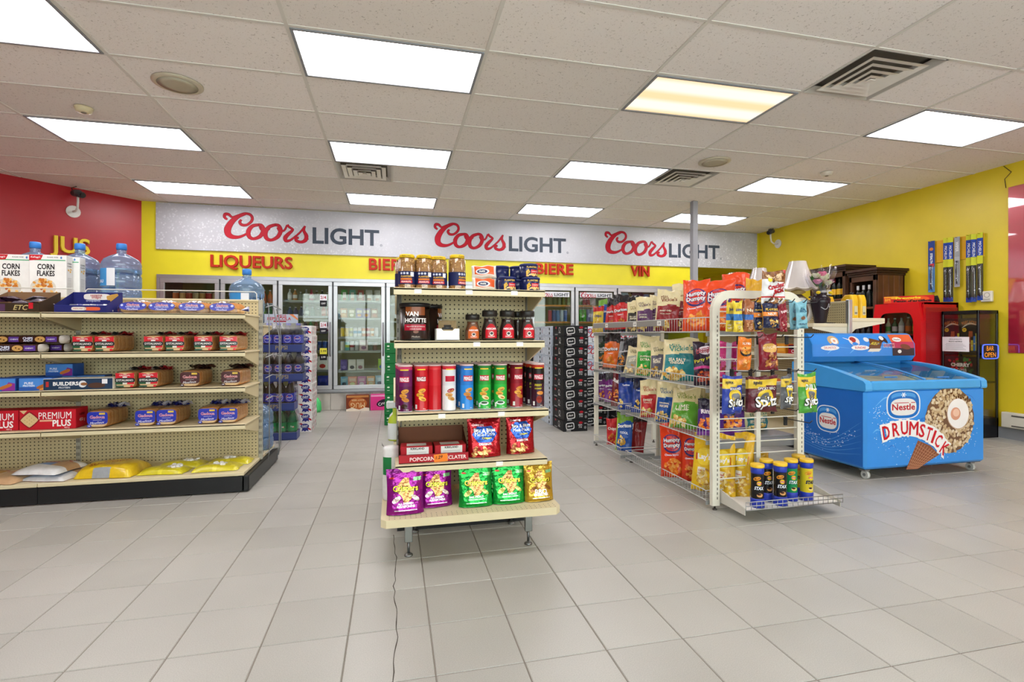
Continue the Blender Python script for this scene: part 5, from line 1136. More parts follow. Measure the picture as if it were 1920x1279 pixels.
def snackpack(z, lab, rz):
    q = MB()
    f = lambda s: (lambda u, v: ((u - .5) * .135 * (1 - .04 * math.sin(PI * v)), s * .026 * (max(0, (1 - abs(2 * u - 1) ** 3) * (1 - abs(2 * v - 1) ** 4)) ** .5), .066 * v + .003 * math.sin(u * 12)))
    q.grid(f(-1), 20, 12, lambda u, v: '#e8e4de' if (u < .12 or u > .88) else ('#e05a22' if .22 < v < .9 else '#e6dcd2')); q.grid(f(1), 8, 6, '#e0d8d0')
    m = lambda a, b, e=0: Vector((a, -.026 * max(.05, (1 - abs(a / .0675) ** 3)) ** .5 - e - .001, b)); q.ell('#e8e2e2', m, -.01, .033, .036, .016, e=.001, rings=2); q.ell('#2a2c5a', m, -.012, .033, .028, .011, e=.002, rings=2); q.text('nuts', '#f2eee8', m, -.012, .034, w=.03, e=.003)
    o = q.build('snack_pack', 'foil', None, (at(908, 2.70), 2.70, z), (0, R.uniform(-.12, .12), rz)); tag(o, lab, 'snack pack', 'orange and white snack packs')
snackpack(ZT + .002, 'orange and white snack pack, lower of two on the top shelf', .06); snackpack(ZT + .068, 'orange and white snack pack, upper of two on the top shelf', -.08)
# coffee
t = thing('coffee_can', 'big dark coffee can with large white lettering', 'coffee can', (at(778, 2.72), 2.72, Z2 + .001), .02)
r, h = .079, .195
q = MB(); q.lathe([(r, 0), (r, .006), (r - .001, .01), (r - .001, h - .02)], 40, ['#1a1412', '#1a1412', '#2b1a14']); m = cylmap(r - .0006); q.rect('#8a4a24', m, -.055, .13, .05, h - .022, e=.0003, nx=12); q.text('VAN', '#f4f0ec', m, -.02, .137, w=.066, e=.001, bold=.03); q.text('HOUTTE', '#f4f0ec', m, 0, .104, w=.115, e=.001, bold=.03); q.rect('#a81e34', m, -.062, .052, .055, .083, e=.0005, nx=12); q.text('MELANGE DE LA MAISON', '#f0dcdc', m, 0, .072, w=.095, e=.0012); q.text('HOUSE BLEND', '#e0b8bc', m, 0, .059, w=.06, e=.0012); q.text('Medium', '#c8b8a8', m, 0, .02, w=.04, e=.001, shear=.3); q.ell('#7a4a34', m, 0, .045, .014, .008, e=.0008); q.build('body', 'gloss', t)
q = MB(); q.lathe([(r + .002, h - .022), (r + .003, h - .004), (r - .004, h), (r - .01, h - .004)], 40, '#141315'); q.build('lid', 'plastic', t)
dup(t, (at(802, 2.86), 2.86, Z2 + .001), 1.4, 'second dark coffee can half hidden behind the big one')
t = thing('pouch_box', 'white open carton of brown coffee pouches on the second shelf', 'box', (at(838, 2.70), 2.70, Z2 + .001))
q = MB(); w_, d_, h_ = .118, .10, .062
q.box(-w_ / 2, -d_ / 2, 0, w_ / 2, d_ / 2, .003, '#ecebe8'); q.box(-w_ / 2, d_ / 2 - .003, 0, w_ / 2, d_ / 2, h_, '#ecebe8')
q.face([(-w_ / 2, -d_ / 2, 0), (w_ / 2, -d_ / 2, 0), (w_ / 2, -d_ / 2, h_), (w_ * .3, -d_ / 2, h_), (w_ * .2, -d_ / 2, h_ * .82), (-w_ * .2, -d_ / 2, h_ * .82), (-w_ * .3, -d_ / 2, h_), (-w_ / 2, -d_ / 2, h_)], '#f0efec')
for s in (-1, 1): q.box(s * w_ / 2 - .0015, -d_ / 2, 0, s * w_ / 2 + .0015, d_ / 2, h_, '#ecebe8')
q.build('carton', 'card', t)
for k in range(3):
    q = MB(); q.grid(lambda u, v: ((u - .5) * .095, -.012 * math.sin(PI * u) * math.sin(PI * v), .1 * v), 10, 8, lambda u, v: '#1f1a18' if ((u - .5) / .3) ** 2 + ((v - .62) / .12) ** 2 < 1 else '#8a7450'); q.build('pouch', 'foil', t, (.004 * k, -.03 + .03 * k, .006), (-.15, 0, .05 * k - .05))
def instant(c, c2):
    t = thing('coffee_jar', 'x', 'coffee jar'); r, h = .045, .165
    pr = [(r * .85, 0), (r * .98, .006), (r, .03), (r * .96, .06), (r * .74, .098), (r * .72, .115), (r * .86, .13)]
    q = MB(); q.lathe(pr, 28, '#fff', cap=False); q.build('glass', 'clear', t)
    q = MB(); q.lathe([(a - .002, b + .001) for a, b in pr[:6]], 24, c2); q.build('coffee', 'crumb', t)
    q = MB(); q.lathe([(r * .86, .128), (r * .93, .131), (r * .93, .155), (r * .86, .161)], 28, '#26221f'); q.build('lid', 'plastic', t)
    m = cylmap(r + .0006); q = MB(); mj = lambda a, b, e=0: (lambda p, k: Vector((p.x * k, p.y * k, p.z)))(m(a, b, e), 1 - .20 * max(0, (b - .055) / .035))
    q.grid(lambda u, v: mj((u - .5) * .066 * (1 if v < .55 else 1 - .7 * ((v - .55) / .45) ** 2), .012 + .076 * v, .001), 12, 8, c)
    mm_ = lambda a, b, e=0: (lambda p, k: Vector((p.x * k, p.y * k, p.z)))(m(a, b, e), 1 - .20 * max(0, (b - .055) / .035))
    q.text('NESCAFE', '#f8f2f2', mm_, 0, .062, w=.054, e=.003, bold=.03); q.ell('#f0e8e0', mm_, 0, .036, .011, .011, e=.002); q.ell('#2a1812', mm_, 0, .037, .008, .007, e=.003); q.rect('#f0d0d0', mm_, -.018, .02, .018, .023, e=.002, nx=4); q.build('label', 'gloss', t)
    return t
ij = instant('#c0202c', '#2e1610'); ij2 = instant('#c8622e', '#7a4626'); G = 'instant coffee jars'
for k, (u, y, lab, rz) in enumerate(((918, 2.70, 'red labelled instant coffee jar beside the smaller tan jar', .05), (951, 2.70, 'red labelled instant coffee jar in the middle', -.05), (988, 2.70, 'red labelled instant coffee jar at the shelf end', .02), (971, 2.80, 'red labelled instant coffee jar behind, peeking between two', .7))):
    o = ij if k == 0 else dup(ij, (0, 0, 0)); o.location = (at(u, y), y, Z2 + .001); o.rotation_euler.z = rz; tag(o, lab, 'coffee jar', G)
ij2.location = (at(886, 2.70), 2.70, Z2 + .001); ij2.scale = (.93, .93, .86); tag(ij2, 'smaller tan instant coffee jar with orange label', 'coffee jar', G)

# tall chip tubes, three deep
def tube(c, c_top, c_txt, lower, art):
    t = thing('chip_tube', 'x', 'chip tube'); r, h = .0356, .238
    q = MB(); q.lathe([(r, 0), (r + .0008, .002), (r, .005), (r, h * .55), (r, h - .024), (r, h - .004)], 32, ['#b8bac0', '#b8bac0', lower, c, c_top]); m = cylmap(r + .0003)
    q.rect('#c8203a' if c != '#c8202a' else '#a0142a', m, -.026, .152, .026, .181, e=.0004, nx=10); q.text('PRINGLES', c_txt, m, 0, .166, w=.047, h=.021, e=.0012, bold=.03)
    art(q, m); q.rect('#e8c83a', m, -.022, .212, .022, .218, e=.0006, nx=4); q.text('156 g', '#f0e8e0', m, .016, .012, w=.014, e=.0008); q.rect('#e8e8e8', m, -.034, .012, -.022, .034, e=.0008, nx=2)
    q.build('tube', 'gloss', t)
    q = MB(); q.lathe([(r + .0012, h - .006), (r + .0014, h), (r - .002, h + .002), (r - .006, h)], 32, '#e0c4c4'); q.build('lid', 'clear' if False else 'plastic', t)
    return t
def chips(cols, extra=None):
    def f(q, m):
        for k, (a, b, c) in enumerate(((.004, .106, cols[0]), (-.006, .084, cols[1]), (.006, .064, cols[2]))): q.ell(c, m, a, b, .02, .0105, rot=.25 - .3 * k, n=14, e=.0008 + .0002 * k); q.ell('#b8762a', m, a + .004, b - .003, .011, .0045, rot=.25 - .3 * k, n=10, e=.0016)
        if extra: extra(q, m)
    return f
dip = lambda q, m: (q.ell('#e8eef0', m, 0, .034, .024, .010, e=.0012), q.ell('#3a5a3a', m, 0, .036, .016, .006, e=.0016))
pep = lambda q, m: q.ell('#3a2018', m, 0, .03, .016, .012, e=.0012)
TB = {
    'purple': tube('#6a1f58', '#b8305a', '#f4f0f2', '#5a1848', chips(('#e0a03a', '#d8923a', '#c8802e'), pep)), 'red': tube('#c8202a', '#d83038', '#f6f0ee', '#c01822', chips(('#eab43a', '#e8a832', '#f0c04a'))),
    'white': tube('#d8d8dc', '#c8283a', '#b8203a', '#e2e2e4', chips(('#a83a3a', '#d8a86a', '#c89a5a'))), 'blue': tube('#2b78c8', '#2f6ab8', '#f2f4f8', '#2a86d8', chips(('#d8a04a', '#c8883a', '#a8582a'))),
    'green': tube('#2f9a3a', '#2a7a34', '#f2f6f0', '#2fae42', chips(('#d8b84a', '#e0a83a', '#e8d89a'), dip)), 'maroon': tube('#8a1826', '#6a1420', '#f4eaea', '#9a1c28', chips(('#d88a2e', '#e0a03a', '#c87a2a'))),
    'black': tube('#211a1c', '#a8301e', '#e8d8dc', '#3a1c2c', lambda q, m: (q.text('FIERY', '#c8b82a', m, -.002, .122, w=.04, e=.001, bold=.03), q.text('HONEY', '#c8b82a', m, -.002, .104, w=.04, e=.001, bold=.03), q.ell('#d88a3a', m, .008, .08, .018, .01, e=.001), q.ell('#8a2a1a', m, .002, .045, .016, .02, e=.001)))}
TU = [('purple', 760, 2.665), ('red', 790, 2.685), ('red', 815, 2.685), ('white', 842, 2.665), ('blue', 875, 2.668), ('green', 908, 2.675), ('green', 938, 2.675), ('maroon', 968, 2.70), ('black', 1008, 2.675)]
TN = ['purple chip tube at the outer front corner', 'red chip tube with a chip picture in the front row', 'red chip tube showing its back label', 'white chip tube in the front row', 'blue chip tube in the front row', 'green chip tube next to the blue one', 'green chip tube next to the dark red one', 'dark red chip tube in the front row', 'black and red spicy chip tube at the shelf end']
used = set(); G = 'chip tubes on the third shelf'
for k, (c, u, y) in enumerate(TU):
    for dpt in range(3):
        o = TB[c] if c not in used else dup(TB[c], (0, 0, 0)); used.add(c)
        yy = y + .083 * dpt + R.uniform(-.003, .003); x = at(u, y) + (.0 if dpt == 0 else R.uniform(-.004, .004)) - .006 * dpt
        o.location = (x, yy, Z3 + .001); o.rotation_euler.z = R.uniform(-.25, .25) if not (c == 'red' and k == 2) else PI * .9
        tag(o, TN[k] if dpt == 0 else '%s chip tube, %s row, behind the %s' % (c, ('', 'second', 'third')[dpt], TN[k].split(' in the')[0].split(' at the')[0].split(' with a')[0]), 'chip tube', G)
# the grey back label of the turned red tube
# popcorn tray
def art_p(q, m, w, d):
    q.rect('#a8202a', m, -w / 2 + .002, .002, w / 2 - .002, .04, e=.0004); q.text('POPCORN', '#f0dcd8', m, -w * .17, .019, w=.125, e=.0014, bold=.02); q.text("ECLATER", '#f0dcd8', m, w * .32, .021, w=.105, e=.0014, bold=.02); q.shape([(-.0, -.002), (.07, .002), (.068, .042), (-.003, .038)], '#e8802a', m, .002); q.text('1.29', '#3a2412', m, .026, .024, w=.034, e=.003, shear=.3, rot=.15)
def fill_p(t, w, d):
    for s in (-1, 1):
        q = MB(); q.box(-.082, -.05, 0, .082, .05, .075, '#b01c28', .003); mt_ = topface(.0755); m = front(-.0502); q.rect('#e6e4e0', m, -.05, .025, .062, .07, e=.0004); q.text('KIRKLAND', '#1a1a1c', m, .005, .063, w=.07, e=.001, bold=.03); q.rect('#c8c6c2', m, -.04, .032, .05, .036, e=.0008); q.rect('#c8c6c2', m, -.04, .042, .05, .046, e=.0008); q.rect('#dcdad6', mt_, -.05, -.04, .05, .02); q.build('popcorn_carton', 'card', t, (s * .086, -.035, .0035), (0, 0, .03 * s))
open_box(.355, .23, .043, .145, '#8a1c26', '#6a3c22', 'popcorn_box', 'red open popcorn box with orange price sticker', (at(811, 2.74), 2.745, Z4 + .001), 0, (art_p,), fill_p)

# stand-up pouches
def standup(w, h, d, c, c2, name, fn, seed, mt='mylar'):
    r = random.Random(seed); ph = r.uniform(0, 6)
    def th(u, v): return d / 2 * max(.02, (1 - v) ** .75 * (1 - abs(2 * u - 1) ** 2.6) ** .6) * (1 if v > .04 else .8)
    def f(s): return lambda u, v: ((u - .5) * w * (1 - .05 * math.sin(PI * v)), s * th(u, v) + .004 * math.sin(u * 14 + ph) * v, h * v * (1 - .012 * math.sin(u * 9 + ph) * v))
    q = MB(); q.grid(f(-1), 26, 30, lambda u, v: c2 if v > .9 and (int(v * 60) % 2) else c); q.grid(f(1), 10, 10, c)
    def m(a, b, e=0.0):
        p = f(-1)(a / w + .5, min(1, b / h)); return Vector((p[0], p[1] - e - .0012, p[2]))
    fn(q, m, w, h); return q.build(name, mt, None)
def chip_poly(q, m, cx, cz, s, c='#c8945a'):
    q.grid(lambda u, v: m(cx + s * ((u - .5) * (1.2 - .9 * abs(2 * v - 1)) + .12 * math.sin(v * 7)), cz + s * 1.5 * (v - .5), .0010), 6, 10, lambda u, v: c if (int(u * 6) * 7 + int(v * 10) * 3) % 5 else '#a87440')
def crisp(sub1, sub2, pick):
    def f(q, m, w, h):
        chip_poly(q, m, 0, h * .52, w * .42)
        q.text('Crispers', '#2a2410', m, .002, h * .545, w=w * .735, e=.0026, bold=.075); q.text('Crispers', '#ece24a', m, 0, h * .55, w=w * .70, e=.0036, bold=.03); q.text(sub1, '#f2f2ee', m, 0, h * .24, w=w * .42, e=.002, bold=.02); q.text(sub2, '#f2f2ee', m, 0, h * .18, w=w * .5, e=.002, bold=.02); q.rect('#e8e8e4', m, -w * .3, h * .085, w * .3, h * .10, e=.001, nx=8); q.ell('#c83a3a', m, -w * .36, h * .8, w * .07, h * .022, e=.001)
        q.ell(pick, m, -w * .25, h * .33, w * .13, h * .055, rot=.6, e=.0016, rings=2); q.ell(pick, m, w * .27, h * .35, w * .13, h * .045, rot=-.6, e=.0016, rings=2); q.rect('#8ac88a', m, w * .22, h * .72, w * .44, h * .80, e=.001, nx=4)
    return f
ps = {'purple': standup(.185, .222, .075, '#8e1682', '#6e1266', 'snack_pouch', crisp('ALL DRESSED', 'ASSAISONNE', '#e2d0c8'), 1), 'green': standup(.178, .214, .075, '#12983a', '#0c7a2c', 'snack_pouch', crisp('DILL PICKLE', "CORNICHONS A L'ANETH", '#c8c86a'), 2), 'gold': standup(.165, .20, .075, '#b8942e', '#a07c1c', 'snack_pouch', crisp('BBQ', 'BARBECUE', '#8a5a2a'), 3)}
used = set(); G = 'metallic snack pouches on the bottom deck'
for c, u, y, rz, sc, lab in (('purple', 760, 2.585, .06, 1, 'purple snack pouch at the deck corner, nearest the bag roll'), ('purple', 818, 2.66, .12, .93, 'second purple snack pouch, leaning behind the corner one'), ('green', 892, 2.615, .0, 1, 'green snack pouch, first of the front pair'), ('green', 954, 2.625, .02, 1, 'green snack pouch, second of the front pair'), ('gold', 1011, 2.625, .10, 1, 'gold snack pouch at the front corner of the deck'), ('green', 943, 2.72, .03, 1.05, 'green snack pouch standing behind the front pair'), ('gold', 998, 2.72, .03, 1.03, 'gold snack pouch standing behind the front gold one'), ('purple', 775, 2.70, .05, 1, 'purple snack pouch in the rear, mostly hidden')):
    o = ps[c] if c not in used else dup(ps[c], (0, 0, 0)); used.add(c); o.location = (at(u, y), y, ZB); o.rotation_euler = (-.10, 0, rz); o.scale = (sc, 1, sc); tag(o, lab, 'snack pouch', G)
def bits(c):
    def f(q, m, w, h):
        q.grid(lambda u, v: m((u - .5) * w * .78 * (1 - .45 * abs(2 * v - 1)), h * (.38 + .42 * v), .001), 10, 8, '#2c5ab8')
        q.text('Bits & Bites', '#1a2c6a', m, .0, h * .70, w=w * .68, e=.0022, bold=.06); q.text('Bits & Bites', '#eef2f8', m, 0, h * .70, w=w * .66, e=.003, bold=.03); q.text('Meli-Melo', '#1a2c6a', m, 0, h * .60, w=w * .64, e=.0022, bold=.06); q.text('Meli-Melo', '#eef2f8', m, 0, h * .60, w=w * .62, e=.003, bold=.03); q.text('Crispers', '#e8dc4a', m, .01, h * .49, w=w * .3, e=.003, bold=.03); q.text(c, '#f2eeee', m, 0, h * .34, w=w * .4, e=.002, bold=.03)
        r = random.Random(len(c))
        for k in range(12): q.ell(r.choice(['#c88a4a', '#a8683a', '#7a3a20', '#d8a868']), m, r.uniform(-.4, .4) * w, r.uniform(.05, .24) * h, .016, .009, rot=r.uniform(0, 3), n=9, e=.001 + k * .0001)
        q.text('CHRISTIE', '#f0d8dc', m, -w * .2, h * .84, w=w * .36, e=.002)
    return f
o = standup(.185, .20, .09, '#a8121e', '#8a0c16', 'snack_pouch', bits('ORIGINAL'), 5); o.location = (at(908, 2.70), 2.70, Z4 + .001); o.rotation_euler = (-.08, 0, .05); tag(o, 'red snack mix pouch with blue diamond beside the popcorn box', 'snack pouch', 'red snack mix pouches')
o = standup(.168, .215, .09, '#a0141e', '#82101a', 'snack_pouch', bits('BARBECUE'), 6); o.location = (at(976, 2.735), 2.735, Z4 + .001); o.rotation_euler = (-.06, 0, .12); tag(o, 'red barbecue snack mix pouch at the end of the fourth shelf', 'snack pouch', 'red snack mix pouches')
# ---------------------------------------------------------------- double-sided snack rack with wire baskets
rk = thing('snack_rack', 'cream snack rack with arched end frame and four levels of wire baskets', 'rack', (0, 0, 0))
RX0, RX1, RYF, RYB = 2.026, 2.672, 2.90, 4.87
def flat_frame(path, w, d, y, col):
    """flat section bent along a path in the x-z plane"""
    q = MB(); P_ = [Vector(p) for p in path]; vs = []
    for i, p in enumerate(P_):
        t = (P_[min(i + 1, len(P_) - 1)] - P_[max(i - 1, 0)]).normalized(); n = Vector((-t.y, t.x)) * w / 2
        for s, e in ((-1, -d / 2), (1, -d / 2), (1, d / 2), (-1, d / 2)): vs.append((p.x + n.x * s, y + e, p.y + n.y * s))
    fs = []
    for i in range(len(P_) - 1):
        for k in range(4): fs.append((i * 4 + k, i * 4 + (k + 1) % 4, i * 4 + 4 + (k + 1) % 4, i * 4 + 4 + k))
    fs += [(3, 2, 1, 0), tuple(len(vs) - 4 + k for k in range(4))]
    q.add(vs, fs, col); return q
for y in (RYF, RYB):
    if y == RYB:
        for x in (RX0, RX1): q = MB(); q.box(x - .02, y - .015, .03, x + .02, y + .015, 1.15, '#dcd8c8', .003); q.build('rear_post', 'paint', rk); q = MB(); q.lathe([(.014, 0), (.014, .008), (.006, .01), (.006, .035)], 12, '#55534e', (x, y, 0)); q.build('foot', 'steel', rk)
        for z in [.20 + .155 * k for k in range(7)]: q = MB(); q.tube([(RX0, y - .006, z), (RX1, y - .006, z)], .0042, '#e6e3d8', 6); q.build('cross_wire', 'paint', rk)
        continue
    rr_ = .11; zt = 1.398; p = [(RX0, .03), (RX0, zt - rr_)]
    p += [(RX0 + rr_ - rr_ * math.cos(a), zt - rr_ + rr_ * math.sin(a)) for a in [PI / 2 * k / 8 for k in range(1, 9)]]
    p += [(RX1 - rr_ + rr_ * math.sin(a), zt - rr_ + rr_ * math.cos(a)) for a in [PI / 2 * k / 8 for k in range(0, 9)]] + [(RX1, .03)]
    q = flat_frame(p, .052, .032, y, '#dcd8c8')
    for x in (RX0, RX1):
        for k in range(40): q.rect('#4a463c', front(y - .0163, x + .008, .08 + k * .03), -.003, -.008, .003, .008)
    q.build('end_frame', 'paint', rk)
    for x in (RX0, RX1):
        q = MB(); q.lathe([(.014, 0), (.014, .008), (.006, .01), (.006, .035)], 12, '#55534e', (x, y, 0)); q.build('foot', 'steel', rk)
    q = MB(); q.box(2.33, y - .012, .20, 2.364, y + .012, 1.38, '#d4d0c2', .003); q.build('mid_post', 'paint', rk)
    for z in [.20 + .0775 * k for k in range(15)]:
        q = MB(); q.tube([(RX0, y - .006, z), (RX1, y - .006, z)], .0042, '#e6e3d8', 6); q.build('cross_wire', 'paint', rk)
for y in (4.13, 4.19):
    q = MB(); q.box(2.33, y - .014, .02, 2.364, y + .014, 1.36, '#c4bfae', .003); q.build('spine_post', 'paint', rk)
q = MB(); q.lathe([(.016, 0), (.016, .01), (.007, .012), (.007, .05)], 12, '#55534e', (2.06, 4.15, 0)); q.build('foot', 'steel', rk)
def basket(x0, x1, y0, y1, zb, zt, side):
    q = MB(); c = '#c4c5c2'; xl = x0 if side < 0 else x1
    for z in (zt, zb): q.tube([(xl, y0, z), (xl, y1, z)], .0034, c, 5)
    n = int((y1 - y0) / .034)
    for k in range(n + 1):
        y = y0 + (y1 - y0) * k / n; q.tube([(xl, y, zt), (xl, y, zb), (x1 if side < 0 else x0, y, zb)], .0018, c, 4)
    for x in (x0 + (x1 - x0) * .33, x0 + (x1 - x0) * .66): q.tube([(x, y0, zb - .003), (x, y1, zb - .003)], .0032, c, 5)
    for y in (y0, y1): q.tube([(xl, y, zt), (x1 if side < 0 else x0, y, zt)], .003, c, 5); q.box(min(x0, x1), y - .003, zb - .03, max(x0, x1), y + .003, zb - .004, '#8f918f')
    return q
LEV = [(1.155, 1.248), (.785, .855), (.445, .515), (.055, .118)]
for i, (zb, zt) in enumerate(LEV):
    for y0, y1 in ((2.935, 4.11), (4.21, 4.84)):
        basket(1.985, 2.32, y0, y1, zb, zt, -1).build('wire_basket', 'paint', rk)
    if i in (1, 2):
        q = MB(); q.box(2.37, 2.93, zb - .02, 2.66, 4.11, zb + .012, '#8f929a', .002); q.box(2.02, 2.915, zb - .06, 2.66, 2.93, zb - .005, '#8f929a', .002); q.build('steel_shelf', 'steel', rk)
    if i == 3:
        q = MB(); q.box(2.37, 2.93, .03, 2.66, 4.11, .06, '#a9abb0', .002); q.build('steel_shelf', 'steel', rk)
q = MB(); q.box(1.978, 3.45, 1.20, 1.983, 4.84, 1.245, '#8d8a86', .001)
for y in (3.52, 3.92, 4.5): q.rect('#f0f0ec', faceleft(1.9775, y, 1.222), -.03, -.018, .03, .018); q.text('1.89', '#222', faceleft(1.9775, y, 1.222), 0, 0, w=.035, e=.001)
q.build('price_rail', 'plastic', rk)
# low tray at the end of the rack
q = MB(); q.box(2.065, 2.655, .070, 2.755, 2.895, .076, '#e2dfd8', .001)
for x in (2.06, 2.755): q.add([(x, 2.655, .045), (x, 2.655, .085), (x, 2.90, .135), (x, 2.90, .05), (x + .005, 2.655, .045), (x + .005, 2.655, .085), (x + .005, 2.90, .135), (x + .005, 2.90, .05)], [(0, 1, 2, 3), (7, 6, 5, 4), (1, 5, 6, 2), (0, 4, 5, 1), (3, 7, 4, 0)], '#c9c6bc')
q.build('end_tray', 'paint', rk)
q = MB()
for z in (.078, .102, .126): q.tube([(2.06, 2.645, z), (2.765, 2.645, z)], .003, '#a5a6a4', 5)
for k in range(20): q.tube([(2.06 + .0371 * k, 2.645, .126), (2.06 + .0371 * k, 2.645, .074)], .0024, '#a5a6a4', 4)
q.build('tray_fence', 'steel', rk)

# ---- bags
def paint(base, shapes):
    """colour field: the last shape that contains (u, v) wins; u in -1..1, v in 0..1"""
    def f(u, v):
        u = 2 * u - 1; c = base
        for s in shapes:
            k = s[0]
            if k == 'r':
                if s[1] <= u <= s[2] and s[3] <= v <= s[4]: c = s[5]
            elif k == 'w':                       # above a wavy line
                if v > s[1] + s[2] * math.sin(u * s[3] + s[4]): c = s[5]
        return c
    f.spots = [s for s in shapes if s[0] in 'em']
    return f
def bag(w, h, d, col, texts, seed, name='chip_bag', mt='foil', nu=26, nv=34, back='#c9c9c9'):
    r = random.Random(seed); ph = [r.uniform(0, 6.3) for _ in range(6)]
    def pt(u, v, s):
        e = max(0, 1 - abs(2 * v - 1) ** 5); b = max(0, 1 - abs(2 * u - 1) ** 2.8)
        t = d / 2 * b ** .62 * e ** .7 * (1.12 - .3 * v)
        wr = .0058 * (math.sin(11 * u + 7 * v + ph[0]) + math.sin(17 * v - 6 * u + ph[1])) * b
        fan = (1 - e) * .007 * math.sin(16 * u + ph[2])
        x = (u - .5) * w * (1 - .055 * math.sin(PI * v) ** .5 + .01 * math.sin(9 * v + ph[3]))
        return (x, s * t + wr + fan + .012 * (v - .5) * math.sin(ph[4]), h * v + .008 * (1 - e) * math.sin(5 * u + ph[5]) * v)
    q = MB(); q.grid(lambda u, v: pt(u, v, -1), nu, nv, col); q.grid(lambda u, v: pt(1 - u, v, 1), 12, 14, back)
    def m(a, b, e=0.0):
        p = pt(min(1, max(0, a / w + .5)), min(1, max(0, b / h)), -1); return Vector((p[0], p[1] - e - .0015, p[2]))
    for k, s in enumerate(getattr(col, 'spots', [])):
        x, z, rx, rz, e0 = s[1] * w / 2, s[2] * h, min(s[3], .94) * w / 2, s[4] * h, .0004 + k * .0002
        if s[0] == 'e': q.ell(s[5], m, x, z, rx, rz, e=e0, rings=4, n=24, p=2.4); continue
        nn = max(14, int(rx * rz * 9000))          # a printed heap of crisps
        for j in range(min(nn, 46)):
            a, b = r.uniform(0, 2 * PI), r.uniform(0, 1) ** .5; q.ell(r.choice(s[5]), m, x + rx * .9 * b * math.cos(a), max(.006, z + rz * .9 * b * math.sin(a)), w * .085 * r.uniform(.8, 1.25), w * .052 * r.uniform(.8, 1.2), e=e0 + .00003 * j, n=8, rot=r.uniform(0, 3), p=2.4)
    for t in texts:
        s, c, x, z, ww = t[:5]; q.text(s, c, m, x * w / 2, z * h, w=ww * w, bold=t[6] if len(t) > 6 else .03, rot=t[5] if len(t) > 5 else 0, e=.0015 + (t[7] if len(t) > 7 else 0))
    return q.build(name, mt, None)
CHIP = ['#d8b45a', '#e8cc7a', '#c99a3e', '#b8842e', '#ecd690']; PUFF = ['#e8781e', '#f09a3a', '#d8601a', '#f4a850']; TRI = ['#c8761e', '#e0963a', '#b86018']
def vickie(c, tc, c2='#e0d3a4', sub=('ORIGINAL', 'RECIPE')):
    return paint(c, [('w', .60, .02, 4, 0, c2), ('r', -1, -.86, 0, 1, c2), ('e', 0, .24, .55, .03, c2) if False else ('r', 2, 2, 0, 0, c), ('m', -.25, .14, .68, .12, CHIP)]), [("Miss", tc, -.3, .80, .3, .18, .0), ("Vickie's", tc, .1, .74, .68, .1, .01), (sub[0], '#eee6cc', -.1, .46, .5), (sub[1], '#eee6cc', -.1, .39, .44)]
def dorit(c, c2, tc='#f2f2f2', name='Doritos'):
    return paint(c, [('w', .74, .03, 3, 1, c2), ('r', -1, 1, 0, .05, c2), ('m', .1, .25, .5, .13, TRI), ('r', -.8, .8, .60, .63, '#d8d8d8') if False else ('r', 2, 2, 0, 0, c)]), [(name, '#16161a', .02, .555, .84, .12, .07), (name, tc, 0, .56, .80, .12, .03, .0012), ('TORTILLA', tc, 0, .44, .4, .05)]
def humpty(c='#e0481c'):
    return paint(c, [('m', .15, .20, .74, .17, PUFF), ('e', .05, .62, .78, .17, '#3a2c6e'), ('e', .05, .63, .68, .14, '#d83a2c')]), [('Humpty', '#2c2a60', .05, .68, .74, .1, .08), ('Humpty', '#f4eeee', .05, .68, .70, .1, .03, .0012), ('Dumpty', '#2c2a60', .05, .585, .74, .1, .08), ('Dumpty', '#f4eeee', .05, .585, .70, .1, .03, .0012), ('Cheese Sticks', '#e8e4f0', 0, .42, .6, .1)]
def lays(c='#e2b81e'):
    return paint(c, [('m', .3, .22, .8, .2, CHIP), ('e', -.05, .60, .62, .15, '#f0cf3a'), ('r', -.75, .6, .53, .64, '#c01c2a'), ('r', -.55, .1, .2, .42, '#efe6d0')]), [("Lay's", '#f4f0f0', -.05, .585, .56, .06, .04), ('Classic', '#c0402e', -.22, .36, .26), ('CLASSIQUE', '#c0402e', -.22, .31, .26)]
def place_bag(des, u0, u1, v0, lev, x, lab, seed, rz=-40, lean=12, nv=None, zoff=0, mt='foil', back='#c8c8c4', sc=1.0):
    """apparent box of the bag: columns u0..u1, top row v0, standing in basket level lev at depth x"""
    uc = (u0 + u1) / 2; p = on_x(uc, 600, x); yf = p.x * _s + p.y * _c
    zb = LEV[lev][0] + .006 + zoff; top = CAM_H + (HORIZ - v0) / FPX * yf
    w = min(.29, max(.12, (u1 - u0) / FPX * yf * 1.02)) * sc; h = max(.2, (top - zb)) / math.cos(math.radians(lean)) * .99
    col, tx = des
    o = bag(w, h, min(.088, w * .38), col, tx, seed, mt=mt, back=back)
    o.location = (p.x, p.y, zb); o.rotation_euler = Matrix.Rotation(math.radians(rz), 3, 'Z').__matmul__(Matrix.Rotation(math.radians(-lean), 3, 'X') @ Matrix.Rotation(math.radians(R.uniform(-4, 4)), 3, 'Y')).to_euler()
    tag(o, lab, 'chip bag', 'bags of snacks in basket level %d' % (lev + 1)); return o
PN = {'K': '#1c1a1e', 'R': '#b81c1e', 'O': '#d8661c'}
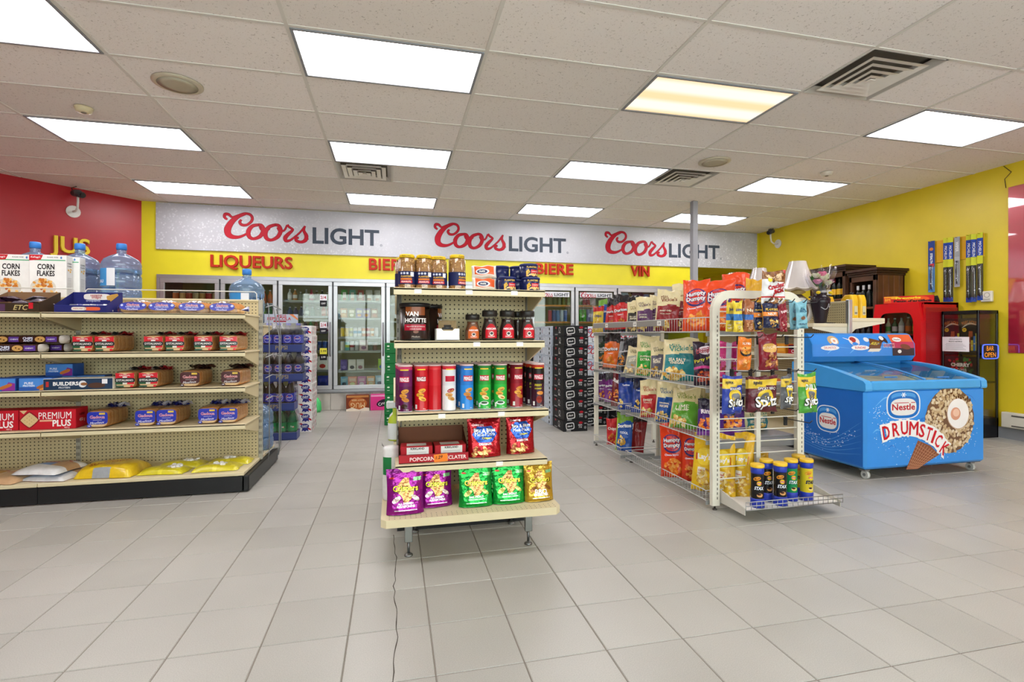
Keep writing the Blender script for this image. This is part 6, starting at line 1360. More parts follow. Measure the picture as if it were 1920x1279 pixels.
top_row = [
    ((paint('#d2b83a', [('m', 0, .3, .8, .25, CHIP), ('w', .8, 0, 1, 0, '#b02028')]), [('Chips', '#2a3a7a', 0, .6, .7)]), 1112, 1128, 574, 2.06, 'small yellow chip bag at the far end of the top basket'),
    ((paint('#1e4a9c', [('w', .8, .02, 3, 0, '#6a9a3a'), ('m', 0, .2, .6, .15, CHIP)]), [('Ruffles', '#f0f0f4', 0, .62, .8)]), 1120, 1136, 560, 2.12, 'blue chip bag at the far end of the top basket'),
    (dorit('#b81c1e', PN['K']), 1133, 1154, 556, 2.10, 'red and black tortilla chip bag nearest the blue bag'),
    (dorit('#c01e20', PN['K']), 1150, 1180, 550, 2.10, 'red and black tortilla chip bag, larger, top basket'),
    (dorit('#a8181c', PN['K']), 1168, 1192, 553, 2.19, 'red and black tortilla chip bag behind the cream topped ones'),
    (vickie('#34302c', '#8a7a3a', sub=('SEA SALT', 'PEPPER')), 1174, 1204, 563, 2.08, 'cream and black kettle chip bag in the top basket'),
    (vickie('#5a3560', '#5a3560', sub=('BALSAMIC', 'ONION')), 1193, 1225, 555, 2.08, 'cream and purple kettle chip bag in the top basket'),
    (vickie('#5a3560', '#5a3560', sub=('BALSAMIC', 'ONION')), 1210, 1238, 552, 2.17, 'second cream and purple kettle chip bag, behind the first'),
    (vickie('#8a1f22', '#7a2a20', sub=('SWEET CHILI', 'SOUR CREAM')), 1226, 1270, 541, 2.09, 'cream and maroon kettle chip bag in the middle of the top basket'),
    (vickie('#7a1c20', '#7a2a20', sub=('SWEET CHILI', 'SOUR CREAM')), 1262, 1292, 530, 2.24, 'cream and maroon kettle chip bag half behind the cheese sticks'),
    (humpty(), 1280, 1330, 521, 2.09, 'bright orange cheese stick bag beside the maroon chips'),
    (humpty(), 1316, 1372, 522, 2.19, 'bright orange cheese stick bag behind the cream arch corner'),
    (humpty(), 1352, 1400, 509, 2.31, 'bright orange cheese stick bag, tallest, over the arch'),
    ((paint('#d8a428', [('m', 0, .35, .8, .3, CHIP)]), [('Nachos', '#b03a20', 0, .6, .7)]), 1396, 1428, 520, 2.30, 'golden yellow snack bag above the end arch')]
for k, (des, u0, u1, v0, x, lab) in enumerate(top_row): place_bag(des, u0, u1, v0, 0, x, lab, 100 + k, rz=-42 + R.uniform(-6, 6), lean=14)
mid_row = [
    (dorit('#1f3a28', '#17201a', '#d8d8d8'), 1115, 1142, 625, 2.09, 'dark green tortilla chip bag at the far end of the second basket', 14),
    (dorit('#d8641a', '#241c1c'), 1128, 1160, 624, 2.06, 'orange tortilla chip bag with black top', 8),
    ((paint('#2a2a2e', [('m', -.2, .3, .5, .18, TRI), ('r', -1, -.3, .4, .9, '#8a8c90')]), [('Doritos', '#d8d8dc', 0, .6, .7, .2)]), 1153, 1178, 636, 2.08, 'black and silver chip bag beside the orange one', 18),
    ((paint('#1a181a', []), [('Doritos', '#8a8a90', .1, .6, .6, .2)]), 1166, 1206, 630, 2.24, 'black chip bag slumped behind in the second basket', 22),
    (vickie('#9a9c8a', '#6a6a50'), 1168, 1204, 650, 2.06, 'grey and cream chip bag leaning low in the second basket', 34),
    (vickie('#2f9a34', '#4a8a3a', sub=('JALAPENO', 'EXTRA')), 1190, 1232, 629, 2.06, 'cream and bright green jalapeno chip bag', 10),
    (vickie('#5c5a68', '#4a4a3a', sub=('SALT', 'PEPPER')), 1218, 1252, 640, 2.09, 'cream and slate chip bag between the green and teal ones', 16),
    (vickie('#1c7a80', '#2a8a80', sub=('SEA SALT', 'VINEGAR')), 1240, 1304, 634, 2.07, 'cream and teal salt and vinegar chip bag, widest in its basket', 16),
    (vickie('#1c7a80', '#2a8a80', sub=('SEA SALT', 'VINEGAR')), 1282, 1310, 640, 2.19, 'second cream and teal chip bag behind the widest one', 12),
    ((paint('#2a1c30', [('r', -1, 1, .34, .42, '#c83a8a'), ('m', .1, .18, .9, .17, ['#a83a20', '#c8622e', '#8a2a1c']), ('e', 0, .78, .5, .10, '#e8e0ec')]), [('Party Mix', '#e8e23a', -.1, .56, .8, .2), ('Humpty', '#a02a3a', 0, .80, .7, .2), ('Dumpty', '#a02a3a', 0, .75, .7, .2)]), 1302, 1348, 641, 2.07, 'black and pink party mix bag beside the front post', 20),
    ((paint('#c8327a', [('m', 0, .3, .7, .25, ['#8a2a2c', '#a84030', '#6a1c24']), ('r', .5, 1, 0, 1, '#b8b8c0')]), [('Mix', '#f0e8f0', 0, .6, .5)]), 1344, 1362, 640, 2.12, 'pink striped snack bag seen through the end wires', 8),
    ((paint('#b82a6e', [('m', 0, .3, .7, .25, ['#8a2a2c', '#a84030', '#6a1c24']), ('r', .5, 1, 0, 1, '#b8b8c0')]), [('Mix', '#f0e8f0', 0, .6, .5)]), 1362, 1382, 642, 2.20, 'second pink striped snack bag behind the end wires', 8)]
for k, (des, u0, u1, v0, x, lab, ln) in enumerate(mid_row): place_bag(des, u0, u1, v0, 1, x, lab, 200 + k, rz=-42 + R.uniform(-6, 6), lean=ln)
low_row = [
    (dorit('#6a2472', '#2a1c30', '#ece6ee'), 1118, 1137, 700, 2.07, 'purple tortilla chip bag at the far end of the third basket', 12),
    (dorit('#6a2472', '#3a3a3e', '#ece6ee'), 1134, 1153, 698, 2.08, 'second purple tortilla chip bag, next to the far one', 12),
    ((paint('#6a1620', [('m', 0, .3, .6, .2, PUFF)]), [('Ruffles', '#f2f2f2', 0, .68, .95, -.4, .05)]), 1145, 1168, 695, 2.07, 'dark red ruffled chip bag with white script', 12),
    ((paint('#1f3f96', [('w', .7, .03, 3, 0, '#16244e'), ('m', -.6, .16, .3, .12, CHIP)]), [('Tostitos', '#e8ecf4', .1, .62, .5)]), 1158, 1188, 696, 2.06, 'royal blue tortilla chip bag in the third basket', 14),
    ((paint('#1c3a8a', [('w', .6, .03, 3, 0, '#131c3c'), ('m', 0, .2, .4, .14, CHIP)]), [('Tostitos', '#e8ecf4', .1, .55, .5)]), 1184, 1206, 700, 2.08, 'second royal blue tortilla chip bag, next to the red one', 14),
    (vickie('#b8282a', '#b04a3a', sub=('SWEET', 'TOMATO')), 1200, 1236, 712, 2.06, 'cream and red kettle chip bag in the third basket', 6),
    (vickie('#1c4f9c', '#3a5a8a', sub=('ORIGINAL', 'RECIPE')), 1227, 1264, 714, 2.06, 'cream and blue kettle chip bag in the third basket', 6),
    (vickie('#1c4f9c', '#3a5a8a', sub=('ORIGINAL', 'RECIPE')), 1258, 1288, 714, 2.18, 'second cream and blue kettle chip bag, behind the first', 8),
    (vickie('#5a9a2c', '#7a8a3a', '#cdbf8a', sub=('LIME', 'BLACK PEPPER')), 1254, 1306, 730, 2.05, 'lime green and tan chip bag leaning out of the basket', 30),
    (vickie('#4a8a28', '#7a8a3a', '#bfae7a', sub=('LIME', 'BLACK PEPPER')), 1286, 1322, 728, 2.21, 'second lime green chip bag behind the leaning one', 18),
    (vickie('#4a8a28', '#7a8a3a', '#bfae7a', sub=('LIME', 'BLACK PEPPER')), 1308, 1340, 729, 2.30, 'third lime green chip bag close to the front post', 14),
    ((paint('#4a2478', [('m', -.1, .3, .9, .16, PUFF), ('w', .7, .02, 4, 0, '#1a1630'), ('r', -1, 1, 0, .1, '#7a3a9a')]), [('Ringolos', '#f0e4ec', .1, .62, .8, .1, .05)]), 1308, 1356, 752, 2.09, 'purple ring snack bag across the front post', 26),
    ((paint('#4a2478', [('m', -.1, .3, .9, .16, PUFF), ('w', .7, .02, 4, 0, '#1a1630'), ('r', -1, 1, 0, .1, '#7a3a9a')]), [('Ringolos', '#f0e4ec', .1, .62, .8, .1, .05)]), 1346, 1396, 742, 2.23, 'purple ring snack bag seen through the end wires', 18)]
for k, (des, u0, u1, v0, x, lab, ln) in enumerate(low_row): place_bag(des, u0, u1, v0, 2, x, lab, 300 + k, rz=-42 + R.uniform(-6, 6), lean=ln)
bot_row = [
    ((paint('#b82024', [('m', 0, .25, .7, .2, TRI)]), [('Chips', '#f0e8e0', 0, .6, .7)]), 1141, 1157, 784, 2.08, 'small red chip bag at the far end of the bottom basket', 4),
    ((paint('#1f4f9e', [('w', .72, .05, 3, 0, '#6a9a2a'), ('w', .93, .0, 3, 0, '#2a1c14'), ('m', -.2, .25, .55, .14, CHIP), ('r', -1, -.75, 0, .8, '#9ab83a')]), [('Doritos', '#f2f2f2', .05, .63, .85, .15, .05), ('COOL', '#e8eef4', .1, .46, .5)]), 1152, 1184, 770, 2.06, 'blue and green tortilla chip bag in the bottom basket', 6),
    ((paint('#7a1418', [('w', .72, .03, 3, 0, '#2a1416')]), [('Chips', '#c8a0a0', 0, .5, .5)]), 1180, 1206, 772, 2.17, 'dark red chip bag leaning behind the blue and green one', 16),
    (humpty('#d83a18'), 1240, 1284, 793, 2.05, 'tall orange cheese stick bag in the bottom basket', 4),
    (humpty('#cf3617'), 1278, 1314, 800, 2.12, 'second tall orange cheese stick bag, beside the yellow chips', 6),
    (lays(), 1296, 1340, 812, 2.07, 'yellow classic chip bag just beside the front post', 6),
    (lays('#dcae1c'), 1340, 1378, 815, 2.13, 'yellow chip bag first behind the end wires', 4),
    (lays('#d8a81c'), 1368, 1404, 812, 2.22, 'yellow chip bag second behind the end wires', 8)]
for k, (des, u0, u1, v0, x, lab, ln) in enumerate(bot_row): place_bag(des, u0, u1, v0, 3, x, lab, 400 + k, rz=-42 + R.uniform(-5, 5), lean=ln)
o = bag(.17, .26, .08, *lays('#d09a20'), 450); o.location = (2.47, 3.05, .062); o.rotation_euler = (-.1, 0, -.3); tag(o, 'orange yellow chip bag on the far side of the rack, behind the wires', 'chip bag', 'bags of snacks on the far side of the rack')
for k, (x, y, lab) in enumerate(((2.46, 3.10, 'teal snack bag on the far side steel shelf'), (2.57, 3.14, 'second teal snack bag on the far side steel shelf'))):
    o = bag(.13, .15, .06, *vickie('#1c6a6e', '#2a6a60'), 460 + k); o.location = (x, y, LEV[2][0] + .014); o.rotation_euler = (-.1, 0, .2); tag(o, lab, 'chip bag', 'bags of snacks on the far side of the rack')

# ---- small packs hung on black peg hooks on the end frame
def hook(x, z, ln=.22):
    q = MB(); q.box(x - .012, RYF - .022, z - .045, x + .012, RYF - .010, z + .012, '#18181a', .002); q.tube([(x, RYF - .02, z), (x, RYF - ln, z + .004), (x, RYF - ln - .02, z + .022)], .0032, '#1a1a1c', 6); q.build('peg_hook', 'plastic', rk)
def hang(des, u0, u1, v0, v1, y, lab, seed, rz=0, mt='foil', grp='snack packs hanging on the rack end', cat='snack pack'):
    p = on_y((u0 + u1) / 2, v0, y); yf = p.x * _s + p.y * _c; q_ = on_y((u0 + u1) / 2, v1, y)
    w = max(.05, (on_y(u1, v0, y).x - on_y(u0, v0, y).x)); h = p.z - q_.z
    o = bag(w, h, min(.05, w * .35), des[0], des[1], seed, name='snack_pack', mt=mt, nu=18, nv=24); o.location = (p.x, y, q_.z); o.rotation_euler = (0, 0, rz); tag(o, lab, cat, grp); return o
for x, z in ((2.16, 1.335), (2.245, 1.335), (2.33, 1.335), (2.42, 1.335), (2.51, 1.335), (2.60, 1.335), (2.19, 1.115), (2.34, 1.115), (2.56, 1.115), (2.14, .90), (2.28, .90), (2.45, .90), (2.58, .90), (2.15, .655), (2.45, .655), (2.55, .575)): hook(x, z)
SUN = (paint('#dcc23a', [('r', -1, 1, .38, .58, '#3a78b8'), ('m', 0, .2, .7, .14, ['#d8c89a', '#b89a5a', '#e8dcb8'])]), [('Spitz', '#2a4a8a', 0, .72, .7)])
BRN = (paint('#a0603a', [('r', -1, 1, .38, .56, '#3a6ab0'), ('m', 0, .2, .8, .16, ['#c08a5a', '#8a5a34', '#d8a878'])]), [('Nuts', '#f0e0c8', 0, .68, .7)])
NVY = (paint('#1c2244', [('r', -1, 1, .46, .62, '#e0822e'), ('m', .1, .2, .55, .16, ['#d8b45a', '#e8cc7a', '#b88a3e'])]), [('PLANTERS', '#e8c04a', 0, .72, .8), ('NUTS', '#f2ead8', 0, .54, .5)])
RDN = (paint('#8a1c2c', [('m', 0, .22, .7, .2, ['#d8b8a0', '#b8384a', '#e8d0c0'])]), [('Nuts', '#f0d8d8', 0, .68, .7, .3)])
CYA = (paint('#7ab4c4', [('e', 0, .38, .55, .07, '#8a5a3c'), ('r', -1, 1, .0, .05, '#5a94a8')]), [('SEA', '#2a5a7a', 0, .70, .4), ('SNACK', '#2a5a7a', 0, .63, .6), ('HEALTHY', '#1c3a5a', 0, .16, .7)])
ORG = (paint('#d8741e', [('e', 0, .56, .8, .14, '#2a1c18'), ('e', 0, .60, .7, .12, '#e8a03a'), ('m', 0, .2, .7, .16, ['#e8a04a', '#f0c07a', '#c8782a'])]), [('SALTED', '#f4e8d0', 0, .82, .6), ('MUNCHIES', '#c82a1c', 0, .61, .8)])
MAR = (paint('#7a1626', [('e', 0, .60, .8, .12, '#d8a85a'), ('m', 0, .24, .85, .22, ['#b87a3e', '#d8a060', '#8a4a24'])]), [('MUNCHIES', '#f4e0c8', 0, .61, .8, .1)])
def spitz(c, c2): return (paint(c, [('w', .72, .04, 2, 0, '#d8b83a'), ('r', -1, 1, .93, 1, c), ('e', .05, .42, .58, .22, '#e0c02e'), ('e', .05, .42, .36, .14, '#6a6a6c')]), [('Spitz', '#1a1a1c', .15, .27, .84, .06, .08), ('Spitz', '#f4f4f4', .15, .275, .80, .06, .03, .0012), (c2, '#f0f0f0', .1, .66, .6), ('spitz', '#3a3a3e', -.5, .82, .3)])
for k, (d_, u0, u1, v0, v1, y, lab, rz) in enumerate([
        (SUN, 1361, 1378, 565, 622, 2.74, 'yellow and blue seed pack, rear of the first hook', 0), (SUN, 1375, 1392, 565, 623, 2.69, 'yellow and blue seed pack, front of the first hook', 0),
        (BRN, 1386, 1402, 563, 620, 2.76, 'brown and blue nut pack, rear of the second hook', .2), (BRN, 1395, 1414, 563, 622, 2.70, 'brown and blue nut pack, front of the second hook', .1),
        (NVY, 1412, 1430, 567, 619, 2.74, 'navy and orange nut pack, rear one', .1), (NVY, 1430, 1459, 567, 615, 2.69, 'navy and orange nut pack, front one', 0),
        (RDN, 1452, 1464, 566, 620, 2.76, 'narrow dark red nut pack, rear one', .3), (RDN, 1460, 1476, 566, 622, 2.70, 'narrow dark red nut pack, front one', .1),
        (CYA, 1478, 1498, 565, 618, 2.76, 'pale blue snack pack, rear one', .2), (CYA, 1492, 1513, 565, 616, 2.70, 'pale blue snack pack, front one', 0),
        (ORG, 1382, 1409, 633, 694, 2.70, 'orange nut pack hanging alone on the middle hooks', 0), (MAR, 1421, 1458, 624, 694, 2.72, 'maroon nut bag hanging beside the orange pack', .05), (MAR, 1423, 1455, 628, 690, 2.80, 'maroon nut bag hanging behind the front maroon one', .05),
        (spitz('#2a3f9a', 'SEASONED'), 1351, 1394, 704, 776, 2.72, 'blue sunflower seed bag on the lower hooks', .12), (spitz('#5a1c28', 'SMOKY BBQ'), 1402, 1457, 705, 773, 2.70, 'maroon sunflower seed bag, widest on the lower hooks', 0), (spitz('#5a1c28', 'SMOKY BBQ'), 1395, 1440, 706, 772, 2.79, 'maroon sunflower seed bag half behind the widest one', .1),
        (spitz('#55565a', 'PEPPER'), 1458, 1489, 704, 766, 2.72, 'grey sunflower seed bag on the lower hooks', .35), (spitz('#4a9a34', 'DILL'), 1494, 1533, 700, 774, 2.70, 'green sunflower seed bag nearest the ice cream freezer', .1)]):
    hang(d_, u0, u1, v0, v1, y, lab, 500 + k, rz)
CJ = (paint('#e2e2e2', [('w', .70, -.06, 1.5, 0, '#8a5a34'), ('m', 0, .86, .95, .18, ['#8a5a34', '#c89a6a', '#6a3c20', '#e0c098']), ('r', .3, 1, .9, 1, '#b82028'), ('m', .1, .08, .9, .14, ['#8a5a34', '#c89a6a', '#6a3c20']), ('r', -1, 1, .22, .26, '#b82028'), ('e', -.5, .72, .18, .06, '#d8c82a')]), [('Cracker', '#a81c28', .05, .55, .72, .25, .06), ('Jack', '#a81c28', .15, .40, .55, .25, .06)])
hang(CJ, 1428, 1472, 508, 572, 2.70, 'white and brown caramel popcorn bag leaning on the arch top', 530, -.05)

# ---- stacked-crisp canisters on the end tray
def staxcan(c, art_c, green=False):
    t = thing('chip_canister', 'x', 'chip canister'); r, h = .037, .262
    q = MB(); q.lathe([(r * 1.12, 0), (r * 1.14, .012), (r * 1.06, .030), (r * 1.10, .045), (r * .98, .055)], 32, '#2238a8'); q.build('base', 'plastic', t)
    q = MB(); q.lathe([(r * .98, .052), (r, .06), (r, .20), (r * 1.0, .208)], 32, c, cap=False); m = cylmap(r + .0004)
    q.ell('#e0962e', m, -.008, .178, .022, .012, rot=.3, n=14, e=.0006); q.ell('#c87a22', m, -.006, .174, .014, .006, rot=.3, n=10, e=.001); q.ell('#e8c02a', m, .004, .15, .014, .014, n=14, e=.0012); q.rect('#c01c2a', m, -.008, .145, .018, .154, e=.0016, nx=3); q.text("Lay's", '#f4f4f4', m, .004, .1495, w=.018, e=.002)
    q.text('STAX', '#1a3a6a' if c != '#1c1a1a' else '#0a1a3a', m, .004, .120, w=.056, h=.024, e=.001, bold=.06, shear=.2); q.text('STAX', '#e8f0f8' if c != '#d8c02a' else '#1c1c20', m, .004, .1205, w=.052, h=.021, e=.0018, bold=.03, shear=.2)
    q.ell(art_c, m, .008, .078, .018, .012, n=14, e=.0008); q.ell('#3a1c14', m, .004, .083, .012, .006, n=12, e=.0012); q.build('body', 'gloss', t)
    q = MB(); q.lathe([(r * 1.0, .206), (r * 1.05, .214), (r * 1.05, .238), (r * .98, .244)], 32, '#2238a8'); q.build('collar', 'plastic', t)
    q = MB(); q.lathe([(r * 1.08, .243), (r * 1.1, .247), (r * 1.1, .258), (r * 1.04, h)], 32, '#ecc02a'); q.build('lid', 'plastic', t)
    return t
CANS = {'k': staxcan('#1c1a1a', '#d8a060'), 'g': staxcan('#1c8a50', '#d8c878'), 'y': staxcan('#d8c02a', '#e8d07a')}
used = set(); G = 'chip canisters on the rack end tray'
for c, u, y, rz, lab in (('k', 1420, 2.70, 0, 'black and blue chip canister nearest the front post'), ('k', 1437, 2.79, .2, 'black and blue chip canister standing behind the nearest one'), ('k', 1463, 2.70, 0, 'black and blue chip canister in front of the green one'), ('g', 1483, 2.76, .1, 'green chip canister on the end tray'), ('y', 1497, 2.84, .1, 'yellow chip canister standing behind the other yellow one'), ('y', 1512, 2.74, .3, 'yellow chip canister at the freezer end of the tray')):
    o = CANS[c] if c not in used else dup(CANS[c], (0, 0, 0)); used.add(c); o.location = (on_y(u, 900, y).x, y, .0772); o.rotation_euler.z = rz - .5; tag(o, lab, 'chip canister', G)
# ---------------------------------------------------------------- ice cream chest freezer
FX0, FX1, FY0, FY1 = 3.555, 4.772, 3.20, 3.93
fz = thing('ice_cream_freezer', 'bright blue chest freezer with ice cream cone picture on casters', 'freezer', (0, 0, 0))
q = MB(); q.box(FX0, FY0, .085, FX1, FY1, .70, '#3b93e4', .018); q.box(FX0 + .02, FY0 + .02, .08, FX1 - .02, FY1 - .02, .09, '#1a2a3a'); q.build('cabinet', 'gloss', fz)
prof = [(FY0 - .006, .695), (FY0 - .012, .71), (FY0 - .008, .755), (FY0 + .012, .775), (FY0 + .10, .80), (FY0 + .25, .838), (FY0 + .40, .866), (FY0 + .56, .884), (FY1, .89), (FY1, .695)]
q = MB()
for x0, x1 in ((FX0 - .008, FX0 + .055), (FX1 - .055, FX1 + .008)):
    q.face([(x0, a, b) for a, b in prof], '#3f97dd'); q.face([(x1, a, b) for a, b in prof[::-1]], '#3f97dd')
    for i in range(len(prof)):
        a, b = prof[i], prof[(i + 1) % len(prof)]; q.face([(x0, *a), (x1, *a), (x1, *b), (x0, *b)], '#52a8e6')
q.box(FX0 + .055, FY0 - .012, .695, FX1 - .055, FY0 + .03, .772, '#4aa2e2', .012); q.box(FX0 + .055, FY1 - .06, .695, FX1 - .055, FY1, .888, '#3f97dd', .006)
q.build('lid_frame', 'gloss', fz)
gp = [(FY0 + .03, .772), (FY0 + .10, .793), (FY0 + .25, .831), (FY0 + .40, .859), (FY0 + .56, .877), (FY1 - .06, .882)]
for k, (x0, x1, dz) in enumerate(((FX0 + .055, (FX0 + FX1) / 2 + .02, 0), ((FX0 + FX1) / 2 - .02, FX1 - .055, -.009))):
    q = MB()
    for i in range(len(gp) - 1): q.face([(x0, gp[i][0], gp[i][1] + dz), (x1, gp[i][0], gp[i][1] + dz), (x1, gp[i + 1][0], gp[i + 1][1] + dz), (x0, gp[i + 1][0], gp[i + 1][1] + dz)], '#fff', True)
    gl = q.build('glass_lid', 'door_glass', fz)
    q = MB(); e = x1 if k == 0 else x0
    q.tube([(e, a, b + dz) for a, b in gp], .008, '#3a8ed6', 6); q.box(x0 + .2, FY0 + .05, .79 + dz, x0 + .32, FY0 + .065, .80 + dz, '#2f7cc4', .003); q.build('lid_rail', 'plastic', gl)
q = MB(); q.box(FX0 + .06, FY0 + .035, .696, FX1 - .06, FY1 - .065, .702, '#c9d2da'); q.build('inner_floor', 'matte', fz)
for k in range(4):
    q = MB(); x = FX0 + .34 + .29 * k; q.box(x - .004, FY0 + .05, .702, x + .004, FY1 - .08, .765, '#dfe4e8'); q.build('divider', 'plastic', fz)
r = random.Random(3)
for k in range(16):
    x, y = FX0 + .16 + (k % 8) * .128, FY0 + .20 + (k // 8) * .22; c = r.choice(['#d8d4c8', '#5a3a24', '#c8302e', '#3a6ab0', '#e8c04a', '#e4dcd0', '#7aa84a'])
    q = MB(); q.box(-.05, -.08, 0, .05, .08, .03, c, .006); q.rect('#eee8dc', topface(.0302), -.03, -.03, .03, .04); tag(q.build('ice_cream_pack', 'foil', None, (x, y, .7035), (0, 0, r.uniform(-.3, .3))), 'ice cream pack inside the freezer, %s in the %s row under the glass' % (ORD[k % 8], 'front' if k < 8 else 'rear'), 'ice cream', 'ice cream packs in the freezer')
for x, y in ((FX0 + .07, FY0 + .07), (FX1 - .07, FY0 + .07), (FX0 + .07, FY1 - .07), (FX1 - .07, FY1 - .07)):
    q = MB(); q.box(x - .022, y - .03, .06, x + .022, y + .03, .084, '#8a8e92', .003); o = q.build('caster', 'steel', fz)
    q = MB(); q.tube([(x - .012, y - .01, .032), (x + .012, y - .01, .032)], .032, '#c8c9c6', 18); q.tube([(x - .016, y - .01, .032), (x + .016, y - .01, .032)], .012, '#6a6c6e', 10); q.build('wheel', 'plastic', o)
# print on the front: coordinates measured on the front panel itself
def fp(X, Y): p = on_y(1500 + X / 5.117, 660 + Y / 5.117, FY0); return (p.x - (FX0 + FX1) / 2, p.z)
FM = front(FY0 - .0005, (FX0 + FX1) / 2, 0)
def logo(q, m, c, rx, rz, e0=.0006):
    a, b = c
    q.ell('#dfe9f2', m, a, b, rx, rz, p=3, n=36, e=e0); q.ell('#1f6fc4', m, a, b, rx * .93, rz * .93, p=3, n=36, e=e0 + .0004); q.ell('#4a9ae0', m, a, b + rz * .52, rx * .72, rz * .30, p=2.6, n=30, e=e0 + .0006); q.ell('#1f6fc4', m, a, b - rz * .02, rx * .86, rz * .60, p=2.6, n=30, e=e0 + .0008); q.ell('#e6e4e2', m, a, b - rz * .16, rx * .76, rz * .58, p=2.8, n=30, e=e0 + .0010)
    q.text('Nestle', '#b81c2c', m, a, b - rz * .16, w=rx * 1.36, h=rz * .44, e=e0 + .0016, bold=.025); q.rect('#b81c2c', m, a - rx * .55, b + rz * .10, a + rx * .30, b + rz * .145, e=e0 + .0016); q.rect('#b81c2c', m, a + rx * .44, b + rz * .10, a + rx * .68, b + rz * .15, e=e0 + .0016)
    for k in range(3): q.ell('#f2f6fa', m, a, b + rz * .66, rx * .14, rz * .028, rot=PI * k / 3, n=8, e=e0 + .0014 + k * .0001)
    for k in range(6): q.ell('#f2f6fa', m, a + rx * .12 * math.cos(PI * k / 3), b + rz * .66 + rz * .13 * math.sin(PI * k / 3), rx * .03, rz * .035, n=6, e=e0 + .0018)
q = MB(); r = random.Random(11)
q.rect('#3a90e6', FM, -.59, .105, .59, .685, e=.0001)
for k in range(14):                               # pale swirls
    a, b, s = r.uniform(-.55, .28), r.uniform(.13, .58), r.uniform(.06, .2); q.stroke([(a, b), (a + s * .5, b + s * .35), (a + s, b + s * .3), (a + s * 1.3, b)], [.001, .012, .006, .001], '#6cb4f2' if k % 2 else '#2c78d6', FM, .0003 + k * .00001)
for k in range(120):
    t = r.uniform(0, 1); a, b = -.52 + 1.05 * t, .30 - .10 * math.sin(t * PI) + r.gauss(0, .055); q.ell('#d8ecfa', FM, a, b, .0035 * r.uniform(.4, 1.4), .003 * r.uniform(.4, 1.4), n=6, e=.0005)
for k in range(40): a, b = fp(*((760 + r.gauss(0, 40)), 600 + r.gauss(0, 60))); q.ell('#e2f0fa', FM, a, b, .004, .003, n=6, e=.0005)
q.build('front_print', 'gloss', fz)
q = MB(); c = fp(992, 505); logo(q, FM, c, .168, .116); q.build('front_logo', 'gloss', fz)
q = MB(); poly = [fp(*p) for p in ((1015, 1128), (1130, 1122), (1215, 1060), (1335, 985), (1250, 900), (1130, 848))]; q.shape(poly, '#8a5238', FM, .0010)
A0, A1, B0, B1 = [Vector(fp(*p)) for p in ((1130, 848), (1335, 985), (1015, 1128), (1130, 1122))]
for k in range(1, 9):
    t = k / 9; p0, p1 = A0.lerp(A1, t), B0.lerp(B1, t); q.stroke([p0, p0.lerp(p1, .5), p1], [.004] * 3, '#c08a6a', FM, .0013, sub=2)
    p0, p1 = A0.lerp(B0, t), A1.lerp(B1, t); q.stroke([p0, p0.lerp(p1, .5) + Vector((0, -.006)), p1], [.004] * 3, '#b88060', FM, .0014, sub=2)
q.build('cone_print', 'gloss', fz)
q = MB(); c = Vector(fp(1435, 655)); ex = Vector(fp(1670, 640)) - c; ez = Vector(fp(1440, 335)) - c
EL = lambda s, t: (c.x + s * math.cos(t) * ex.x + s * math.sin(t) * ez.x * .9, c.y + s * math.sin(t) * ez.y + s * math.cos(t) * ex.y)
q.shape([EL(.985 + .015 * math.sin(9 * k), 2 * PI * k / 40) for k in range(40)], '#74543e', FM, .0012)
for k in range(420):
    t, s = r.uniform(0, 2 * PI), r.uniform(.05, 1) ** .5 * .97; a, b = EL(s, t); q.ell(r.choice(['#d8c2a0', '#c8ac86', '#e2d0b4', '#b89872', '#cdb592']), FM, a, b, r.uniform(.012, .019), r.uniform(.010, .014), p=2.6, n=7, rot=r.uniform(0, 3), e=.0014 + k * .000004)
a, b = fp(1512, 590); q.ell('#c8a890', FM, a, b, .118, .128, n=28, e=.0030, rot=.15); q.ell('#f2eeec', FM, a + .002, b, .112, .122, n=28, e=.0032, rot=.15)
for k in range(9): x, y = fp(1450 + 22 * k, 395 + r.uniform(-12, 30) + k * 8); q.ell('#5a3420', FM, x, y, .014, .008, n=7, rot=r.uniform(0, 3), e=.0035)
a, b = fp(1488, 592); q.ell('#d89a80', FM, a, b, .052, .052, n=22, e=.0036); q.ell('#ecc0a8', FM, a + .006, b + .008, .034, .032, n=18, e=.0038); q.build('ice_cream_print', 'gloss', fz)
q = MB(); LP = [('D', 820, 772, .20), ('R', 912, 742, .12), ('U', 995, 728, .04), ('M', 1082, 732, -.06), ('S', 1164, 754, -.2), ('T', 1228, 785, -.33), ('I', 1275, 812, -.42), ('C', 1320, 850, -.55), ('K', 1378, 925, -.68)]
path = [fp(x, y) for _, x, y, _ in LP]
for k, (ch, x, y, ro) in enumerate(LP):
    a, b = fp(x, y); w_ = {'M': .09, 'I': .03, 'U': .074, 'S': .062, 'T': .06, 'C': .062, 'K': .066}.get(ch, .07)
    q.text(ch, '#f4f2f2', FM, a, b, w=w_ + .030, h=.142, bold=.05, e=.0044 + .00016 * k, rot=ro)
q.stroke(path, [.13] * len(path), '#f4f2f2', FM, .0040, sub=4)
for ch, x, y, ro in LP:
    a, b = fp(x, y); w_ = {'M': .088, 'I': .024, 'U': .072, 'S': .058, 'T': .056, 'C': .058, 'K': .064}.get(ch, .068)
    q.text(ch, '#c81c2a', FM, a, b, w=w_, h=.108, bold=.02, e=.0066, rot=ro)
    if ch == 'M': q.text(ch, '#c81c2a', FM, a + .004, b, w=w_, h=.108, e=.0070, rot=ro)
q.build('lettering', 'gloss', fz)
SM = flat((FX0 - .0005, (FY0 + FY1) / 2, 0), (0, -1, 0), (0, 0, 1), (-1, 0, 0))
q = MB(); q.rect('#1c66c0', SM, -.345, .105, .345, .685, e=.0001)
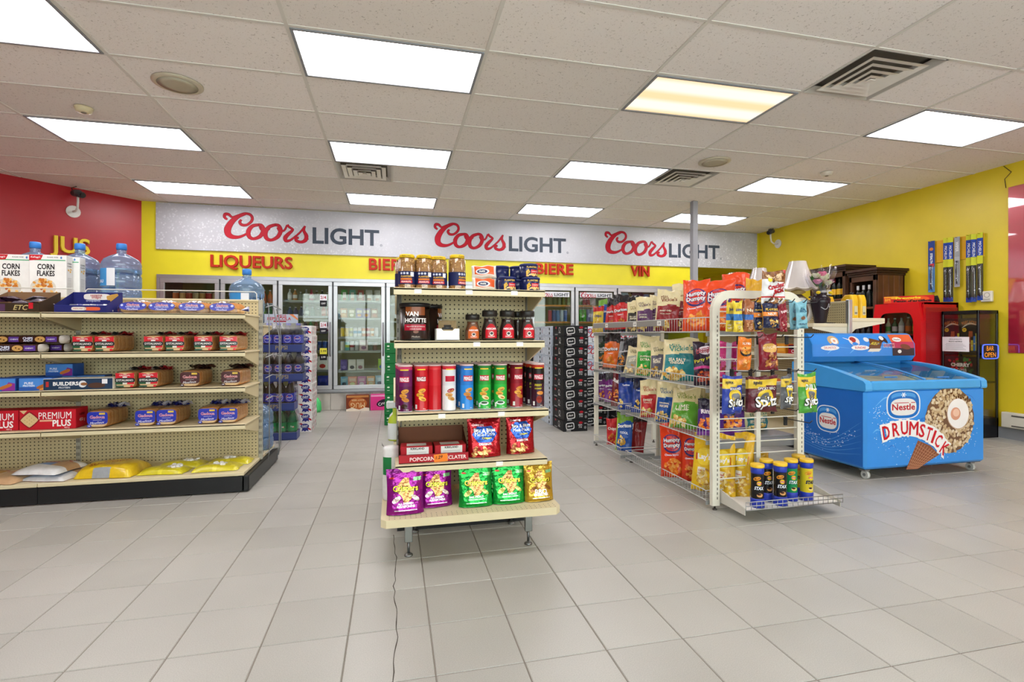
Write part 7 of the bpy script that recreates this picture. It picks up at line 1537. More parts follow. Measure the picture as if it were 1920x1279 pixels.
for k in range(110):
    t = r.uniform(0, 1); a = -.33 + .62 * t; b = .235 + .5 * (t - .5) ** 2 + r.gauss(0, .03); q.ell('#cfe4f6', SM, a, b, .005 * r.uniform(.4, 1.5), .003 * r.uniform(.5, 1.5), n=6, e=.0004)
for k in range(6): q.stroke([(-.34, .20 + .03 * k), (0, .15 + .02 * k), (.33, .2 + .05 * k)], [.001, .006, .001], '#4a94dc', SM, .0003 + k * .00001)
p = on_x(1500 + 268 / 5.117, 660 + 640 / 5.117, FX0); logo(q, SM, ((FY0 + FY1) / 2 - p.y, p.z), .118, .112); q.build('side_print', 'gloss', fz)
# lit-style header box standing on the freezer's back edge
hd = thing('freezer_header', 'blue and orange ice cream sign box standing on the freezer', 'sign', (0, 0, 0))
HX0, HX1, HY = 3.62, 4.77, 3.81
pr = [(HY, .892), (HY - .035, .94), (HY - .03, 1.05), (HY + .02, 1.135), (HY + .05, 1.148), (HY + .115, 1.148), (HY + .115, .892)]
q = MB(); q.face([(HX0, a, b) for a, b in pr], '#2a7cc8'); q.face([(HX1, a, b) for a, b in pr[::-1]], '#2a7cc8')
for i in range(len(pr)):
    a, b = pr[i], pr[(i + 1) % len(pr)]; q.face([(HX0, *a), (HX1, *a), (HX1, *b), (HX0, *b)], '#e4e8ec' if i in (4,) else '#2f84d4')
q.build('housing', 'gloss', hd)
def hmap(a, b, e=0):
    """a across, b up the curved face (0..1)"""
    L_ = [(HY - .035, .94), (HY - .033, 1.0), (HY - .03, 1.05), (HY - .005, 1.095), (HY + .02, 1.135)]; t = max(0, min(.9999, b)) * 4; i = int(t); f = t - i
    return Vector((HX0 + a, L_[i][0] * (1 - f) + L_[i + 1][0] * f - e, L_[i][1] * (1 - f) + L_[i + 1][1] * f + e * .3))
q = MB(); W_ = HX1 - HX0
q.rect('#3a8ae0', hmap, .01, 0, W_ * .76, 1, e=.001, nz=8); q.rect('#d8643a', hmap, W_ * .77, .45, W_ - .01, 1, e=.001, nz=5); q.rect('#b83a5a', hmap, W_ * .77, .25, W_ - .01, .6, e=.0014, nz=4); q.rect('#2a1c24', hmap, W_ * .77, 0, W_ - .01, .3, e=.0016, nz=3)
for a in (.2, .5, .8): q.stroke([(a * W_ * .7, .1), (a * W_ * .7 + .1, .35), (a * W_ * .7 + .25, .3)], [.004, .03, .004], '#6ab0f0', hmap, .0016)
q.ell('#c8a878', hmap, .24, .68, .058, .25, n=18, e=.002); q.ell('#f0e4dc', hmap, .25, .66, .036, .16, n=16, e=.003); q.ell('#d89a78', hmap, .25, .66, .014, .06, n=10, e=.0036)
q.ell('#f0f0ee', hmap, .19, .33, .10, .11, n=18, e=.0026); q.text('DRUMSTICK', '#c8302e', hmap, .19, .33, w=.13, h=.10, e=.0036)
q.ell('#e8d8d4', hmap, .47, .66, .058, .25, n=18, e=.002); q.ell('#a83a34', hmap, .46, .72, .034, .14, n=14, e=.003); q.stroke([(.36, .82), (.41, .72), (.44, .62)], [.01, .02, .01], '#f0f0f0', hmap, .0034); q.ell('#f0f0ee', hmap, .52, .33, .10, .11, n=18, e=.0026); q.text('SUNDAE', '#c8302e', hmap, .52, .33, w=.12, h=.10, e=.0036)
q.grid(lambda u, v: hmap(.61 + .13 * u + .04 * v, .25 + .55 * v * (1 - .3 * u), .002), 4, 6, '#6a4426'); q.grid(lambda u, v: hmap(.60 + .13 * u + .03 * v, .16 + .12 * v, .003), 4, 3, '#e6e0d4'); q.text('ROLO', '#e8d84a', hmap, .69, .52, w=.08, h=.14, e=.004, rot=-.3); q.ell('#d8dce0', hmap, .61, .72, .03, .12, n=12, e=.003)
q.ell('#3a2a24', hmap, .80, .66, .045, .26, n=14, e=.002); q.ell('#e8e2dc', hmap, .79, .80, .025, .12, n=10, e=.003); q.text('DRUMSTICK', '#e8e2dc', hmap, .85, .42, w=.13, h=.20, e=.0026, bold=.12); q.text('DRUMSTICK', '#c8302e', hmap, .85, .42, w=.12, h=.13, e=.004, rot=-.0)
q.ell('#f0ece8', hmap, W_ * .835, .72, .05, .12, n=16, e=.003); q.text('Nestle', '#7a3a2a', hmap, W_ * .835, .72, w=.07, h=.10, e=.004); q.ell('#7a3c22', hmap, W_ * .90, .36, .055, .13, rot=.2, n=14, e=.003); q.ell('#e8e4e0', hmap, W_ * .84, .16, .022, .07, n=12, e=.003)
q.build('print', 'gloss', hd)

# ---------------------------------------------------------------- cream gondola with lamps and oil jugs behind the freezer
GX, GY0, GY1 = 4.36, 4.10, 6.4
g3 = thing('gondola_shelf', 'cream pegboard shelf unit behind the freezer carrying lamps', 'shelf unit', (0, 0, 0))
q = MB(); q.box(GX - .008, GY0 + .02, .14, GX + .008, GY1, 1.455, '#c9bb92'); q.build('back_panel', 'pegboard_side', g3)
q = MB(); q.box(GX - .018, GY0 + .02, 1.45, GX + .018, GY1, 1.47, BEI, .003); q.build('top_cap', 'shelf_paint', g3)
q = MB(); q.box(GX - .022, GY0 - .02, .0, GX + .022, GY0 + .02, 1.48, '#b4b6b4', .004); q.build('upright', 'steel', g3)
def side_shelf(x0, x1, z, nm='shelf'):
    q = MB(); q.box(min(x0, x1), GY0, z - .035, max(x0, x1), GY1, z, '#ddd2b4', .003); o = q.build(nm, 'shelf_paint', g3)
    q = MB(); a, b = x0, x1; pp = [(b, z - .034), (a, z - .034), (a, z - .05), (a + (b - a) * .85, z - .11), (b, z - .16)]
    q.face([(u, GY0 + .004, w_) for u, w_ in pp], '#e4dcc4'); q.face([(u, GY0 + .012, w_) for u, w_ in pp[::-1]], '#e4dcc4')
    for i in range(5): q.face([(pp[i][0], GY0 + .004, pp[i][1]), (pp[(i + 1) % 5][0], GY0 + .004, pp[(i + 1) % 5][1]), (pp[(i + 1) % 5][0], GY0 + .012, pp[(i + 1) % 5][1]), (pp[i][0], GY0 + .012, pp[i][1])], '#e4dcc4')
    q.build('bracket', 'shelf_paint', o)
side_shelf(3.94, GX - .02, 1.245); side_shelf(4.80, GX + .02, 1.30); side_shelf(3.94, GX - .02, .94); side_shelf(3.94, GX - .02, .60)
q = MB(); q.box(3.88, GY0 - .01, .12, 4.86, GY1, .15, BEI, .003); q.build('base_deck', 'shelf_paint', g3)
q = MB(); q.box(3.90, GY0, 0, 4.84, GY1, .12, '#17181a', .004); q.build('kick_plate', 'plastic', g3)
for k, y in enumerate((4.55, 4.68, 4.81)):
    q = MB(); q.box(-.05, -.06, 0, .05, .06, .10, '#d88a1e', .003); q.rect('#e8a83a', faceleft(-.05), -.045, .02, .045, .08, e=.0006); tag(q.build('carton', 'card', None, (4.02, y, .941)), 'orange carton on the shelf behind the rack, %s from the freezer' % ORD[k], 'box', 'orange cartons behind the rack')
q = MB(); q.box(-.06, -.09, 0, .06, .09, .09, '#b01c2c', .003); q.rect('#1c1c20', faceleft(-.06), -.08, .045, .08, .085, e=.0006); q.text('CAR', '#e8d8d8', faceleft(-.06), 0, .025, w=.1, e=.001); tag(q.build('carton', 'card', None, (4.03, 4.36, .941), .1), 'red and black carton beside the freezer header', 'box')
q = MB(); q.box(-.05, -.16, 0, .05, .16, .06, '#d86a2a', .003); tag(q.build('carton', 'card', None, (4.02, 4.62, .601)), 'long orange carton on the lower shelf behind the rack', 'box')
def lamp(loc, lab, s=1.0, rz=0):
    t = thing('table_lamp', lab, 'lamp', loc, rz, 'table lamps with white shades')
    q = MB(); q.lathe([(.07 * s, 0), (.075 * s, .01), (.05 * s, .03), (.10 * s, .09), (.125 * s, .17), (.115 * s, .24), (.06 * s, .29), (.035 * s, .31), (.075 * s, .33), (.06 * s, .35), (.02 * s, .365)], 24, ['#5a4a3a', '#6a5844', '#7a6a58', '#8a7a6c', '#8a7a6c', '#7a6a5a', '#4a3c30', '#b09a60', '#b09a60', '#8a7a50']); q.build('base', 'gloss', t)
    q = MB(); pr = [(.185 * s, .375), (.178 * s, .42), (.125 * s, .56), (.078 * s, .655)]
    for k in range(3):
        pass
    q.grid(lambda u, v: (lambda a, z, r_: (math.cos(a) * r_ * (1 + .02 * math.sin(8 * a) * (1 - v)), math.sin(a) * r_ * (1 + .02 * math.sin(8 * a) * (1 - v)), z - .02 * (1 - v) * abs(math.sin(4 * a))))(2 * PI * u, .375 + .28 * v, (.185 * (1 - v) ** 1.25 + .078 * (1 - (1 - v) ** 1.25)) * s), 40, 10, '#efe7dc'); q.build('shade', 'matte', t)
    q = MB(); q.grid(lambda u, v: (lambda a, r_: (math.cos(a) * r_, math.sin(a) * r_, .37 + .29 * v + .004 * math.sin(13 * a)))(2 * PI * u, (.19 * (1 - v) ** 1.25 + .082 * (1 - (1 - v) ** 1.25)) * s), 30, 6, '#fff'); q.build('plastic_wrap', 'wrap', t)
    return t
lamp((4.13, 4.50, 1.246), 'table lamp with wrapped white shade nearest the flower vase'); lamp((4.13, 5.07, 1.246), 'table lamp with white shade behind the caramel popcorn bag', .9); lamp((4.13, 5.52, 1.246), 'farthest table lamp, shade barely showing over the orange bags', .85)
q = MB(); q.tube([(.115 * math.cos(a), 0, .12 + .115 * math.sin(a)) for a in [2 * PI * k / 24 for k in range(24)]], .022, '#d8d6ce', 8, closed=True); q.build('x', 'gloss').name = 'ring_vase'; o = bpy.data.objects['ring_vase']; o.location = (4.02, 4.33, 1.255); tag(o, 'white ring shaped ornament on the shelf beside the lamp base', 'ornament')
# vase with wrapped bouquet
t = thing('flower_vase', 'dark vase holding a wrapped pink and white bouquet', 'vase', (4.12, 4.20, 1.246)); t.scale = (1.1, 1.1, 1.06)
q = MB(); q.lathe([(.045, 0), (.048, .01), (.062, .10), (.078, .19), (.082, .225), (.066, .255), (.05, .27), (.056, .285)], 28, '#231a22'); m = lambda a, b, e=0: (lambda z, th: Vector((math.sin(th) * (.048 + .034 * min(1, z / .2) + e), -math.cos(th) * (.048 + .034 * min(1, z / .2) + e), z)))(b, a / .07)
q.stroke([(-.05, .15), (-.02, .13), (.0, .14), (.01, .18), (.02, .15), (.05, .17)], [.006] * 6, '#b8b8bc', m, .004); q.build('vase', 'gloss', t)
r = random.Random(9)
def bloom(c, rad, cols):
    q = MB()
    for k in range(16):
        a = 2.4 * k; d = Vector((math.cos(a), math.sin(a), .9 - .055 * k)).normalized(); s = d.cross(Vector((0, 0, 1))).normalized(); u = s.cross(d)
        p = Vector(c) + d * rad * .35; q.face([p - s * rad * .35, p + d * rad * .5 - s * rad * .28 + u * rad * .3, p + d * rad * .6 + s * rad * .28 + u * rad * .3, p + s * rad * .35], cols[k % len(cols)], True)
    q.lathe([(rad * .3, -rad * .1), (rad * .45, rad * .15), (rad * .2, rad * .45)], 8, cols[0], c); return q
for k, (x, y, z, col) in enumerate(((-.01, -.05, .40, ['#e8e6d0', '#d8dcb8']), (.03, -.05, .36, ['#e8e4d4', '#e0e4c8']), (-.06, -.03, .37, ['#d88aac', '#e6a8c4']), (.075, -.02, .37, ['#dca0c0', '#e8c0d4']), (.0, -.02, .445, ['#d87a9c', '#e494b4']), (-.045, .0, .43, ['#e8e6d8', '#d4dcb4']), (.05, .0, .43, ['#e8e6d8', '#dfe4c4']))): bloom((x, y, z), .05, col).build('flower', 'matte', t)
for k in range(7):
    a = r.uniform(0, 6.28); q = MB(); q.grid(lambda u, v: (math.cos(a) * (.03 + .07 * v) + (u - .5) * .04 * math.sin(PI * v) * math.sin(a), math.sin(a) * (.03 + .06 * v) - (u - .5) * .04 * math.sin(PI * v) * math.cos(a), .34 + .11 * v), 4, 6, '#3a6a2e'); q.build('leaf', 'matte', t)
for x in (-.07, .06): q = MB(); q.lathe([(.003, 0), (.016, .006), (.018, .02), (.008, .028)], 10, '#e2c22a', (x, -.05, .27)); q.build('bow', 'matte', t)
q = MB(); q.grid(lambda u, v: (math.cos(2 * PI * u) * (.045 + .085 * v ** .7) * (1 + .12 * math.sin(7 * 2 * PI * u) * v), math.sin(2 * PI * u) * (.04 + .065 * v ** .7) * (1 + .12 * math.sin(5 * 2 * PI * u) * v), .275 + (.20 + .07 * math.sin(2 * PI * u + 1) + .03 * math.sin(9 * 2 * PI * u)) * v), 42, 8, '#fff'); q.build('wrapping', 'wrap', t)
q = MB(); q.lathe([(.07, 0), (.075, .006), (.03, .012)], 20, '#26201e'); tag(q.build('dish', 'gloss', None, (4.22, 4.22, 1.246)), 'small dark dish on the shelf beside the vase', 'dish')
# yellow oil jugs
def oiljug():
    t = thing('oil_jug', 'x', 'oil jug'); q = MB(); w, d, h = .155, .09, .235
    def sec(z):
        k = 1 if z < .17 else 1 - .5 * ((z - .17) / .065) ** 1.5
        return [((math.copysign(abs(math.cos(a)) ** .5, math.cos(a)) * d / 2 * (.9 + .1 * k)), (math.copysign(abs(math.sin(a)) ** .5, math.sin(a)) * w / 2 * k) - (1 - k) * .03, z) for a in [2 * PI * i / 20 for i in range(20)]]
    zs = [0, .008, .08, .15, .17, .19, .21, .225, .235]; i0 = 0
    vs = [p for z in zs for p in sec(z)]; fs = [(j * 20 + i, j * 20 + (i + 1) % 20, (j + 1) * 20 + (i + 1) % 20, (j + 1) * 20 + i) for j in range(len(zs) - 1) for i in range(20)] + [tuple(range(20))[::-1], tuple(len(vs) - 20 + i for i in range(20))]
    q.add(vs, fs, '#e6b81c', True); q.build('jug', 'plastic', t)
    q = MB(); m = faceleft(-d / 2 - .001, 0, 0); q.shape([(-.045, .05), (.045, .05), (.045, .13), (0, .155), (-.045, .13)], '#3a3428', m, .001); q.rect('#d8d4c0', m, -.04, .06, .04, .085, e=.002); q.text('OIL', '#e6c23a', m, 0, .11, w=.04, e=.002); m2 = front(-w / 2 * .98, 0, 0); q.rect('#d0c8a0', m2, -.02, .03, .02, .12, e=.002); q.rect('#8a8270', m2, -.014, .04, .014, .06, e=.003); q.build('label', 'paint', t)
    q = MB(); q.lathe([(.018, .232), (.018, .255), (.014, .258)], 12, '#1c1c1e', (0, -.03, 0)); q.build('cap', 'plastic', t); return t
oj = oiljug(); G = 'yellow motor oil jugs'
for k, (x, y, lab) in enumerate(((4.49, 4.22, 'yellow oil jug standing at the shelf end, full side showing'), (4.59, 4.22, 'yellow oil jug next to the full one, nearer the red fridge'), (4.49, 4.50, 'yellow oil jug showing its dark label over the panel, nearest'), (4.49, 4.74, 'yellow oil jug showing its dark label, middle one'), (4.49, 4.98, 'yellow oil jug showing its dark label, farthest'))):
    o = oj if k == 0 else dup(oj, (0, 0, 0)); o.location = (x, y, 1.301); tag(o, lab, 'oil jug', G)

# ---------------------------------------------------------------- red merchandiser fridge against the yellow wall
X0_, X1_, Y0_, Y1_, H_ = 5.94, 6.50, 4.635, 5.24, 1.515
rf = thing('red_fridge', 'red drinks fridge with rounded window and perforated side', 'fridge', (0, 0, 0))
q = MB(); c = '#c4141c'; q.box(X0_ + .04, Y0_, .02, X1_, Y0_ + .02, H_, c); q.box(X0_ + .04, Y1_ - .02, .02, X1_, Y1_, H_, c); q.box(X0_ + .04, Y0_, H_ - .03, X1_, Y1_, H_, c, .004); q.box(X0_ + .04, Y0_, .02, X1_, Y1_, .08, c); q.box(X1_ - .03, Y0_, .02, X1_, Y1_, H_, '#5a1014'); q.build('cabinet', 'gloss', rf)
q = MB(); q.rect('#b8131c', front(Y0_ - .0015, 0, 0), X0_ + .07, .1, X1_ - .01, H_ - .06); q.build('side_panel', 'mesh_red', rf)
q = MB(); ym, hw = (Y0_ + Y1_) / 2, .215; zt, zb = 1.40, .35; n_ = 36
ring = [(ym + math.copysign(abs(math.cos(a)) ** .35, math.cos(a)) * hw, (zt + zb) / 2 + math.copysign(abs(math.sin(a)) ** .25, math.sin(a)) * (zt - zb) / 2) for a in [2 * PI * k / n_ for k in range(n_)]]
outer = []
for a in [2 * PI * k / n_ for k in range(n_)]:
    cx, cz = math.cos(a), math.sin(a); s = min((Y1_ - Y0_) / 2 / max(abs(cx), 1e-6), .5 * (H_ - .02) / max(abs(cz), 1e-6)); outer.append((ym + cx * s, (H_ + .02) / 2 + cz * s))
for k in range(n_):
    j = (k + 1) % n_; q.face([(X0_, *outer[k]), (X0_, *outer[j]), (X0_, *ring[j]), (X0_, *ring[k])], '#cc161e'); q.face([(X0_, *ring[k]), (X0_, *ring[j]), (X0_ + .04, *ring[j]), (X0_ + .04, *ring[k])], '#2a1416'); q.face([(X0_, *outer[j]), (X0_, *outer[k]), (X0_ + .04, *outer[k]), (X0_ + .04, *outer[j])], '#cc161e')
d_ = q.build('door', 'gloss', rf); q = MB(); q.face([(X0_ + .012, *p) for p in ring], '#fff'); q.build('pane', 'smoke_glass', d_)
for z in (1.14, .88, .62):
    q = MB(); q.box(X0_ + .06, Y0_ + .03, z - .015, X1_ - .06, Y1_ - .03, z, '#a8202a', .002); q.build('wire_shelf', 'plastic', rf)
    for k in range(6):
        me, nm, ds, _w = [B('#6a7a3a', 'olive green', .2, .03, '#c8a04a'), B('#8a5a34', 'amber', .21, .03, '#d86a2a'), B('#b8b8b0', 'clear', .22, .03, '#e8e4e0', '#c02a2a'), B('#3a5a34', 'green', .2, .03, '#e0d0d0'), B('#c8c0a0', 'pale', .2, .03, '#5aa04a'), B('#c02a34', 'red', .21, .03, '#e8e0e0')][(k + int(z * 10)) % 6]
        o = put('bottle', me, None, None, (X0_ + .14, Y0_ + .09 + k * .085, z + .001)); tag(o, '%s, %s along the %s shelf inside the red fridge' % (ds, ORD[k], {1.14: 'top', .88: 'middle', .62: 'low'}[z]), 'bottle', 'bottles in the red fridge')
# fireworks carton and wiper packs on top
q = MB(); q.box(-.24, -.05, 0, .24, .05, .088, '#c8201c', .003); m = front(-.05); q.rect('#e8a82a', m, -.235, .055, -.10, .085); q.ell('#e05a1c', m, .08, .05, .12, .03); q.rect('#d8501c', m, -.235, .008, -.165, .07, e=.001); q.text('BM', '#f0c03a', m, -.20, .045, w=.05, e=.0016); q.text('Fireworks', '#ecd82a', m, .0, .064, w=.24, h=.026, e=.0018, bold=.05); q.text("Feux d'artifice", '#2a1414', m, .04, .028, w=.36, h=.028, e=.002, bold=.05); q.rect('#d8d432', topface(.0885), -.23, -.04, .23, .03)
tag(q.build('fireworks_box', 'card', None, (6.09, 4.90, H_ + .001), -.98), 'red and yellow fireworks carton lying on the red fridge', 'box')
def wiper_pack(loc, rot, lab, ln=.62, style=0, w=.055, grp='wiper blade packs on the wall hooks', cat='wiper blade'):
    """a long blister card: local x is the width, z the length, front towards -y"""
    t = thing('wiper_pack', lab, cat, loc, rot, grp); q = MB()
    cols = {0: ('#20409a', '#c8cc2a'), 1: ('#2a4a9c', '#4a86c0'), 2: ('#8a8c8e', '#a8aaac')}[style]
    q.box(-w / 2, -.006, 0, w / 2, .0, ln, cols[1] if style else '#33332c', .001)
    m = front(-.006)
    if style == 0: q.rect('#c8cc2a', m, -w / 2, ln * .92, w / 2, ln, e=.0004); q.rect(cols[0], m, -w / 2, ln * .66, w / 2, ln * .92, e=.0006); q.rect('#c8cc2a', m, -w / 2, ln * .54, w / 2, ln * .66, e=.0006); q.rect('#20409a', m, -w / 2, 0, w / 2, ln * .07, e=.0006); q.text('MICHELIN', '#f2f2f2', m, 0, ln * .77, w=ln * .2, rot=-PI / 2, e=.001, bold=.03)
    elif style == 1: q.rect('#28408a', m, -w / 2, ln * .5, w / 2, ln, e=.0006); q.ell('#c8782a', m, 0, ln * .84, w * .3, w * .3); q.text('STEALTH', '#e8eef4', m, 0, ln * .66, w=ln * .2, rot=-PI / 2, e=.001, bold=.04); q.shape([(-w * .4, ln * .54), (w * .4, ln * .56), (w * .4, ln * .48)], '#c02a2a', m, .0012)
    else: q.rect('#9a9c9e', m, -w / 2, ln * .6, w / 2, ln, e=.0006); q.text('WIPER', '#e0e0e0', m, 0, ln * .8, w=ln * .2, rot=-PI / 2, e=.001)
    q.build('card', 'card', t)
    q = MB(); q.tube([(0, -.014, ln * .06), (0, -.020, ln * .25), (0, -.014, ln * .52)], .006, '#1c1c1e', 6); q.box(-.008, -.026, ln * .27, .008, -.012, ln * .36, '#232326', .002); q.rect('#e4e4e4', front(-.0265), -.006, ln * .16, .006, ln * .175); q.build('blade', 'rubber', t)
    q = MB(); q.grid(lambda u, v: ((u - .5) * w * .8, -.008 - .022 * math.sin(PI * u) ** .6 * min(1, v * 12, (1 - v) * 12), ln * (.03 + .5 * v)), 6, 10, '#fff'); q.build('blister', 'wrap', t); return t
for k in range(5): wiper_pack((6.29 + .025 * k, 4.70 + .02 * k, H_ + .012 + .014 * k), (-PI / 2, PI / 2 - 1.0 + .12 * k, 0), 'yellow and blue wiper pack lying on the red fridge, %s in the pile' % ['lowest', 'second', 'third', 'fourth', 'topmost'][k], .42, 0, .05, 'wiper packs lying on the red fridge')

# ---------------------------------------------------------------- black glass display cabinet
bx0, bx1, by0, by1, bh = 6.215, 6.505, 4.23, 4.615, 1.405
bc = thing('display_cabinet', 'black framed glass display cabinet with firework posters', 'cabinet', (0, 0, 0))
q = MB(); k_ = '#17171a'
for x in (bx0, bx1 - .022):
    for y in (by0, by1 - .022): q.box(x, y, 0, x + .022, y + .022, bh, k_, .003)
q.build('corner_posts', 'gloss', bc)
q = MB(); q.box(bx0, by0, bh - .04, bx1, by1, bh, k_, .004); q.build('top_panel', 'gloss', bc)
q = MB(); q.box(bx0, by0, 0, bx1, by1, .22, k_, .004); q.build('base', 'gloss', bc)
for z in (.62, .93): q = MB(); q.box(bx0 + .02, by0 + .02, z - .02, bx1 - .02, by1 - .02, z, '#1c1c1f', .002); q.build('shelf', 'gloss', bc)
for nm, b in (('front_pane', (bx0 + .004, by0 + .022, .22, bx0 + .009, by1 - .022, bh - .04)), ('side_pane', (bx0 + .022, by0 + .004, .22, bx1 - .022, by0 + .009, bh - .04)), ('rear_pane', (bx1 - .012, by0 + .022, .22, bx1 - .007, by1 - .022, bh - .04))): q = MB(); q.box(*b, '#fff'); q.build(nm, 'clear', bc)
def poster(y, z0, w, h, lab, nm):
    q = MB(); q.box(0, -w / 2, 0, .006, w / 2, h, '#141216'); m = faceleft(0); rr = random.Random(int(y * 100) + int(z0 * 100))
    if nm == 'firework_poster':
        q.text('MARS-NOVA', '#d87a2a', m, 0, h * .87, w=w * .85, h=h * .12, e=.001, bold=.05, arc=w * 1.2); q.stroke([(-w * .42, h * .72), (0, h * .84), (w * .44, h * .80)], [.004, .02, .006], '#c8c8b0', m, .0006); q.ell('#e8b82a', m, -w * .28, h * .66, w * .13, w * .13, e=.001); q.text('29', '#2a1c14', m, -w * .28, h * .66, w=w * .12, e=.0016)
        for a, b, c in ((-.42, .42, '#c83a2a'), (-.3, .34, '#d88a2a'), (-.14, .40, '#8a3a20'), (.02, .52, '#b8442a'), (.16, .36, '#e0c03a'), (.30, .48, '#3a7ac0'), (.42, .56, '#c8c03a')):
            q.rect(c, m, a * w - w * .062, h * .06, a * w + w * .062, h * b, e=.0008); q.rect('#e8d8a0', m, a * w - w * .04, h * (b * .5), a * w + w * .04, h * (b * .5 + .04), e=.0012)
        q.rect('#a8502a', m, -.02 * w, h * .46, .2 * w, h * .62, e=.0014)
    else:
        for k in range(30): q.ell(rr.choice(['#a8202c', '#3a7a34', '#c83a3a', '#2a5a2a']), m, rr.uniform(-.45, .45) * w, rr.uniform(.3, .95) * h, .02, .014, n=7, rot=rr.uniform(0, 3), e=.0006 + k * .00001)
        q.text('CHERRY', '#f0ece0', m, 0, h * .62, w=w * .6, e=.003, bold=.05); q.text('BOMB', '#f0ece0', m, 0, h * .38, w=w * .4, e=.003, bold=.05)
    tag(q.build(nm, 'card', None, (bx0 + .02, y, z0)), lab, 'poster')
poster(4.52, .935, .175, .385, 'black firework poster in the glass cabinet, farther from the neon sign', 'firework_poster'); poster(4.335, .935, .175, .385, 'black firework poster in the glass cabinet, nearer the neon sign', 'firework_poster')
poster(4.425, .64, .33, .25, 'cherry picture carton inside the glass cabinet below the posters', 'cherry_carton')
q = MB(); q.box(0, -.14, 0, .003, .14, .165, '#eceaf0'); m = faceleft(0); q.text('REGLEMENTS', '#3a3a44', m, 0, .138, w=.13, e=.0006); q.text('FEUX D ARTIFICE', '#2a2a34', m, 0, .112, w=.14, e=.0006, bold=.03)
for k in range(6): q.rect('#9a9aa4', m, -.11 + .01 * (k % 2), .02 + k * .013, .11 - .015 * (k % 3), .0235 + k * .013, e=.0006)
tag(q.build('notice', 'card', None, (bx0 - .004, 4.46, .945)), 'white paper notice taped on the glass cabinet over the posters', 'notice')
ns = thing('neon_sign', 'small neon sign reading BAR OPEN on the cabinet glass', 'neon sign', ((bx0 + bx1) / 2 + .005, by0 - .004, .95))
q = MB(); q.box(-.115, -.004, -.08, .115, .0, .08, '#20222a', .003); q.build('backing', 'plastic', ns)
q = MB(); q.tube([(math.copysign(abs(math.cos(a)) ** .3, math.cos(a)) * .112, -.012, math.copysign(abs(math.sin(a)) ** .3, math.sin(a)) * .077) for a in [2 * PI * k / 40 for k in range(40)]], .006, '#fff', 6, closed=True); q.build('border_tube', 'neon_blue', ns)
q = MB(); m = front(-.006); q.text('BAR', '#fff', m, 0, .035, h=.05, w=.10, bold=-.012, e=.004); q.text('OPEN', '#fff', m, 0, -.035, h=.05, w=.16, bold=-.012, e=.004); q.build('lettering', 'neon_orange', ns)
q = MB(); q.rect('#e6e6ea', front(0), -.012, -.11, .012, .11); q.rect('#e6e6ea', front(0), .05, -.05, .058, .06); 
# ---------------------------------------------------------------- wall of wiper blades, thermostat
q = MB()
a, b = on_x(1747, 450, XR), on_x(1846, 438, XR)
q.box(XR - .012, b.y, 2.02, XR - .001, a.y, 2.29, '#d8a41c', .003); tag(q.build('hook_board', 'paint'), 'orange board fixed to the yellow wall behind the wiper packs', 'board')
for u, v0, v1, st, lab in ((1745, 452, 548, 1, 'blue tapered wiper pack hanging apart, nearest the wine cabinets'), (1772, 446, 566, 0, 'yellow and blue wiper pack, first of the touching pair'), (1783, 445, 566, 0, 'yellow and blue wiper pack, second of the touching pair'), (1793, 444, 538, 2, 'grey wiper pack hanging shorter in the middle'), (1815, 440, 567, 0, 'long yellow and blue wiper pack above the glass cabinet'), (1826, 439, 566, 0, 'narrow wiper pack turned edgewise between two others'), (1836, 436, 563, 0, 'yellow and blue wiper pack nearest the thermostat')):
    p, p1 = on_x(u, v0, XR - .05), on_x(u, v1, XR - .05)
    wiper_pack((XR - .035 - (.02 if u in (1783, 1826) else 0), p.y, p1.z), (0, 0, -PI / 2 + (.25 if u != 1826 else .9)), lab, p.z - p1.z, st, .052 if st != 1 else .068)
for z in (2.30,):
    q = MB()
    for u in (1745, 1778, 1793, 1815, 1836): y = on_x(u, 445, XR - .05).y; q.tube([(XR - .012, y, z - .02), (XR - .075, y, z - .012)], .003, '#b8922a', 5)
    q.build('peg_hooks', 'steel', bpy.data.objects['hook_board'])['kind'] = 'stuff'
p = on_x(1853, 556, XR)
t = thing('thermostat', 'small white thermostat on the yellow wall below the wiper packs', 'thermostat', (XR, p.y, p.z - .06))
q = MB(); q.box(-.035, -.055, 0, 0, .055, .12, '#dcd8cc', .006); q.build('casing', 'plastic', t)
q = MB(); m = faceleft(-.0352, 0, .065); q.ell('#a8a498', m, .01, .01, .03, .03, n=20); q.ell('#e0dcd0', m, .01, .01, .022, .022, n=20, e=.0016); q.rect('#b8b4a8', m, -.03, -.05, .04, -.03); q.build('dial', 'plastic', t)
q = MB(); q.tube([(XR - .01, 4.17, 2.74), (XR - .012, 4.18, 2.84), (XR - .01, 4.12, 2.90), (XR - .012, 4.19, 2.985)], .004, '#3a3020', 5); tag(q.build('cable', 'rubber'), 'thin dark cable hanging down from the ceiling beside the red panel', 'cable')

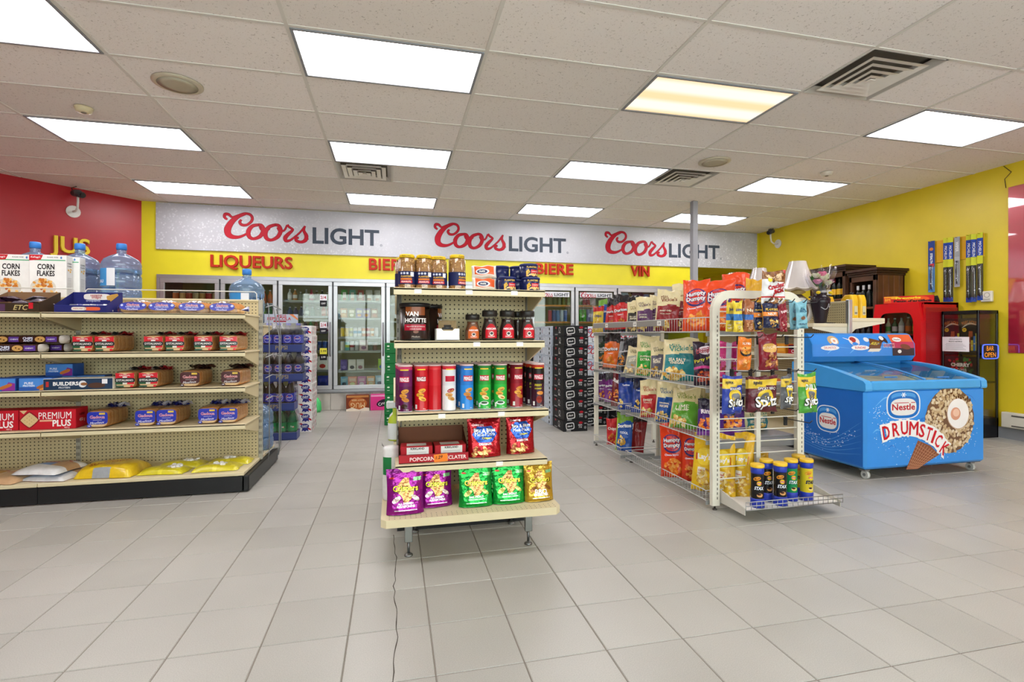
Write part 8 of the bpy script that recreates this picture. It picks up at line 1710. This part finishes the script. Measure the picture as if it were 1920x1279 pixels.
# ---------------------------------------------------------------- dark wood wine cabinets along the right wall
def wine_cab(y0, y1, x0, h, lab, shelves):
    t = thing('wine_cabinet', lab, 'cabinet', (0, 0, 0), 0, 'dark wooden wine cabinets'); c, c2 = '#4a2c1a', '#3a2012'
    q = MB(); q.box(x0, y1 - .02, 0, 6.52, y1, h, c); q.box(6.50, y0, 0, 6.52, y1, h, '#2a170d'); q.box(x0, y0, h - .02, 6.52, y1, h, c); q.box(x0, y0, 0, x0 + .03, y0 + .045, h, c, .003); q.box(x0, y1 - .045, 0, x0 + .03, y1, h, c, .003); q.box(x0, y0, h - .09, x0 + .03, y1, h, c, .003); q.build('carcass', 'wood', t)
    n = 5; ww = (6.52 - x0 - .03) / n
    for k in range(n): q = MB(); x = x0 + .03 + k * ww; q.box(x + .0012, y0, 0, x + ww - .0012, y0 + .02, h, '#6a4024' if k % 2 else '#5e371e', .003); q.build('side_plank', 'wood', t)
    q = MB()
    for o_, z0, z1 in ((.015, h - .02, h + .01), (.035, h + .01, h + .035), (.06, h + .035, h + .07)): q.box(x0 - o_, y0 - o_, z0, 6.525, y1 + (o_ if y1 > 6 else 0), z1, c2, .004)
    q.build('cornice', 'wood', t)
    for z in shelves: q = MB(); q.box(x0 + .01, y0 + .021, z - .025, 6.50, y1 - .021, z, '#6a4426', .003); q.build('shelf', 'wood', t)
    return t
wine_cab(5.30, 5.70, 6.06, 1.93, 'dark wooden wine cabinet beside the red fridge, plank side showing', (.55, 1.0, 1.50)); wine_cab(5.76, 6.36, 6.06, 2.03, 'taller dark wooden wine cabinet farther along the yellow wall', (.7, 1.15, 1.64))
def wine(col, lab, cap, x, y, z, text):
    k = ('wine', col, lab, cap)
    if k not in _pc:
        q = MB(); q.lathe([(.034, 0), (.037, .006), (.037, .06), (.037, .14), (.037, .175), (.030, .20), (.0145, .225), (.0145, .235), (.016, .236), (.016, .295)], 18, [col, col, lab, col, col, col, col, cap, cap]); me = q.mesh('wine_bottle'); me.materials.append(M['gloss']); _pc[k] = me
    tag(put('wine_bottle', _pc[k], None, None, (x, y, z + .001)), text, 'wine bottle', 'wine bottles in the dark cabinets')
for k in range(4): wine('#141a16', '#1a201c' if k < 3 else '#d8d4cc', '#d8d6d8', 6.13, 5.37 + k * .085, 1.50, 'dark wine bottle with white cap, %s along the nearer cabinet shelf' % ORD[k])
for k in range(4): wine('#1a1418', '#c8c0c0', '#2a2428', 6.13, 5.37 + k * .085, 1.0, 'wine bottle with pale label on the lower nearer shelf, %s along' % ORD[k])
for k, (lb, cp) in enumerate((('#d8a82a', '#2a2a24'), ('#d8a82a', '#24241e'), ('#d8a82a', '#7a2430'), ('#d8d8d4', '#b8963a'), ('#d8d8d4', '#b8b0a0'), ('#d0d0cc', '#8a6a34'))): wine('#161a12', lb, cp, 6.13, 5.83 + k * .085, 1.64, 'wine bottle with %s label, %s along the farther cabinet shelf' % ('yellow' if k < 3 else 'white', ORD[k]))
